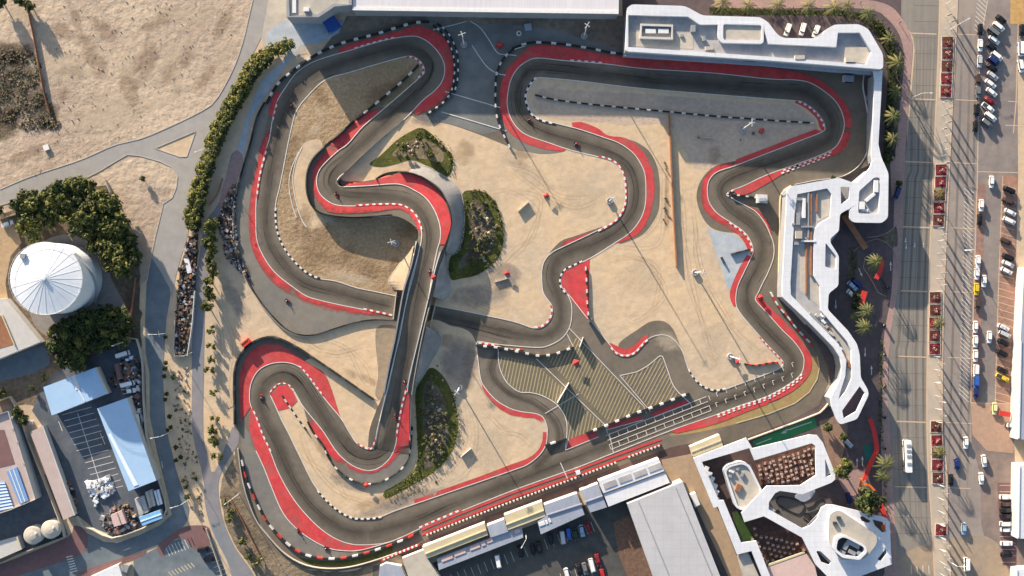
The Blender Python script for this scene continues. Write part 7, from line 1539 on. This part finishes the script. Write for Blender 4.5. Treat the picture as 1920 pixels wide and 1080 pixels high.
for gi, (ya, yb, wh) in enumerate([(8, 66, 'above the top group of beds'), (192, 306, 'between the first and second bed groups'), (428, 546, 'between the second and third bed groups'), (668, 790, 'between the third and fourth bed groups'), (908, 982, 'between the fourth group and the bottom bed'), (1006, 1075, 'below the bottom bed')]):
    n = int((yb - ya) / 11.5) + 1
    for k in range(n):
        y = ya + (yb - ya) * k / (n - 1); x = 1772 - y * .033 + (8 if k % 2 else 1) if y < 680 else 1750 + (y - 680) * .03 + (9 if k % 2 else 1)
        o = ft if fi == 0 else copy_tree(ft); fi += 1; p = P(x, y); o.location = (p.x, p.y, .15); o.rotation_euler = (0, 0, R(random.uniform(-40, 40))); tag(o, f'white feather flag on the median {wh}, {ordn(k)} down', 'flag', 'white feather flags on the median')
bt = bpy.data.objects.new('bollard', None); link(bt); MB().lathe((0, 0, 0), [(.28, 0), (.28, .8), (.2, .95), (0, .98)], 'black', 12, False).build('post', bt); MB().lathe((0, 0, .62), [(.29, 0), (.29, .12)], 'lamp', 12, False).build('lamp_band', bt)
for i, y in enumerate((540, 610, 665, 724, 782, 840)):
    o = bt if i == 0 else copy_tree(bt); p = P(1657 - (i == 0) * -6, y); o.location = (p.x, p.y, .08); o.scale = (1.8,) * 3; tag(o, f'dark bollard on the pavement edge beside the plaza hedge, {ordn(i)} from the top', 'bollard', 'bollards along the pavement edge')

# red and orange winding canopies and signs of the plaza
def ribbon3(name, label, cat_, pts, w, z, m, posts=True):
    p0 = P(*pts[len(pts) // 2]); t = thing(name, label, cat_, (p0.x, p0.y, 0)); q = cat(pts, False, 4)
    A, B = offset(q, -w / 2), offset(q, w / 2); lp = [tuple(P(x, y, z)[:2]) for x, y in A + B[::-1]]
    MB().prism([[(x - p0.x, y - p0.y) for x, y in lp]], z - .3, z, m).build('roof', t)
    for x, y in q[1::6]:
        r_ = P(x, y, z); MB().tube([(r_.x - p0.x, r_.y - p0.y, -.1), (r_.x - p0.x, r_.y - p0.y, z - .29)], .12, m, 6).build('post', t)
ribbon3('winding_canopy', 'long red winding canopy running down beside the plaza drive at lower right', 'canopy', [(1631, 785), (1638, 805), (1643, 830), (1644, 845), (1636, 862), (1626, 885), (1621, 900)], 8, 3.2, 'redcanopy')
ribbon3('winding_canopy', 'orange lower tip of the winding canopy by the big round tree', 'canopy', [(1619, 897), (1613, 912), (1628, 909), (1642, 922)], 4, 2.8, 'orange')
ribbon3('winding_canopy', 'red canopy tail between the big dark tree and the pavilion corner', 'canopy', [(1650, 942), (1656, 958), (1660, 972)], 9, 2.6, 'redcanopy'); ribbon3('winding_canopy', 'orange-red canopy showing through the corner opening of the pavilion roof', 'canopy', [(1655, 985), (1658, 993)], 7, 3.0, 'orange')
ribbon3('red_sign', 'tall red sign wall beside the palm of the round plaza island', 'sign', [(1654, 487), (1653, 502), (1646, 517), (1643, 523)], 8, 3.0, 'redcanopy'); ribbon3('red_sign', 'short red sign block beside the parked plaza cars', 'sign', [(1622, 546), (1618, 560), (1614, 574)], 10, 3.4, 'redcanopy')
ribbon3('timber_footbridge', 'brown timber canopy walkway slanting from the curved building to the round plaza island', 'walkway', [(1583, 404), (1600, 430), (1613, 450), (1624, 466)], 11, 2.8, 'wood')
ribbon3('red_heap', 'low dark red sheeted stand beside the pale yellow car', 'canopy', [(1874, 774), (1895, 778)], 9, 1.6, 'redcanopy')
# terrace tables
tt = bpy.data.objects.new('picnic_table', None); link(tt)
MB().box((0, 0, .74), (1.1, .6, .06), 'pinkroof').box((0, 0, .37), (.3, .3, .7), 'darkmetal').build('tabletop', tt)
for x, y in ((0, .65), (0, -.65)): MB().box((x, y, .42), (1.2, .28, .06), 'wood').box((x, y * .6, .25), (.08, .7, .08), 'darkmetal').build('bench', tt)
ti = 0
for row_ in range(6):
    for k in range(12):
        x = 1423 + k * 9.2 + row_ * 1.6 + random.uniform(-2.2, 2.2); y = 872 + row_ * 8.6 - k * 2.9 + random.uniform(-2, 2)
        if x > 1524 or y > 905 - max(0, 1440 - x) * .1 or y < 840: continue
        o = tt if ti == 0 else copy_tree(tt); ti += 1; p = P(x, y); o.location = (p.x, p.y, .115); o.rotation_euler = (0, 0, R(16 + random.choice([0, 90, 0]) + random.uniform(-12, 12))); tag(o, f'picnic table on the upper terrace, {ordn(row_)} row down, {ordn(k)} from the left', 'table', 'picnic tables on the upper terrace')
for row_ in range(6):
    for k in range(11):
        x = 1404 + k * 9.6 + row_ * 3; y = 990 + row_ * 11 + k * 2 + random.uniform(-2, 2)
        if not (y > 984 + (x - 1400) * .36 and y < 1058 - (x - 1440) * .33 and x < 1508 and x > 1398 + (y - 980) * .35): continue
        if random.random() < .15: continue
        o = copy_tree(tt); p = P(x, y); o.location = (p.x, p.y, .115); o.rotation_euler = (0, 0, R(random.uniform(-40, 40))); tag(o, f'picnic table on the lower terrace, {ordn(row_)} row down, {ordn(k)} from the left', 'table', 'picnic tables on the lower terrace')
def crate(label, x, y, w_, d_, h, m, a=0, name='crate'):
    p = P(x, y); t = thing(name, label, name.replace('_', ' '), (p.x, p.y, .08), R(a)); MB().box((0, 0, h / 2), (w_, d_, h), m, 0, .96).build('body', t); MB().box((0, 0, h + .04), (w_ * 1.03, d_ * 1.03, .1), m).build('lid', t)
crate('red crate on the paddock link between the two white lines', 937, 86, 2.2, 1.8, .9, 'redbar', 20); crate('pale grey crate on the shaded ground right of the paddock link', 990, 52, 2.6, 2.4, 1.0, 'bluegreyroof', 8); crate('white box in the scrap strip top, by the hedge end', 372, 404, 1.8, 1.8, 1.2, 'roofwhite', 10); crate('white tank box in the scrap strip, lower of two', 369, 422, 2.4, 2.4, 1.4, 'roofwhite', 10); crate('long white boat-like box lying in the scrap strip', 354, 498, 1.8, 5.5, 1.0, 'roofwhite', 15); crate('green drum lid above the upper blue roof', 160, 676, 1.8, 1.8, 1.0, 'teal', 10); crate('white box by the house wall corner', 60, 792, 1.2, 1.2, 1.0, 'roofwhite', 0)
crate('small open square frame box lying on the dirt field', 88, 277, 2.0, 2.0, .6, 'lightmetal', 20)
o = MB().lathe(tuple(P(973, 63)), [(1.0, .08), (1.0, .5), (.5, .5), (.5, .2)], 'whitebar', 16, False).build('tyre_ring'); tag(o, 'white painted tyre ring on the shaded ground right of the paddock link', 'tyre ring')
mb = MB(); mb.tube([P(1064, 897, 3) , P(1051, 868, 3)], .15, 'lightmetal', 6).tube([P(1064, 897, 0), P(1064, 897, 3)], .18, 'lightmetal', 6).box(tuple(P(1084, 886, 1.1)), (1.6, 1.2, 2.0), 'roofwhite', .3); t = mb.build('timing_gantry'); tag(t, 'thin pale gantry arm reaching from the pit wall over the main straight', 'gantry')
# ================================================================== LIGHT, SKY, CAMERA
az = math.atan2(-SHD[0], -SHD[1])          # direction to the sun, clockwise from +y
sd = Vector((math.sin(az) * math.cos(R(SUN_EL)), math.cos(az) * math.cos(R(SUN_EL)), math.sin(R(SUN_EL))))
L = bpy.data.lights.new('sun', 'SUN'); L.energy = 5.0; L.angle = R(.5); L.color = (1.0, .86, .68)
so = bpy.data.objects.new('sun', L); link(so); so.rotation_euler = sd.to_track_quat('Z', 'Y').to_euler(); so.location = (0, 0, 200)
w = bpy.data.worlds.new('World'); scene.world = w; w.use_nodes = True
sky = w.node_tree.nodes.new('ShaderNodeTexSky'); sky.sky_type = 'NISHITA'; sky.sun_disc = False
sky.sun_elevation = R(SUN_EL); sky.sun_rotation = az; sky.air_density = 1.0; sky.dust_density = 1.5; sky.ozone_density = 1.2
bg = w.node_tree.nodes['Background']; w.node_tree.links.new(sky.outputs[0], bg.inputs[0]); bg.inputs[1].default_value = .098
cd = bpy.data.cameras.new('camera'); co = bpy.data.objects.new('camera', cd); link(co)
cd.sensor_width = 36; cd.lens = 36 * H / (1920 * S); co.location = (0, 0, H); co.rotation_euler = (0, 0, 0)
cd.clip_end = 6000; cd.clip_start = 1
scene.camera = co
scene.render.engine = 'CYCLES'
scene.view_settings.view_transform = 'Standard'; scene.view_settings.look = 'None'
scene.view_settings.exposure = 1.55; scene.view_settings.gamma = 1.0
